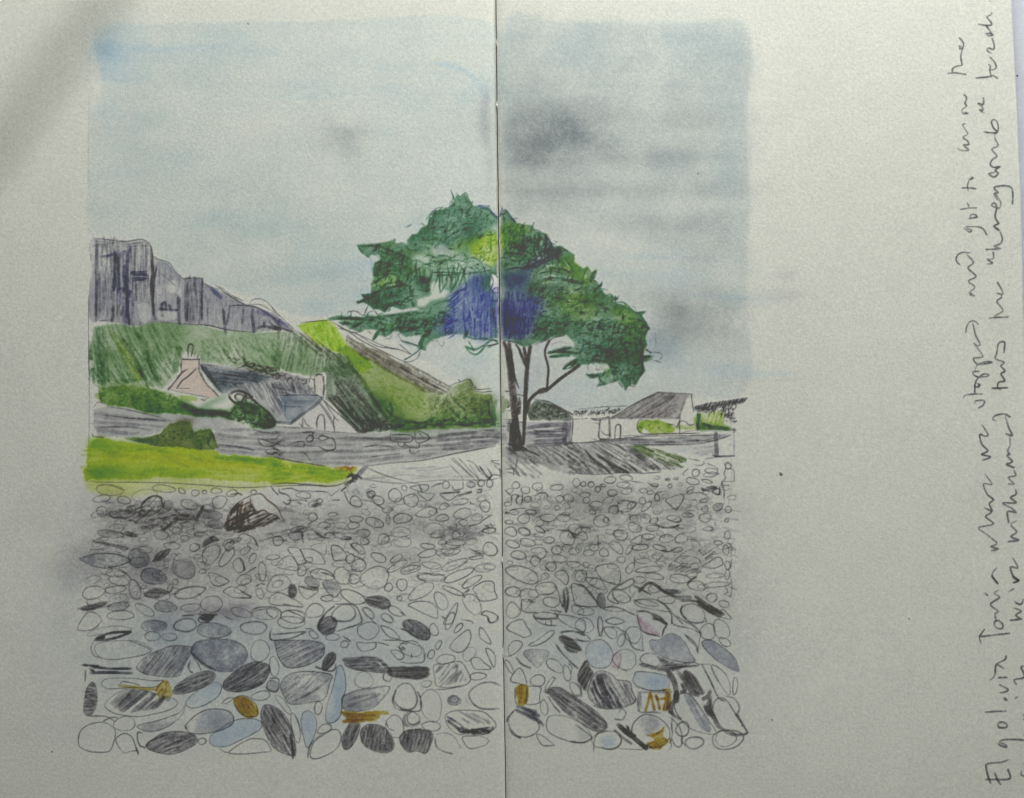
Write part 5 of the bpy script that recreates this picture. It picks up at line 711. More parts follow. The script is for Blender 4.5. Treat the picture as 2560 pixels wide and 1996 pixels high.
PL('O', 's', '1060,240 1120,300 1190,355 1230,300 1275,205 1250,170'); PL('O', 'm', '380,760 450,730 540,780 550,870 500,870 420,800'); PL('O', 's', '230,1045 300,1005 450,1000 520,1075 512,1230 420,1225 320,1185 260,1120'); PL('O', 's', '108,1160 250,1165 320,1205 348,1296 250,1280 150,1225'); PL('O', 's', '1495,1022 1560,985 1640,925 1710,922 1732,1000 1620,1046'); PL('O', 'm', '640,730 700,690 770,655 768,750 700,755'); PL('O', 's', '375,1390 440,1290 560,1215 660,1168 680,1220 560,1290 440,1300 440,1380 500,1460 420,1440'); PL('O', 'm', '1720,1535 1760,1550 1840,1642 1720,1622'); PL('O', 'm', '690,1440 830,1410 960,1425 1060,1490 1120,1560 900,1530 760,1500')
for s, w, k in [('790,1290 830,1235 900,1222 960,1260 1040,1320 1180,1385', 8, BK), ('1050,1310 1130,1320 1220,1330', 12, K(70, 76, 86)), ('1190,1390 1260,1395 1345,1392', 12, K(98, 100, 108)), ('1410,1378 1560,1480 1740,1590', 9, BK), ('1440,1440 1560,1530 1700,1612', 13, BK), ('1240,1432 1340,1430 1440,1440', 7, GD), ('680,1250 760,1290 880,1355', 5, GD), ('740,1330 780,1280', 8, GD), ('250,645 262,700 262,770', 3, GR), ('640,1410 700,1325', 2.4, GR), ('0,1240 80,1250 150,1330 260,1460', 4, GD), ('0,1475 120,1500 250,1500', 3, GD), ('340,1505 480,1505 700,1600', 3, GD), ('965,1420 1060,1490 1130,1600 1130,1700', 4, GD), ('1120,1560 1200,1640 1260,1702', 3, GD), ('1830,900 1840,780 1800,755', 3, GR), ('1840,930 1830,1050', 2.6, GR), ('1830,1150 1845,1300 1820,1385', 3, GR), ('1760,1260 1800,1330 1750,1350 1830,1380', 3, GR), ('1480,95 1520,125 1600,110 1650,95', 6, GD), ('1610,140 1690,175 1700,90', 4, GD), ('1080,470 1180,500 1245,480 1215,430', 4, GD), ('920,510 1020,560 1120,565 1210,540', 5, GD), ('1000,840 1100,850 1130,835', 4, GD), ('1310,705 1400,700', 3, GR), ('690,910 690,1000', 4, GR), ('960,430 965,480', 4, GR), ('720,1555 840,1560 1000,1630 1060,1700', 5, GD), ('910,1640 980,1650 1060,1700', 7, GD), ('1260,1480 1240,1560 1300,1640', 5, GD), ('1450,930 1480,1000', 4, GR), ('1310,1240 1350,1190 1420,1150', 4, GD), ('1730,0 1720,60 1750,130 1750,200', 3, GR), ('1640,490 1650,540', 3, GR), ('1350,240 1380,235 1420,240', 4, GR), ('1280,280 1360,300 1450,320', 3, GL)]: stroke(P('O', s), w, k, .85, .3)
# large foreground pebbles
EL('H', '1720 172 212 86 -4 mq;1390 112 130 78 10 t;1015 120 148 66 4 mq;1000 242 94 54 5 m;1200 250 88 46 0 m;265 995 74 208 -6 d;1500 790 262 96 24 d;1612 945 238 100 34 mb;670 1275 130 82 0 m;1585 1485 46 40 0 s;1800 458 318 196 -4 mvq;1680 1252 276 142 12 smv;1890 1003 78 24 26 mw')
draw_peb(P('H', '115,165 130,105 180,20 240,-40 330,-30 400,50 345,125 275,165 190,178'), 'm'); PEBS.append((900, P('H', '115,165 130,105 180,20 240,-40 330,-30 400,50 345,125 275,165 190,178'), 'm'))
PL('H', 'ql', '240,240 260,190 400,140 600,118 752,150 740,180 560,190 400,220')
PL('H', 'm', '320,420 335,340 450,305 700,295 850,340 980,410 900,460 760,490 560,518 400,500')
stroke(P('H', '310,300 272,380 310,470 400,500'), 3, GR, .7); stroke(P('H', '720,290 860,310 1000,395'), 3, GR, .6)
for s, w in [('320,285 400,240 520,200 740,190', 7), ('320,290 450,285 600,250 740,195', 7), ('330,270 420,255', 9), ('170,580 280,590 360,595', 6), ('280,605 500,625 740,625', 7), ('265,675 500,670 750,680', 8), ('260,630 300,655', 7)]: stroke(P('H', s), w, K(46, 46, 54), 1, .3)
PL('H', 'gm', '810,605 880,520 1000,440 1110,395 1240,352 1450,368 1465,410 1400,540 1350,640 1300,712 1100,718 900,680 830,640', 52)
PL('H', 'm', '395,810 430,755 550,737 800,742 1000,770 1130,768 1040,840 700,850 500,865 430,845')
fill(P('H', '600,815 760,825 900,850 1060,860 1060,880 900,880 700,845 590,835'), K(146, 128, 50), .8, 1.5, 1); PL('H', 'on', '1060,950 1035,870 1090,790 1140,755 1195,790 1225,940 1150,985 1080,985', 60); stroke(P('H', '610,820 640,780 740,790 850,820'), 2.6, GD, .9)
PL('H', 'm', '435,1070 490,980 600,905 700,868 860,872 1060,930 1250,980 1292,1050 1180,1120 1000,1165 850,1190 700,1182 540,1150')
hatch(P('H', '500,1060 560,960 700,880 900,880 1060,930 1200,980 1100,1060 960,1120 800,1140 640,1140'), 42, 7, 10, K(104, 103, 106), .8, .3, seg=(.7, 1.1), ajit=4); hatch(P('H', '520,1020 700,900 900,890 760,1060 640,1090'), 42, 7, 7, K(90, 89, 92), .5, .35)
PL('H', 'mq', '815,1312 900,1275 1060,1240 1240,1180 1340,1130 1380,1060 1370,1130 1300,1220 1180,1310 1040,1362 920,1362', 15)
PL('H', 's', '128,1530 140,1380 220,1300 330,1265 430,1262 520,1310 560,1380 540,1500 490,1600 380,1615 240,1600'); PL('H', 's', '565,1470 600,1420 680,1392 760,1440 795,1530 805,1595 740,1600 670,1625 610,1565')
PL('H', 'sd', '925,1530 990,1470 1120,1390 1280,1365 1420,1385 1510,1430 1525,1490 1440,1560 1240,1635 1080,1620 960,1580', 22)
PL('H', 'mb', '1680,1500 1690,1420 1780,1350 1900,1270 2040,1220 2200,1220 2284,1260 2282,1330 2180,1400 2020,1480 1880,1540 1750,1545', 25)
PL('H', 's', '1910,1625 1960,1565 2060,1500 2170,1455 2310,1462 2370,1520 2400,1600 2300,1615 2100,1632')
for s, w in [('880,1392 830,1375 820,1450 850,1530 910,1560', 4), ('205,640 205,700 200,780', 3), ('1450,530 1425,600 1440,650 1470,670', 4), ('1480,490 1540,570 1570,640', 3), ('250,1185 440,1190 540,1240', 3), ('410,1250 500,1205 580,1200', 3), ('1460,430 1600,560 1740,640', 4), ('1380,1290 1400,1330', 4), ('800,1540 830,1630', 4), ('1800,1570 1850,1610 1910,1615', 2)]: stroke(P('H', s), w, GD, .85, .3)
PL('H', 'os', '1960,1010 2010,955 2080,945 2150,975 2225,1060 2245,1160 2200,1195 2100,1190 2010,1120', -50); fill(P('H', '2020,980 2100,960 2170,1060 2200,1170 2100,1150 2050,1080'), K(150, 126, 30), .5, 3, 2)
PL('H', 'xdn', '1560,20 1720,0 1700,50 1620,70', 20)
EL('I', '165 142 166 72 0 t;600 78 158 72 -4 m;870 225 62 36 -38 s;1095 250 76 44 0 m;1515 175 130 100 0 m;1235 335 50 38 32 s;235 415 112 128 0 m;405 600 58 116 8 m;1745 718 50 60 0 s;385 830 66 70 0 mq;925 1090 44 82 -8 s;1000 1335 88 50 28 s;250 945 110 54 8 m;1465 762 114 92 0 l;1960 960 138 152 12 t;2050 1215 72 76 0 s;1830 1312 104 142 10 m')
EL('I', '1035 118 112 104 20 sd;1050 535 122 62 62 x;190 0 1 1 0 l')
stroke(P('I', '2010,1130 1950,1190 1950,1280 2040,1300 2120,1260'), 9, K(112, 112, 112), .8)
PL('I', 'dm', '-180,870 -190,790 -60,660 120,560 250,550 340,590 345,680 270,800 120,870 -40,900', 28)
for s, w in [('385,150 358,200 375,285 560,275 680,240 780,190', 4), ('390,220 560,208 760,185', 4), ('1130,190 1280,140 1400,100 1450,50 1430,0', 4), ('770,150 850,160 910,220', 2.6), ('300,830 340,880 410,905', 4), ('345,740 450,745 460,850 430,900', 4), ('1000,0 950,60 925,140', 7), ('1210,240 1265,270 1300,300', 4), ('1700,290 1880,290 2010,320 2160,380 2176,440 2176,500', 3), ('1600,310 1700,330 1755,352', 3), ('1860,360 1920,405', 5), ('2030,440 2030,495', 3), ('1130,570 1130,620 1060,655 900,600 900,610 1000,640', 5), ('1840,1100 1805,1000 1840,880', 4), ('1860,1105 1980,1125 2130,1120 2140,1000', 4), ('1720,1240 1760,1330 1815,1355', 3), ('2140,980 2100,900', 4)]: stroke(P('I', s), w, GD, .8, .35)
PL('I', 's', '1665,118 1775,148 1850,210 1888,272 1770,252 1700,185'); PL('I', 's', '1378,320 1500,322 1600,318 1595,380 1500,416 1420,405'); PL('I', 's', '1785,412 1870,412 1930,450 1935,495 1880,520 1830,480')
PL('I', 'gs', '425,295 640,290 860,295 980,335 1000,400 965,490 800,580 630,616 530,592 455,490 428,390', 25)
PL('I', 'sq', '480,850 500,770 580,695 780,658 1070,695 1060,800 1000,975 850,1022 610,1045 530,960', 30); hatch(P('I', '500,840 560,720 800,670 1000,700 800,860 600,980 530,940'), 35, 7, 5, K(112, 112, 112), .5, .6, seg=(.1, .3)); stroke(P('I', '620,1020 780,940 900,870 1050,750'), 6, GR, .7, .5)
PL('I', 'dn', '1210,505 1350,490 1500,482 1650,510 1740,575 1800,650 1720,668 1600,660 1400,640 1290,590', 0); stroke(P('I', '1225,540 1260,590 1380,635 1600,665 1700,670'), 4, GD, .9); stroke(P('I', '1540,520 1640,555 1700,620'), 4, op=.8, lifting=True)
PL('J', 'xn', '-150,640 -100,600 100,598 330,605 335,650 340,700 230,745 0,738 -140,700', 0)
PL('I', 'bm', '1015,1240 1030,1060 1100,840 1150,620 1200,590 1240,700 1250,860 1212,980 1190,1170 1100,1262'); PL('I', 'mq', '1230,1100 1210,965 1350,890 1560,850 1765,835 1700,960 1580,1080 1400,1130', 18); hatch(P('I', '1240,1020 1400,940 1620,880 1700,900 1560,1010 1300,1110'), 20, 8, 7, K(110, 108, 110), .7, .4)
PL('I', 'on', '1205,1130 1450,1145 1740,1132 1752,1160 1660,1180 1600,1235 1400,1248 1220,1238 1280,1190', 0)
PL('I', 'dm', '1215,1540 1205,1440 1270,1310 1320,1250 1420,1280 1380,1440 1300,1560 1245,1580', 68); PL('I', 'dm', '1440,1480 1430,1360 1500,1290 1600,1285 1720,1330 1800,1440 1820,1560 1740,1620 1600,1600 1500,1550', 82)
PL('J', 'dm', '0,1470 20,1400 120,1350 290,1350 385,1390 380,1480 310,1620 200,1600 100,1610 40,1560', 75)
PL('I', 'm', '415,940 500,975 590,1100 602,1168 540,1130 460,1030'); PL('I', 'dm', '250,1210 270,1080 330,1050 450,1100 560,1220 630,1400 650,1640 560,1640 420,1575 320,1430', -62)
stroke(P('I', '600,1400 620,1550 625,1680'), 7, GD, 1)
PL('I', 'm', '600,1210 630,1150 690,1260 712,1400 690,1505 630,1400'); PL('I', 'bm', '720,1250 745,1150 820,1125 890,1200 906,1320 875,1430 800,1560 755,1450'); PL('I', 's', '832,1662 860,1520 950,1430 1100,1345 1170,1365 1192,1450 1150,1560 1040,1640 900,1690')
stroke(P('I', '800,1690 820,1560 870,1480 960,1400'), 5, GR, .8); stroke(P('I', '640,1150 720,1340 740,1400'), 3, GR, .7)
# left page near the fold and right page
EL('J', '400 165 50 74 10 m;590 58 104 44 66 s;690 145 74 28 50 s;455 345 60 28 58 s;368 455 60 36 62 s;540 512 108 58 6 m;820 450 98 62 52 l;920 715 96 42 8 s;310 805 62 40 5 l;370 1060 130 185 8 l;640 1000 78 56 0 q;640 990 54 40 0 m;370 1305 112 56 -8 m;130 390 138 88 -8 m')
EL('J', '200 162 190 84 -28 dm;2010 320 168 48 -30 xn;1830 590 110 64 -38 m;1975 680 44 96 12 m;1705 1085 44 92 5 m;2070 870 98 46 -55 m;1290 600 30 90 28 m;1630 765 90 66 0 s;1770 800 90 24 58 m')
PL('J', 's', '590,370 630,300 720,220 810,165 838,250 805,350 740,420 670,432 610,402'); PL('J', 's', '940,158 975,145 1060,275 1070,335 1000,300 942,250'); PL('J', 's', '838,512 930,495 1000,560 1075,625 930,635 870,610'); PL('J', 's', '1015,388 1080,408 1126,485 1112,612 1050,500')
PL('J', 'ms', '400,588 520,570 640,545 725,548 790,640 832,768 700,838 450,835 412,730'); hatch(P('J', '430,600 640,560 700,620 780,760 640,800 460,830'), 52, 8, 6, K(112, 111, 112), .7, .5)
stroke(P('J', '1185,825 1080,785 960,800 860,860 815,930 850,1020 940,1090 1060,1105 1170,1095'), 4.6, GR, .95); PEBS.append((2400, P('J', '1170,825 1080,785 960,800 860,860 815,930 850,1020 940,1090 1060,1105 1170,1095'), 's'))
stroke(P('J', '770,960 790,1020 830,1050'), 3, GL, .9)
PL('J', 'ms', '535,1225 560,1155 700,1118 960,1130 1060,1190 1135,1285 1100,1350 980,1405 700,1402 590,1330'); hatch(P('J', '560,1180 800,1330 1100,1330 1040,1390 700,1390 580,1310'), -35, 8, 9, K(52, 52, 58), .95, .35); hatch(P('J', '700,1340 1000,1310 1120,1330 980,1400 760,1400'), 5, 6, 8, K(56, 56, 64), .9, .3); hatch(P('J', '640,1130 960,1140 1070,1250 1000,1300 760,1260'), -30, 9, 6, K(120, 118, 118), .8, .5)
PL('J', 'm', '738,1440 840,1425 950,1422 1046,1470 1000,1530 820,1568'); stroke(P('J', '420,1400 540,1385 640,1430 700,1530 720,1560'), 4, GL, 1); stroke(P('J', '415,1440 430,1540 500,1600 620,1632'), 4, GR, .9)
PL('J', 's', '1262,140 1310,80 1440,42 1500,130 1550,215 1470,256 1400,225 1290,175'); PL('J', 's', '1520,345 1620,290 1780,175 1822,205 1720,300 1600,352'); PL('J', 'm', '1300,465 1285,370 1340,300 1420,300 1447,345 1380,430'); stroke(P('J', '1255,482 1320,475'), 3, GR, .9)
PL('J', 'lq', '1460,450 1520,400 1740,410 1750,480 1680,560 1620,610 1520,520'); PL('J', 's', '1410,615 1460,670 1490,760 1492,820 1400,800 1312,772 1330,700'); PL('J', 'm', '1500,845 1580,835 1665,850 1650,950 1640,1032 1500,1045 1510,940'); PL('J', 'on', '1372,850 1430,822 1510,842 1518,900 1510,1000 1460,1060 1400,1050 1380,960', 85)
stroke(P('J', '1360,850 1365,1000 1385,1050'), 4, GR, .8)
for s in ['1380,1070 1480,1100 1640,1180', '1370,1110 1520,1190 1600,1230', '1440,1090 1560,1150 1690,1290', '1450,1130 1580,1200 1660,1260', '1500,1110 1600,1130']: stroke(P('J', s), 9, K(86, 88, 96), .85, .35)
PL('J', 's', '1285,1240 1360,1115 1480,1165 1600,1225 1648,1320 1600,1390 1500,1435 1400,1425 1310,1340'); PL('J', 's', '1615,1400 1700,1428 1765,1480 1822,1532 1700,1535 1645,1480')
PL('J', 'dm', '1750,900 1800,850 1900,852 2020,925 2176,1030 2290,1110 2390,1200 2442,1290 2380,1362 2261,1345 2131,1265 1960,1140 1840,1010', -38)
stroke(P('J', '1755,960 1820,1060 1900,1135'), 5, op=.8, lifting=True); stroke(P('J', '1750,950 1810,1050 1890,1140'), 3.6, GD, .9); PL('J', 'm', '1760,1195 1940,1183 2080,1240 2200,1320 2265,1440 2176,1500 2010,1488 1755,1370'); fill(P('J', '2060,1280 2176,1330 2240,1430 2120,1480'), K(156, 158, 158), .6, 4, 2)
PL('J', 'm', '1865,-10 1880,40 2000,120 2176,185 2176,60 2000,0'); 
for s, w in [('1580,0 1640,75 1750,112 1860,115', 3.4), ('1600,25 1720,40 1860,30', 3), ('1720,50 1725,110', 3), ('1790,40 1790,110', 3), ('1900,195 2040,182 2176,230', 5), ('1900,200 1980,260 2120,295 2176,300', 3), ('1840,330 1900,420 2000,530 2100,620', 5), ('1370,490 1440,570 1540,620', 5), ('1940,350 2000,410 2090,430', 7), ('1980,560 2030,600 2020,690', 3), ('1710,890 1740,910', 8), ('1810,730 1850,745', 3), ('1350,1120 1280,1200 1265,1250', 4), ('1290,1330 1340,1400 1420,1440', 6), ('2010,1488 2176,1500', 4), ('420,870 560,865 700,830', 3), ('720,45 830,60 870,90', 3), ('0,150 60,170 120,200', 4), ('0,545 100,560 270,545 300,450', 3), ('20,360 60,400', 5), ('0,330 80,330', 3), ('1030,10 1060,80 1130,60 1160,10', 4)]: stroke(P('J', s), w, GD, .75, .35)
EL('K', '100 110 112 84 -8 m;285 120 28 120 2 s;460 64 116 38 -3 sw;410 197 86 58 -35 s;535 288 42 82 -20 m;680 222 90 106 25 m;1560 190 86 100 10 s;1720 162 84 126 28 m;1762 312 78 42 -38 s;580 515 140 118 5 m;1880 832 26 112 -5 m;1260 1342 80 82 0 t;1400 1500 112 66 4 t;1790 1462 190 112 5 t;1770 1450 120 100 20 m')
stroke(P('K', '500,150 600,210 670,370 790,415'), 4, GR, .8); stroke(P('K', '400,130 500,145 560,200'), 3, GR, .8); stroke(P('K', '790,210 785,340 800,415'), 3, GR, .8)
PL('K', 'sn', '722,-20 890,-15 1070,92 1040,180 1010,242 810,200 750,120'); fill(P('K', '725,-10 790,40 900,120 980,220 810,195 752,120'), K(176, 150, 160), .7, 1.5, 1, .5); hatch(P('K', '725,-10 790,40 960,160 980,220 810,195 752,120'), -50, 7, 3, K(164, 126, 138), .6, .4)
for s, w in [('722,-20 750,110 810,195 990,242', 4), ('890,-10 960,30 1072,92 1040,160 1015,245', 4.5), ('910,35 1000,55 1070,95', 7)]: stroke(P('K', s), w, GD, .95, .3)
PL('K', 'mv', '868,310 885,285 985,283 1100,213 1200,232 1290,320 1350,440 1400,545 1200,540 1000,470 900,400')
PL('K', 'dn', '750,575 830,575 940,610 1010,590 960,490 1060,520 1200,560 1345,540 1350,560 1270,610 1130,660 950,650 800,620', 5); stroke(P('K', '1100,620 1280,600 1440,590'), 6, GD, .9); EL('K', '880 520 118 76 -8 m')
PL('K', 'mv', '1490,310 1560,290 1660,320 1860,480 1905,560 1922,655 1800,610 1660,520 1530,395', -40); PL('K', 'bm', '118,470 140,340 240,285 340,300 420,400 435,490 390,590 290,622 180,590')
PL('K', 'xn', '110,515 160,590 208,690 150,780 112,900 60,820 20,730 50,610', 60); fill(P('K', '440,470 520,430 520,620 425,590'), K(176, 154, 160), .7, 1.5, 1, .5); stroke(P('K', '420,590 500,620 600,655'), 3, K(150, 120, 130), .8); stroke(P('K', '520,430 530,520 490,650'), 3, K(130, 100, 110), .7)
PL('K', 'sg', '140,885 170,780 230,680 310,650 420,690 490,755 630,780 660,880 705,1000 600,1070 430,1100 250,1055 160,980', -62); hatch(P('K', '180,860 240,700 360,680 460,860 560,1060 420,1090 260,1040'), -62, 8, 7, K(62, 62, 70), .9, .4, curve=.06, seg=(.5, 1.1))
PL('K', 'bm', '672,780 690,710 735,660 1000,690 1092,742 1082,860 900,888 750,842')
for s, w, o in [('700,835 800,865 920,885 1060,880', 4, .8), ('740,905 900,905 1130,900', 6, .6), ('740,900 735,1000 745,1120', 8, .6), ('730,1110 780,1145 900,1140 1000,1150', 5, .7), ('760,900 770,1080', 4, .6)]: stroke(P('K', s), w, GR, o, .4)
for s in ['818,1135 850,1030 875,915', '885,920 900,1000 925,1110', '930,960 945,940 970,1010 990,1100', '945,950 960,980', '980,985 1050,975', '1020,870 1080,880 1110,870']: stroke(P('K', s), 7, K(130, 102, 22), 1, .25)
PL('K', 'on', '1050,905 1110,940 1120,1020 1110,1110 1060,1130 1030,1105 1045,1000', 85)
for s, w in [('1090,660 1150,760 1185,880 1190,1000', 15), ('1190,900 1170,1000 1125,1060 1120,1130', 14), ('1120,1130 1160,1180 1230,1215', 9), ('1250,800 1290,880 1250,900', 10), ('1210,670 1300,780 1370,900 1440,935', 13), ('1590,890 1550,960 1510,980', 11), ('1590,950 1570,1080 1640,1220 1680,1310', 12), ('1520,1060 1560,1150 1600,1180', 9), ('1590,1000 1600,1150', 10)]: stroke(P('K', s), w, K(66, 64, 66), .85, .4)
PL('K', 'xn', '1290,640 1380,680 1460,800 1528,918 1500,930 1400,900 1330,790 1270,690', -60)
PL('K', 's', '1160,1062 1180,960 1230,925 1330,920 1430,1030 1560,1225 1655,1380 1550,1396 1350,1330 1215,1190'); fill(P('K', '1265,935 1350,940 1440,1060 1560,1240 1600,1370 1500,1340 1400,1200 1330,1060'), K(124, 128, 140), .8, 2, 1.5, .4, .4); hatch(P('K', '1280,940 1340,940 1600,1360 1520,1340'), -58, 8, 5, K(100, 104, 116), .6, .4)
PL('K', 'm', '1598,590 1660,600 1760,680 1810,780 1825,900 1800,935 1720,830 1650,720'); stroke(P('K', '1490,580 1580,750 1680,960 1760,1010'), 4, GD, .95); stroke(P('K', '1400,545 1460,575 1590,570'), 3, GR, .8)
PL('K', 't', '1620,1100 1640,1010 1710,970 1790,1010 1880,1150 1960,1270 2022,1392 1900,1400 1740,1330 1660,1230'); stroke(P('K', '1760,950 1870,980 1932,1080 1905,1170'), 5, GR, .9); stroke(P('K', '1680,1310 1800,1390 1920,1412 2025,1385'), 7, GR, .9); stroke(P('K', '1880,1150 1960,1260 2030,1380'), 6, GR, .8)
for s, w in [('1130,0 1140,80 1200,120 1350,150 1440,190 1480,210', 3.6), ('1180,0 1280,60 1380,110 1480,200', 5), ('1260,0 1320,60 1420,85 1520,70', 4), ('1480,210 1460,300 1440,400', 3), ('1280,220 1340,260 1410,330 1440,430', 5), ('1290,225 1350,300 1420,360', 3), ('1100,1190 1150,1230 1200,1290', 4), ('1140,1200 1130,1300 1140,1400 1110,1500', 4), ('1130,1450 1180,1540 1240,1540 1260,1440', 4), ('1220,1300 1250,1400 1250,1480 1300,1540', 4), ('1100,1430 1130,1520 1110,1580', 3), ('210,1605 215,1480 260,1390 380,1358', 4), ('450,1345 540,1430 650,1510', 7), ('500,1150 540,1100 590,1140 575,1190 540,1230 460,1220', 4), ('280,1550 400,1580 500,1550 540,1480 500,1400', 4), ('300,10 320,150 270,240', 3), ('0,920 60,960 60,860 0,800', 3.4), ('0,1290 80,1350 185,1440 90,1500 0,1503', 4), ('500,1570 700,1580 800,1580', 2), ('1500,560 1490,590', 3), ('1520,0 1540,70', 3), ('0,190 80,200 170,285 80,300 0,270', 4), ('200,1060 300,1090 400,1105', 4), ('1130,1150 1100,1130', 4)]: stroke(P('K', s), w, GR, .9, .35)
EL('K', '370 1470 168 110 4 m'); fill(P('K', '280,1440 400,1400 460,1460 430,1520 320,1520'), K(150, 166, 180), .8, 4, 2, .4)
EL('K', '885 1372 240 188 -15 s'); fill(P('K', '730,1240 900,1210 1000,1300 960,1360 820,1400 760,1330'), K(134, 136, 140), .8, 4, 3, .4, .4); PL('K', 'on', '830,1405 1000,1365 1050,1308 1025,1430 1092,1495 985,1575 880,1562 830,1500 930,1465 900,1430', 30)
for s, w in [('500,1290 600,1380 720,1470 830,1565', 13), ('600,1300 640,1370 700,1420', 6)]: stroke(P('K', s), w, BK, 1, .3)
for s, w in [('900,1560 840,1530', 4)]: stroke(P('K', s), w, BK, 1, .3)
# rough pencil frame on the right
stroke(P('Y', '1558,960 1560,1040 1550,1090'), 2, GL, .5)
# ownership: the hundred largest pebbles are parts of their own
PEBS.sort(key=lambda t: -t[0]); BIG = PEBS[:100]
for i, (a, p, st) in reversed(list(enumerate(BIG))): own(p, PEB0+i)
# ---------------------------------------------------------------- handwriting
HG = K(72, 76, 74); WR = []
def wr(z, e, s, w=3.2, o=1.0):
    w = w*1.32+.3
    for t in s.split(';'):
        p = P(z, t); q = smooth(p); stroke(p, w, HG, o*rng.uniform(.85, 1.1), .3, own_id=e, taper=.06, wob=.1); WR.append((e, p))
wr('Q', TXT1, '705,625 780,622 865,634;752,622 752,590 775,570 835,553 830,530 824,490 828,450 840,412;840,412 812,390 815,420 845,398 842,360 812,325;890,965 845,968 832,940 868,908 872,900 858,880 872,835 850,805;850,960 880,965;795,1265 830,1280 890,1280 860,1250 845,1235 890,1232 880,1200 840,1172 882,1140 860,1100 838,1062 858,1053;830,1600 890,1600 950,1606;888,1625 880,1580 895,1535 922,1510 928,1520 905,1528')
wr('Q', TXT2, '950,665 1060,655 1100,645 1135,668;1085,655 1070,600 1075,560 1060,550;1070,600 1112,590 1125,570 1110,530 1075,490;1085,455 1065,445 1045,430 1060,410 1100,422 1108,395 1098,350 1090,330;1030,290 1070,285 1095,300 1060,305 1040,285;1095,295 1070,260 1035,215;968,205 1020,215 1082,215 1080,190 1045,145 1075,130 1088,110;1022,965 985,935 1012,938 1005,910 970,880 1012,892 1020,870 1015,835;1015,1122 1070,1130 1130,1130 1142,1085 1128,1030 1095,1020 1085,1050 1105,1095 1130,1115;1115,1140 1112,1175 1140,1240 1088,1272 1130,1330 1092,1360 1073,1400 1100,1425 1155,1420 1115,1450 1142,1475 1112,1508 1085,1500 1060,1480 1108,1468;1068,10 1075,14', 3.4)
wr('Q', TXT2, '1265,1703 1266,1650 1250,1595 1180,1582 1108,1595 1112,1615 1142,1640 1108,1652 1135,1703', 3.6)
wr('R', TXT1, '815,150 880,140 955,135;895,132 880,95;888,230 920,222 962,215 950,195 915,192 898,225;850,308 895,342 915,328 880,312;862,300 890,295 960,297 1010,312 1045,365;820,625 785,585 795,540 840,515 900,520;872,530 930,600 885,648 952,718 890,760 942,810 895,855;890,860 940,885 905,880 910,865;865,1200 872,1150 900,1105 940,1100 970,1126;925,1120 950,1220 988,1300 960,1308 935,1288 965,1330 1010,1402 935,1415 938,1440 965,1465 1020,1465 1088,1452 1050,1445 980,1462 948,1500 945,1520;925,1530 975,1528;925,1530 930,1555 965,1575;960,1578 1040,1572 1062,1558 1020,1550 965,1590 945,1640 940,1703;960,1630 985,1640 975,1662 950,1660')
wr('R', TXT2, '1112,5 1162,90 1150,138 1112,130 1085,112 1108,92 1130,130 1115,200 1128,245 1145,270 1105,292 1150,330;1120,300 1145,325;1155,335 1176,395 1160,442 1108,460 1160,482;1162,485 1100,488 1040,490;1045,615 1092,605 1050,575 1098,568 1100,515;1265,0 1266,50 1263,100;1060,1075 1140,1068 1225,1065;1112,1082 1112,1055 1182,1010 1130,935 1168,900 1170,880;1125,862 1180,868 1165,820 1135,770;1090,1670 1160,1670 1220,1667;1160,1685 1135,1660 1148,1620 1198,1608 1165,1550 1200,1525 1165,1482 1190,1450 1118,1420 1130,1370 1145,1290 1195,1280 1190,1365;1230,790 1235,796', 3.6)
wr('T', TXT1, '940,0 945,78;845,125 855,100 900,90 1005,85;960,22 985,12;942,165 950,145 1022,142 1012,182 975,205;1000,345 1055,430 1030,445 985,430 1000,510 1052,570 1000,600 1076,622 1010,650;1030,765 1086,855 1018,850 1045,935 1100,985 1066,1020 1092,1080;1025,1055 1085,1090 1035,1130 1100,1192 975,1225 1050,1285 1128,1350 1125,1368 1080,1385 1142,1405 1085,1420;1130,1560 1090,1625 1138,1700', 3.4)
wr('T', TXT2, '1220,33 1090,37;1125,315 1095,302 1112,272 1190,256 1240,280;1202,272 1230,370 1262,438 1210,425;1240,440 1242,520 1222,570 1240,602 1215,610 1262,662 1212,685 1275,712 1235,695;1275,735 1290,780 1230,798 1275,852 1230,850;1290,900 1292,940 1248,968 1292,1012 1180,1015 1250,1055 1292,1095 1222,1088 1230,1180;1302,1165 1250,1197 1298,1260 1250,1300 1315,1330 1230,1342;1265,1480 1308,1565 1246,1560 1275,1650 1318,1672 1272,1692', 3.8)
wr('U', TXT1, '975,0 1020,55;925,130 945,148;1030,108 995,135 1037,165 968,218 1028,272 1002,290 1010,338;1030,342 1062,370 1058,400 1030,405 1000,380 1000,350 1030,342;897,520 883,470 920,410;890,466 1000,452 1112,440;960,803 1000,760 1012,680 1070,710;1015,672 1080,640 1086,615;1025,780 1090,778;925,1045 1000,1038 1085,1035;1035,895 1075,890 1102,870 1040,835', 3.8)
wr('U', TXT2, '1145,0 1182,35 1150,50;1110,120 1145,100;1150,195 1180,215 1208,212 1218,180;1145,245 1202,270 1162,300 1205,330;1205,332 1120,340;1225,690 1202,698 1220,740 1222,780 1150,795 1165,830;1160,935 1178,928', 3.8)
wr('V', TXT1, '205,625 255,605 325,635 322,680 260,690 205,675 205,625;195,915 260,955 325,965 300,930 225,895 240,870 380,855 575,865;350,1150 240,1185 50,1205 30,1260 50,1360 90,1480;15,1430 120,1430 365,1420 345,1290;150,1330 190,1430 235,1500;280,265 300,290 322,290 300,265', 4.2)
wr('V', TXT3, '540,1310 530,1360 575,1385;570,490 565,520;575,560 568,570;575,770 568,800;575,1185 570,1215;470,240 455,262', 4)
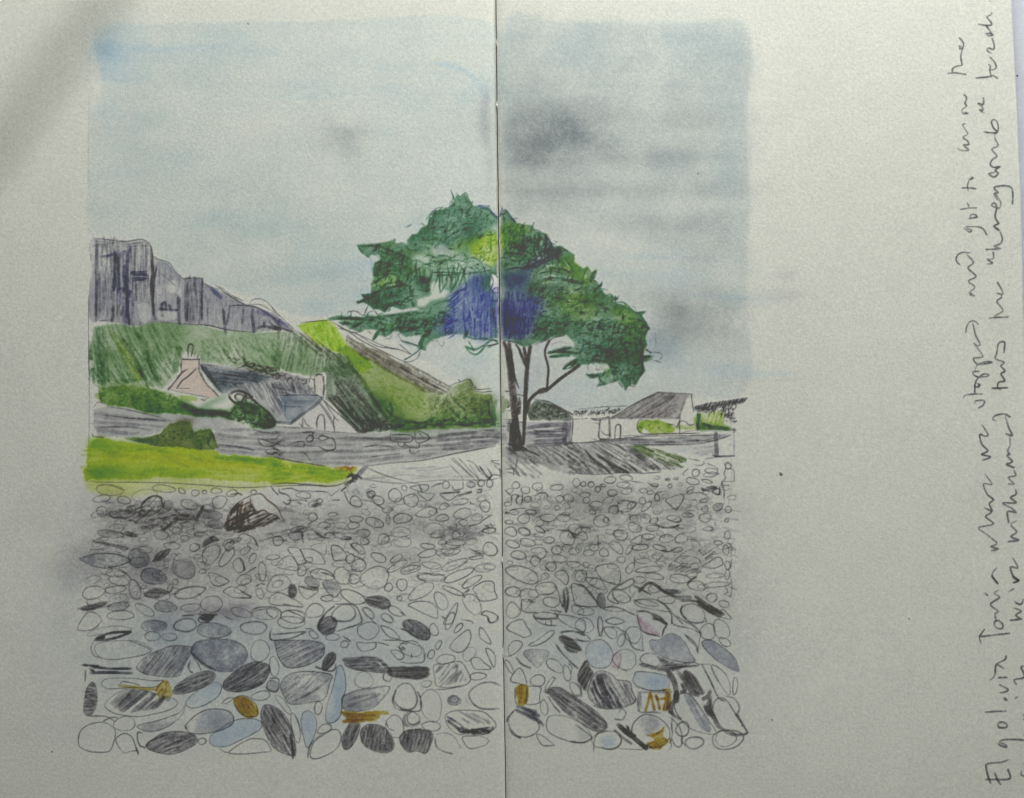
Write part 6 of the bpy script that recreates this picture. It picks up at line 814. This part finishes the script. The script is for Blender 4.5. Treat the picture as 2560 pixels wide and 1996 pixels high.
for x, y, w in [(1952, 1186, 8), (1745, 435, 3), (2272, 1547, 3), (1848, 1790, 2.4), (1855, 1815, 3), (130, 1880, 3), (620, 60, 2), (1930, 1800, 2.4)]: stroke([(x-1, y-1), (x+1, y+1)], w, GD, 1, .1, wob=0, taper=0)
# specks in the paper itself
for _ in range(420):
    x, y = rng.uniform(0, 2560), rng.uniform(0, 1996); a = rng.uniform(0, 6.3); L = rng.uniform(.5, 4)
    stroke([(x, y), (x+L*math.cos(a), y+L*math.sin(a))], 1.4, GL, rng.uniform(.1, .4), .2, wob=0)
D = np.clip(D, 0, 3.2)
m_ = (XX > 1237) & (XX < 1262) & (D.sum(2) < .02); ID[m_] = 0
# ================================================================ materials
def mat(name):
    m = bpy.data.materials.new(name); m.use_nodes = True; n = m.node_tree; b = n.nodes['Principled BSDF']
    return m, n, b
def node(n, t, **kw):
    x = n.nodes.new(t)
    for k, v in kw.items():
        if k.startswith('i_'):
            s = x.inputs[int(k[2:])] if k[2:].isdigit() else x.inputs[k[2:]]
            s.default_value = v
        else: setattr(x, k, v)
    return x
def mixmul(n, a, b, f=1.0):
    m = node(n, 'ShaderNodeMix', data_type='RGBA', blend_type='MULTIPLY'); m.inputs[0].default_value = f
    n.links.new(a, m.inputs[6])
    if hasattr(b, 'is_linked'): n.links.new(b, m.inputs[7])
    else: m.inputs[7].default_value = b
    return m.outputs[2]
def paper_mat(name, col, pigment, tooth=1.0, vein=0.0):
    m, n, b = mat(name)
    b.inputs['Roughness'].default_value = .82; b.inputs['Specular IOR Level'].default_value = .18
    tc = node(n, 'ShaderNodeTexCoord')
    def noise(scale, det=3, rough=.6):
        x = node(n, 'ShaderNodeTexNoise'); x.inputs['Scale'].default_value = scale; x.inputs['Detail'].default_value = det; x.inputs['Roughness'].default_value = rough
        n.links.new(tc.outputs['Object'], x.inputs['Vector']); return x
    def ramp(src, lo, hi, c0, c1):
        r = node(n, 'ShaderNodeMapRange'); r.inputs[1].default_value = lo; r.inputs[2].default_value = hi; r.inputs[3].default_value = c0; r.inputs[4].default_value = c1
        n.links.new(src, r.inputs[0]); return r.outputs[0]
    grain = noise(2600, 3); fib = noise(1100, 2); mott = noise(90, 3); wide = noise(14, 2)
    base = node(n, 'ShaderNodeRGB'); base.outputs[0].default_value = (*col, 1)
    c = base.outputs[0]
    for src, lo, hi, a0, a1 in [(grain.outputs[0], .3, .7, 1-.11*tooth, 1+.09*tooth), (fib.outputs[0], .3, .7, 1-.07*tooth, 1+.07*tooth), (mott.outputs[0], .3, .7, .975, 1.02), (wide.outputs[0], .35, .65, .985, 1.012)]:
        g = ramp(src, lo, hi, a0, a1); cc = node(n, 'ShaderNodeCombineColor')
        for i in range(3): n.links.new(g, cc.inputs[i])
        c = mixmul(n, c, cc.outputs[0])
    if pigment:
        at = node(n, 'ShaderNodeAttribute', attribute_name='pigment'); c = mixmul(n, c, at.outputs['Color'])
    n.links.new(c, b.inputs['Base Color'])
    bump = node(n, 'ShaderNodeBump'); bump.inputs['Strength'].default_value = .7*tooth; bump.inputs['Distance'].default_value = .00006
    add = node(n, 'ShaderNodeMath', operation='ADD'); n.links.new(grain.outputs[0], add.inputs[0]); n.links.new(fib.outputs[0], add.inputs[1])
    n.links.new(add.outputs[0], bump.inputs['Height']); n.links.new(bump.outputs[0], b.inputs['Normal'])
    return m
M_PAGE = paper_mat('cream_drawing_paper', (.80, .80, .68), False)
M_DRAW = paper_mat('cream_paper_with_pencil_and_watercolour', (.80, .80, .68), True)
M_SHEET = paper_mat('cool_white_copy_paper', (.74, .76, .80), True, .5)
M_EDGE = paper_mat('cut_paper_edges', (.42, .41, .36), False, .6)
M_THREAD = paper_mat('linen_thread', (.82, .81, .76), False, .5)
M_COVER = paper_mat('black_cover_board', (.03, .03, .032), False, .5)
M_TABLE, n_, b_ = mat('pale_painted_table'); b_.inputs['Base Color'].default_value = (.5, .5, .5, 1); b_.inputs['Roughness'].default_value = .6
t_ = node(n_, 'ShaderNodeTexNoise'); t_.inputs['Scale'].default_value = 30; r_ = node(n_, 'ShaderNodeValToRGB'); r_.color_ramp.elements[0].color = (.46, .46, .47, 1); r_.color_ramp.elements[1].color = (.56, .56, .56, 1)
n_.links.new(t_.outputs[0], r_.inputs[0]); n_.links.new(r_.outputs[0], b_.inputs['Base Color'])
M_WALL, n_, b_ = mat('dark_rough_stone'); b_.inputs['Roughness'].default_value = .9
t_ = node(n_, 'ShaderNodeTexNoise'); t_.inputs['Scale'].default_value = 9; r_ = node(n_, 'ShaderNodeValToRGB'); r_.color_ramp.elements[0].color = (.03, .03, .03, 1); r_.color_ramp.elements[1].color = (.07, .068, .06, 1)
n_.links.new(t_.outputs[0], r_.inputs[0]); n_.links.new(r_.outputs[0], b_.inputs['Base Color'])
# ================================================================ shape of the open book (heights in metres as a function of page coordinates)
def sst(a, b, x):
    t = np.clip((x-a)/(b-a), 0, 1); return t*t*(3-2*t)
def fold_x(Y):
    return np.interp(Y, [-60, 0, 250, 500, 839, 1159, 1560, 1640, 1900, 1996, 2056], [1239, 1239.9, 1242.7, 1245.9, 1250.2, 1254.2, 1258.2, 1258.6, 1263.4, 1264.6, 1265.5]) + 1.1*np.exp(-((Y-108)/9.)**2)-1.0*np.exp(-((Y-262)/7.)**2)+1.2*np.exp(-((Y-462)/8.)**2)-1.2*np.exp(-((Y-607)/8.)**2)-1.3*np.exp(-((Y-1400)/10.)**2)-1.6*np.exp(-((Y-1625)/14.)**2)
def edge_x(Y): return np.interp(Y, [-60, 0, 250, 500, 980, 2056], [2523, 2528, 2541, 2552, 2562, 2590])
ZT = .0075
def height(X, Y):
    X = np.asarray(X, float); Y = np.asarray(Y, float); g = X-fold_x(Y); d = np.abs(g)
    v = 1-.6*sst(300, 1900, Y)
    z = ZT-v*np.where(g < 0, .0030*np.exp(-d/130.), .0022*np.exp(-d/110.))-.0006*np.exp(-d/8.)
    s = X/250.+Y/350.
    curl = .0086*(1-sst(.50, 1.55, s))-.002*(1-sst(-.3, .5, s))
    sway = .0006*np.sin(Y/330.+.6)*np.clip(d/400, 0, 1)+.0004*np.sin(X/260.+Y/500.)*np.clip(d/300, 0, 1)
    z = z+np.where(g < 0, curl, 0)+sway
    return z
def to_world(X, Y, z):
    k = (HC-z)/HC
    return (X-1280)*PX*k, -(Y-998)*PX*k, z
def mesh_obj(name, V, F, m, parent=None, smooth=True, col=None):
    me = bpy.data.meshes.new(name); V = np.asarray(V, np.float32); F = np.asarray(F, np.int32); k = F.shape[1]
    me.vertices.add(len(V)); me.vertices.foreach_set('co', V.ravel())
    me.loops.add(F.size); me.loops.foreach_set('vertex_index', F.ravel())
    me.polygons.add(len(F)); me.polygons.foreach_set('loop_start', np.arange(0, F.size, k, dtype=np.int32))
    me.update(calc_edges=True)
    me.polygons.foreach_set('use_smooth', np.full(len(F), smooth))
    if col is not None:
        a = me.color_attributes.new('pigment', 'FLOAT_COLOR', 'POINT')
        c = np.ones((len(V), 4), np.float32); c[:, :3] = col; a.data.foreach_set('color', c.ravel())
    me.materials.append(m); me.validate()
    o = bpy.data.objects.new(name, me); sc.collection.objects.link(o)
    if parent: o.parent = parent
    return o
def tag(o, label=None, cat=None, kind=None, group=None):
    if label: o['label'] = label
    if cat: o['category'] = cat
    if kind: o['kind'] = kind
    if group: o['group'] = group
    return o
def grid_faces(nr, nc):
    i = np.arange((nr-1)*(nc-1)).reshape(nr-1, nc-1); r = i//(nc-1); c = i % (nc-1); a = r*nc+c
    return np.stack([a+nc, a+nc+1, a+1, a], -1).reshape(-1, 4)
# ================================================================ the sketchbook
book = bpy.data.objects.new('sketchbook', None); sc.collection.objects.link(book); book.location = (0, 0, 0)
tag(book, 'open cream paper sketchbook with a pencil and watercolour beach landscape across both pages', 'sketchbook')
ys = np.arange(-130, 2120, 6.0)
def page(name, side):
    if side < 0: us = np.concatenate([-np.geomspace(1.05, 40, 14)[::-1]*1.0, []]); us = np.concatenate([np.arange(-1400, -42, 8.0), us])
    else: us = np.concatenate([np.geomspace(1.05, 40, 14), np.linspace(44, 1290, 160)])
    Yg, U = np.meshgrid(ys, us, indexing='ij')
    if side < 0: X = fold_x(Yg)+U
    else:
        w = edge_x(Yg)-fold_x(Yg)-1.05; X = fold_x(Yg)+1.05+(U-1.05)/(us[-1]-1.05)*w
    z = height(X, Yg); x, y, z = to_world(X, Yg, z)
    nr, nc = X.shape
    V = np.stack([x, y, z], -1).reshape(-1, 3); F = grid_faces(nr, nc)
    B = V.copy(); B[:, 2] -= .00014
    F2 = F[:, ::-1]+len(V)
    def skirt(idx):
        a = idx[:-1]; b = idx[1:]; return np.stack([a, b, b+len(V), a+len(V)], -1)
    idx = np.arange(nr*nc).reshape(nr, nc)
    S_ = np.concatenate([skirt(idx[:, 0]), skirt(idx[:, -1])[:, ::-1], skirt(idx[0])[:, ::-1], skirt(idx[-1])])
    return mesh_obj(name, np.concatenate([V, B]), np.concatenate([F, F2, S_]), M_PAGE, book)
tag(page('page', -1), 'left page, curled towards its top corner'); tag(page('page', 1), 'right page, with handwriting down its outer margin')
def block(name, x0, x1, m, top_off, bot, inset=0):
    Yv = np.arange(-126+inset, 2116-inset, 40.0); Xv = np.linspace(x0, x1, 60)
    Yg, Xg = np.meshgrid(Yv, Xv, indexing='ij')
    if x1 > 1500: Xg = fold_x(Yg)+3+(Xg-x0)/(x1-x0)*(edge_x(Yg)-fold_x(Yg)-9)
    z = height(Xg, Yg)-top_off; x, y, zz = to_world(Xg, Yg, z)
    V = np.stack([x, y, zz], -1).reshape(-1, 3); B = V.copy(); B[:, 2] = bot
    nr, nc = Xg.shape; F = grid_faces(nr, nc); n0 = len(V); idx = np.arange(nr*nc).reshape(nr, nc)
    sk = lambda i: np.stack([i[:-1], i[1:], i[1:]+n0, i[:-1]+n0], -1)
    S_ = np.concatenate([sk(idx[:, 0]), sk(idx[:, -1])[:, ::-1], sk(idx[0])[:, ::-1], sk(idx[-1])])
    return mesh_obj(name, np.concatenate([V, B]), np.concatenate([F, F[:, ::-1]+n0, S_]), m, book, smooth=False)
block('page_block', -120, 1234, M_EDGE, .0009, .0016); block('page_block', 1268, 2500, M_EDGE, .0009, .0016)
def boxm(name, x0, x1, y0, y1, z0, z1, m, parent=None, bev=.0004):
    import bmesh
    bm = bmesh.new(); bmesh.ops.create_cube(bm, size=1)
    for v in bm.verts: v.co = ((x0+x1)/2+v.co.x*(x1-x0), (y0+y1)/2+v.co.y*(y1-y0), (z0+z1)/2+v.co.z*(z1-z0))
    bmesh.ops.bevel(bm, geom=list(bm.edges), offset=bev, segments=2, affect='EDGES')
    me = bpy.data.meshes.new(name); bm.to_mesh(me); bm.free(); me.materials.append(m)
    o = bpy.data.objects.new(name, me); sc.collection.objects.link(o)
    if parent: o.parent = parent
    return o
boxm('cover', -.166, .1455, -.134, .134, .0001, .0015, M_COVER, book)
# stitches of the binding that show in the fold
def tube(name, pts, r, m, parent, seg=8):
    pts = np.asarray(pts, float); n = len(pts); V = []
    for i in range(n):
        t = pts[min(i+1, n-1)]-pts[max(i-1, 0)]; t = t/np.linalg.norm(t); a = np.cross(t, (0, 0, 1.0)); a = a/(np.linalg.norm(a)+1e-9); b = np.cross(a, t)
        rr = r*(1 if 0 < i < n-1 else .5)
        for k in range(seg): V.append(pts[i]+rr*(math.cos(2*math.pi*k/seg)*a+math.sin(2*math.pi*k/seg)*b))
    F = [[i*seg+k, i*seg+(k+1) % seg, (i+1)*seg+(k+1) % seg, (i+1)*seg+k] for i in range(n-1) for k in range(seg)]
    return mesh_obj(name, V, F, m, parent)
for Yc, L in [(107, 9), (262, 8), (1400, 9), (1632, 14)]:
    q = []
    for t in np.linspace(-1, 1, 9):
        Yq = Yc+t*L; Xq = float(fold_x(Yq))+1.5*t; z = float(height(Xq, Yq))+.00025*(1-t*t)-.0002
        q.append(to_world(Xq, Yq, z))
    tube('binding_thread', q, .00022, M_THREAD, book)
# ---- drawn elements: fine skins of pigmented paper lying on the pages
mean_ = D.mean(2, keepdims=True); blu_ = np.clip((D[..., 1]-D[..., 2])/.2, 0, 1)*(ID != CROWN)*np.where(YY < 1540, 1, .6)*np.where((ID == SKY) | (ID == CLIFF), .3, 1)   # cool greys sit closer to neutral graphite
D = mean_+(1.02-.5*blu_[..., None])*(D-mean_); D = D/(1+DCOMP*mean_); D = np.clip(D, -.05, 3)
PIG = np.exp(-D)
face_id = ID[:-1, :-1].copy()
faint = (D.sum(2)[:-1, :-1] > .006) & (face_id == 0); face_id[faint] = 999
XF = XX[:-1, :-1]+.5/S; YF = YY[:-1, :-1]+.5/S
fx = fold_x(YF[:, 0])[:, None]; cut = np.abs(XF-fx) < 1.7
face_id[cut] = 0; face_id[(XF > edge_x(YF[:, 0])[:, None]-3)] = 0; face_id[YF > 2040] = 0
Zg = height(XX, YY)+.00003
wx, wy, wz = to_world(XX, YY, Zg); CO = np.stack([wx, wy, wz], -1).reshape(-1, 3).astype(np.float32); PF = PIG.reshape(-1, 3)
def skin(name, ids, parent, label=None, kind=None):
    m_ = np.isin(face_id, ids); r, c = np.nonzero(m_)
    if len(r) < 3: return None
    a = r*W+c; F = np.stack([a+W, a+W+1, a+1, a], -1)
    u, inv = np.unique(F, return_inverse=True); F = inv.reshape(-1, 4)
    o = mesh_obj(name, CO[u], F, M_DRAW, parent, col=PF[u]); tag(o, label, None, kind)
    return o
skin('drawn_sky', [SKY], book, 'pale blue and grey watercolour sky with smudged clouds')
skin('drawn_cliff', [CLIFF], book, 'grey violet pencilled cliff with vertical columns of rock')
skin('drawn_hill', [HILL], book, 'soft grey green hillside under the cliff'); skin('drawn_hill', [RIDGE], book, 'yellow green ridge sloping down to the right with a dark crest')
skin('drawn_slope', [SLOPE], book, 'dark hatched slope behind the cottage gable'); skin('drawn_ground', [SLOPE3], book, 'grey diagonal hatching on the ground under the tree'); skin('drawn_grass_patch', [GPATCH], book, 'small dark green patch of grass'); skin('drawn_path', [SLOPE2], book, 'bare pale bank with loose pencil strokes')
c_ = skin('drawn_cottage', [GABLE], book, 'cottage with pinkish gable end and blue grey roof')
skin('roof', [ROOF], c_, 'blue grey slate roof'); skin('chimney', [CHIM], c_, 'pink chimney with two pots'); skin('chimney', [CHIM2], c_, 'small far chimney'); skin('door', [DOOR], c_)
skin('drawn_hedge', [HEDGE], book, 'dark green hedge in front of the cottage'); skin('drawn_stone_wall', [WALL], book, 'grey violet dry stone wall running across the left page')
skin('drawn_bush', [BUSH], book, 'olive bush against the stone wall'); skin('drawn_lawn', [LAWN], book, 'bright yellow green strip of grass')
t_ = skin('drawn_tree', [CROWN], book, 'tall pine with dark green and blue crown'); skin('trunk', [TRUNK], t_, 'dark brown twin trunk'); skin('branch', [BRANCH], t_)
s_ = skin('drawn_shed', [SHEDW], book, 'low grey shed behind the tree'); skin('roof', [SHEDR], s_, 'rounded grey green roof')
skin('drawn_fir', [FIR], book); skin('drawn_fir', [CONE], book, 'faint green bush by the fold')
h_ = skin('drawn_house', [HOUSEW], book, 'white walled house with grey hipped roof'); skin('roof', [HOUSER], h_, 'grey pencilled roof'); skin('door', [HDOOR], h_)
skin('drawn_shrub', [SHRUB], book, 'rounded yellow green shrub in front of the house'); skin('drawn_shrub', [SHRUB2], book, 'dark and light green shrub beside the house')
skin('drawn_far_hill', [FARH], book, 'black hatched far hill at the right edge'); skin('drawn_garden_wall', [DWALL], book, 'long grey wall on the right page'); skin('drawn_gate_post', [BOX], book)
skin('drawn_boulder', [BOULD], book, 'white boulder with brown black shaded side')
skin('drawn_shingle', [SHING], book, 'small outlined pebbles of the beach', 'stuff')
ST = {'o': 'ochre pebble', 'b': 'pale blue pebble', 'x': 'black pebble', 'd': 'dark grey hatched pebble', 'v': 'violet grey pebble', 'p': 'pinkish pebble', 'g': 'grey hatched pebble', 'q': 'lightly shaded grey pebble'}
for i, (a, p, st) in enumerate(BIG):
    lb = next((ST[c] for c in st if c in ST), None); skin('drawn_pebble', [PEB0+i], book, lb)
skin('handwriting', [TXT1], book, 'first pencilled line of handwriting'); skin('handwriting', [TXT2], book, 'second pencilled line of handwriting'); skin('handwriting', [TXT3], book, 'third line of handwriting, cut by the page edge')
skin('pencil_marks', [999], book, 'stray smudges and specks on the bare paper', 'stuff')
# ================================================================ what lies under and beside the book
def sheet():
    xs = np.linspace(2200, 3300, 221); yv = np.linspace(-300, 2300, 521); Yg, Xg = np.meshgrid(yv, xs, indexing='ij')
    z = .0012+.0010*sst(2500, 2800, Xg)*(1+.3*np.sin(Yg/300.)); x, y, zz = to_world(Xg, Yg, z)
    r = np.hypot(Xg-2543, Yg-190); 
    return x, y, zz, Xg, Yg
x_, y_, z_, X_, Y_ = sheet(); V_ = np.stack([x_, y_, z_], -1).reshape(-1, 3); F_ = grid_faces(*X_.shape); n0 = len(V_); Bv = V_.copy(); Bv[:, 2] -= .0001
sh = mesh_obj('paper_sheet', np.concatenate([V_, Bv]), np.concatenate([F_, F_[:, ::-1]+n0]), M_SHEET, col=np.ones((2*n0, 3)))
tag(sh, 'cool white sheet of paper sticking out beyond the right edge of the sketchbook', 'paper')
def disc(name, Xc, Yc, r, z, m, parent):
    V = [to_world(Xc, Yc, z)]+[to_world(Xc+r*math.cos(t)*(1+.1*math.sin(3*t)), Yc+r*math.sin(t), z) for t in np.linspace(0, 2*math.pi, 14, endpoint=False)]
    me = bpy.data.meshes.new(name); me.from_pydata([tuple(map(float, v)) for v in V], [], [(0, i % 14+1, (i-1) % 14+1) for i in range(1, 15)]); me.materials.append(m)
    o = bpy.data.objects.new(name, me); sc.collection.objects.link(o); o.parent = parent; return o
disc('ink_dot', 2543, 190, 2.4, .0014, M_COVER, sh)
# ================================================================ table, and the unseen room added to shape the daylight
tb = boxm('table_top', -.9, 1.0, -.7, WIN['y']-.004, -.035, 0, M_TABLE, bev=.003); tag(tb, kind='structure')
def plaster(name, col):
    m, n, bb = mat(name); bb.inputs['Roughness'].default_value = .85
    tt = node(n, 'ShaderNodeTexNoise'); tt.inputs['Scale'].default_value = 6; tt.inputs['Detail'].default_value = 6; rr = node(n, 'ShaderNodeValToRGB')
    rr.color_ramp.elements[0].color = (*[c*.9 for c in col], 1); rr.color_ramp.elements[1].color = (*[c*1.08 for c in col], 1)
    n.links.new(tt.outputs[0], rr.inputs[0]); n.links.new(rr.outputs[0], bb.inputs['Base Color']); return m
M_PL = plaster('grey_plaster', (.13, .13, .125)); M_FL = plaster('worn_floorboards', (.16, .11, .07)); M_FR = plaster('white_window_paint', (.7, .7, .68))
RX0, RX1, RY0, RY1, RZ0, RZ1 = -1.3, 1.5, -1.6, WIN['y'], -.75, 1.6
def st(name, *a, m=None, bev=.002): o = boxm(name, *a, m or M_PL, bev=bev); tag(o, kind='structure'); return o
st('floor', RX0-.1, RX1+.1, RY0-.1, RY1+.12, RZ0-.1, RZ0, m=M_FL); st('ceiling', RX0-.1, RX1+.1, RY0-.1, RY1+.12, RZ1, RZ1+.1)
st('wall', RX0-.1, RX0, RY0, RY1+.12, RZ0, RZ1); st('wall', RX1, RX1+.1, RY0, RY1+.12, RZ0, RZ1); st('wall', RX0-.1, RX1+.1, RY0-.1, RY0, RZ0, RZ1)  # added room shell, out of view, shuts out all but window light
import bmesh as _bm
def added_window_wall():                       # added wall, out of view; its opening lets in the sky light
    bm = _bm.new(); y = WIN['y']
    for a in [(RX0, WIN['x0'], RZ0, RZ1), (WIN['x1'], RX1, RZ0, RZ1), (WIN['x0'], WIN['x1'], RZ0, WIN['z0']), (WIN['x0'], WIN['x1'], WIN['z1'], RZ1)]:
        r = _bm.ops.create_cube(bm, size=1)
        for v in r['verts']: v.co = ((a[0]+a[1])/2+v.co.x*(a[1]-a[0]), y+.05+v.co.y*.1, (a[2]+a[3])/2+v.co.z*(a[3]-a[2]))
    me = bpy.data.meshes.new('added_window_wall'); bm.to_mesh(me); bm.free(); me.materials.append(M_PL)
    o = bpy.data.objects.new('added_window_wall', me); sc.collection.objects.link(o); tag(o, kind='structure')
added_window_wall()
def frame():  # frame of the added window, out of view
    bm = _bm.new(); x0, x1, z0, z1 = WIN['x0'], WIN['x1'], WIN['z0'], WIN['z1']; t = .022
    for a in [(x0, x0+t, z0, z1), (x1-t, x1, z0, z1), (x0+t, x1-t, z0, z0+t), (x0+t, x1-t, z1-t, z1)]:
        r = _bm.ops.create_cube(bm, size=1)
        for v in r['verts']: v.co = ((a[0]+a[1])/2+v.co.x*(a[1]-a[0]-.0006), WIN['y']+.06+v.co.y*.03, (a[2]+a[3])/2+v.co.z*(a[3]-a[2]-.0006))
    me = bpy.data.meshes.new('added_window_frame'); bm.to_mesh(me); bm.free(); me.materials.append(M_FR)
    o = bpy.data.objects.new('added_window_frame', me); sc.collection.objects.link(o); tag(o, kind='structure')
frame()
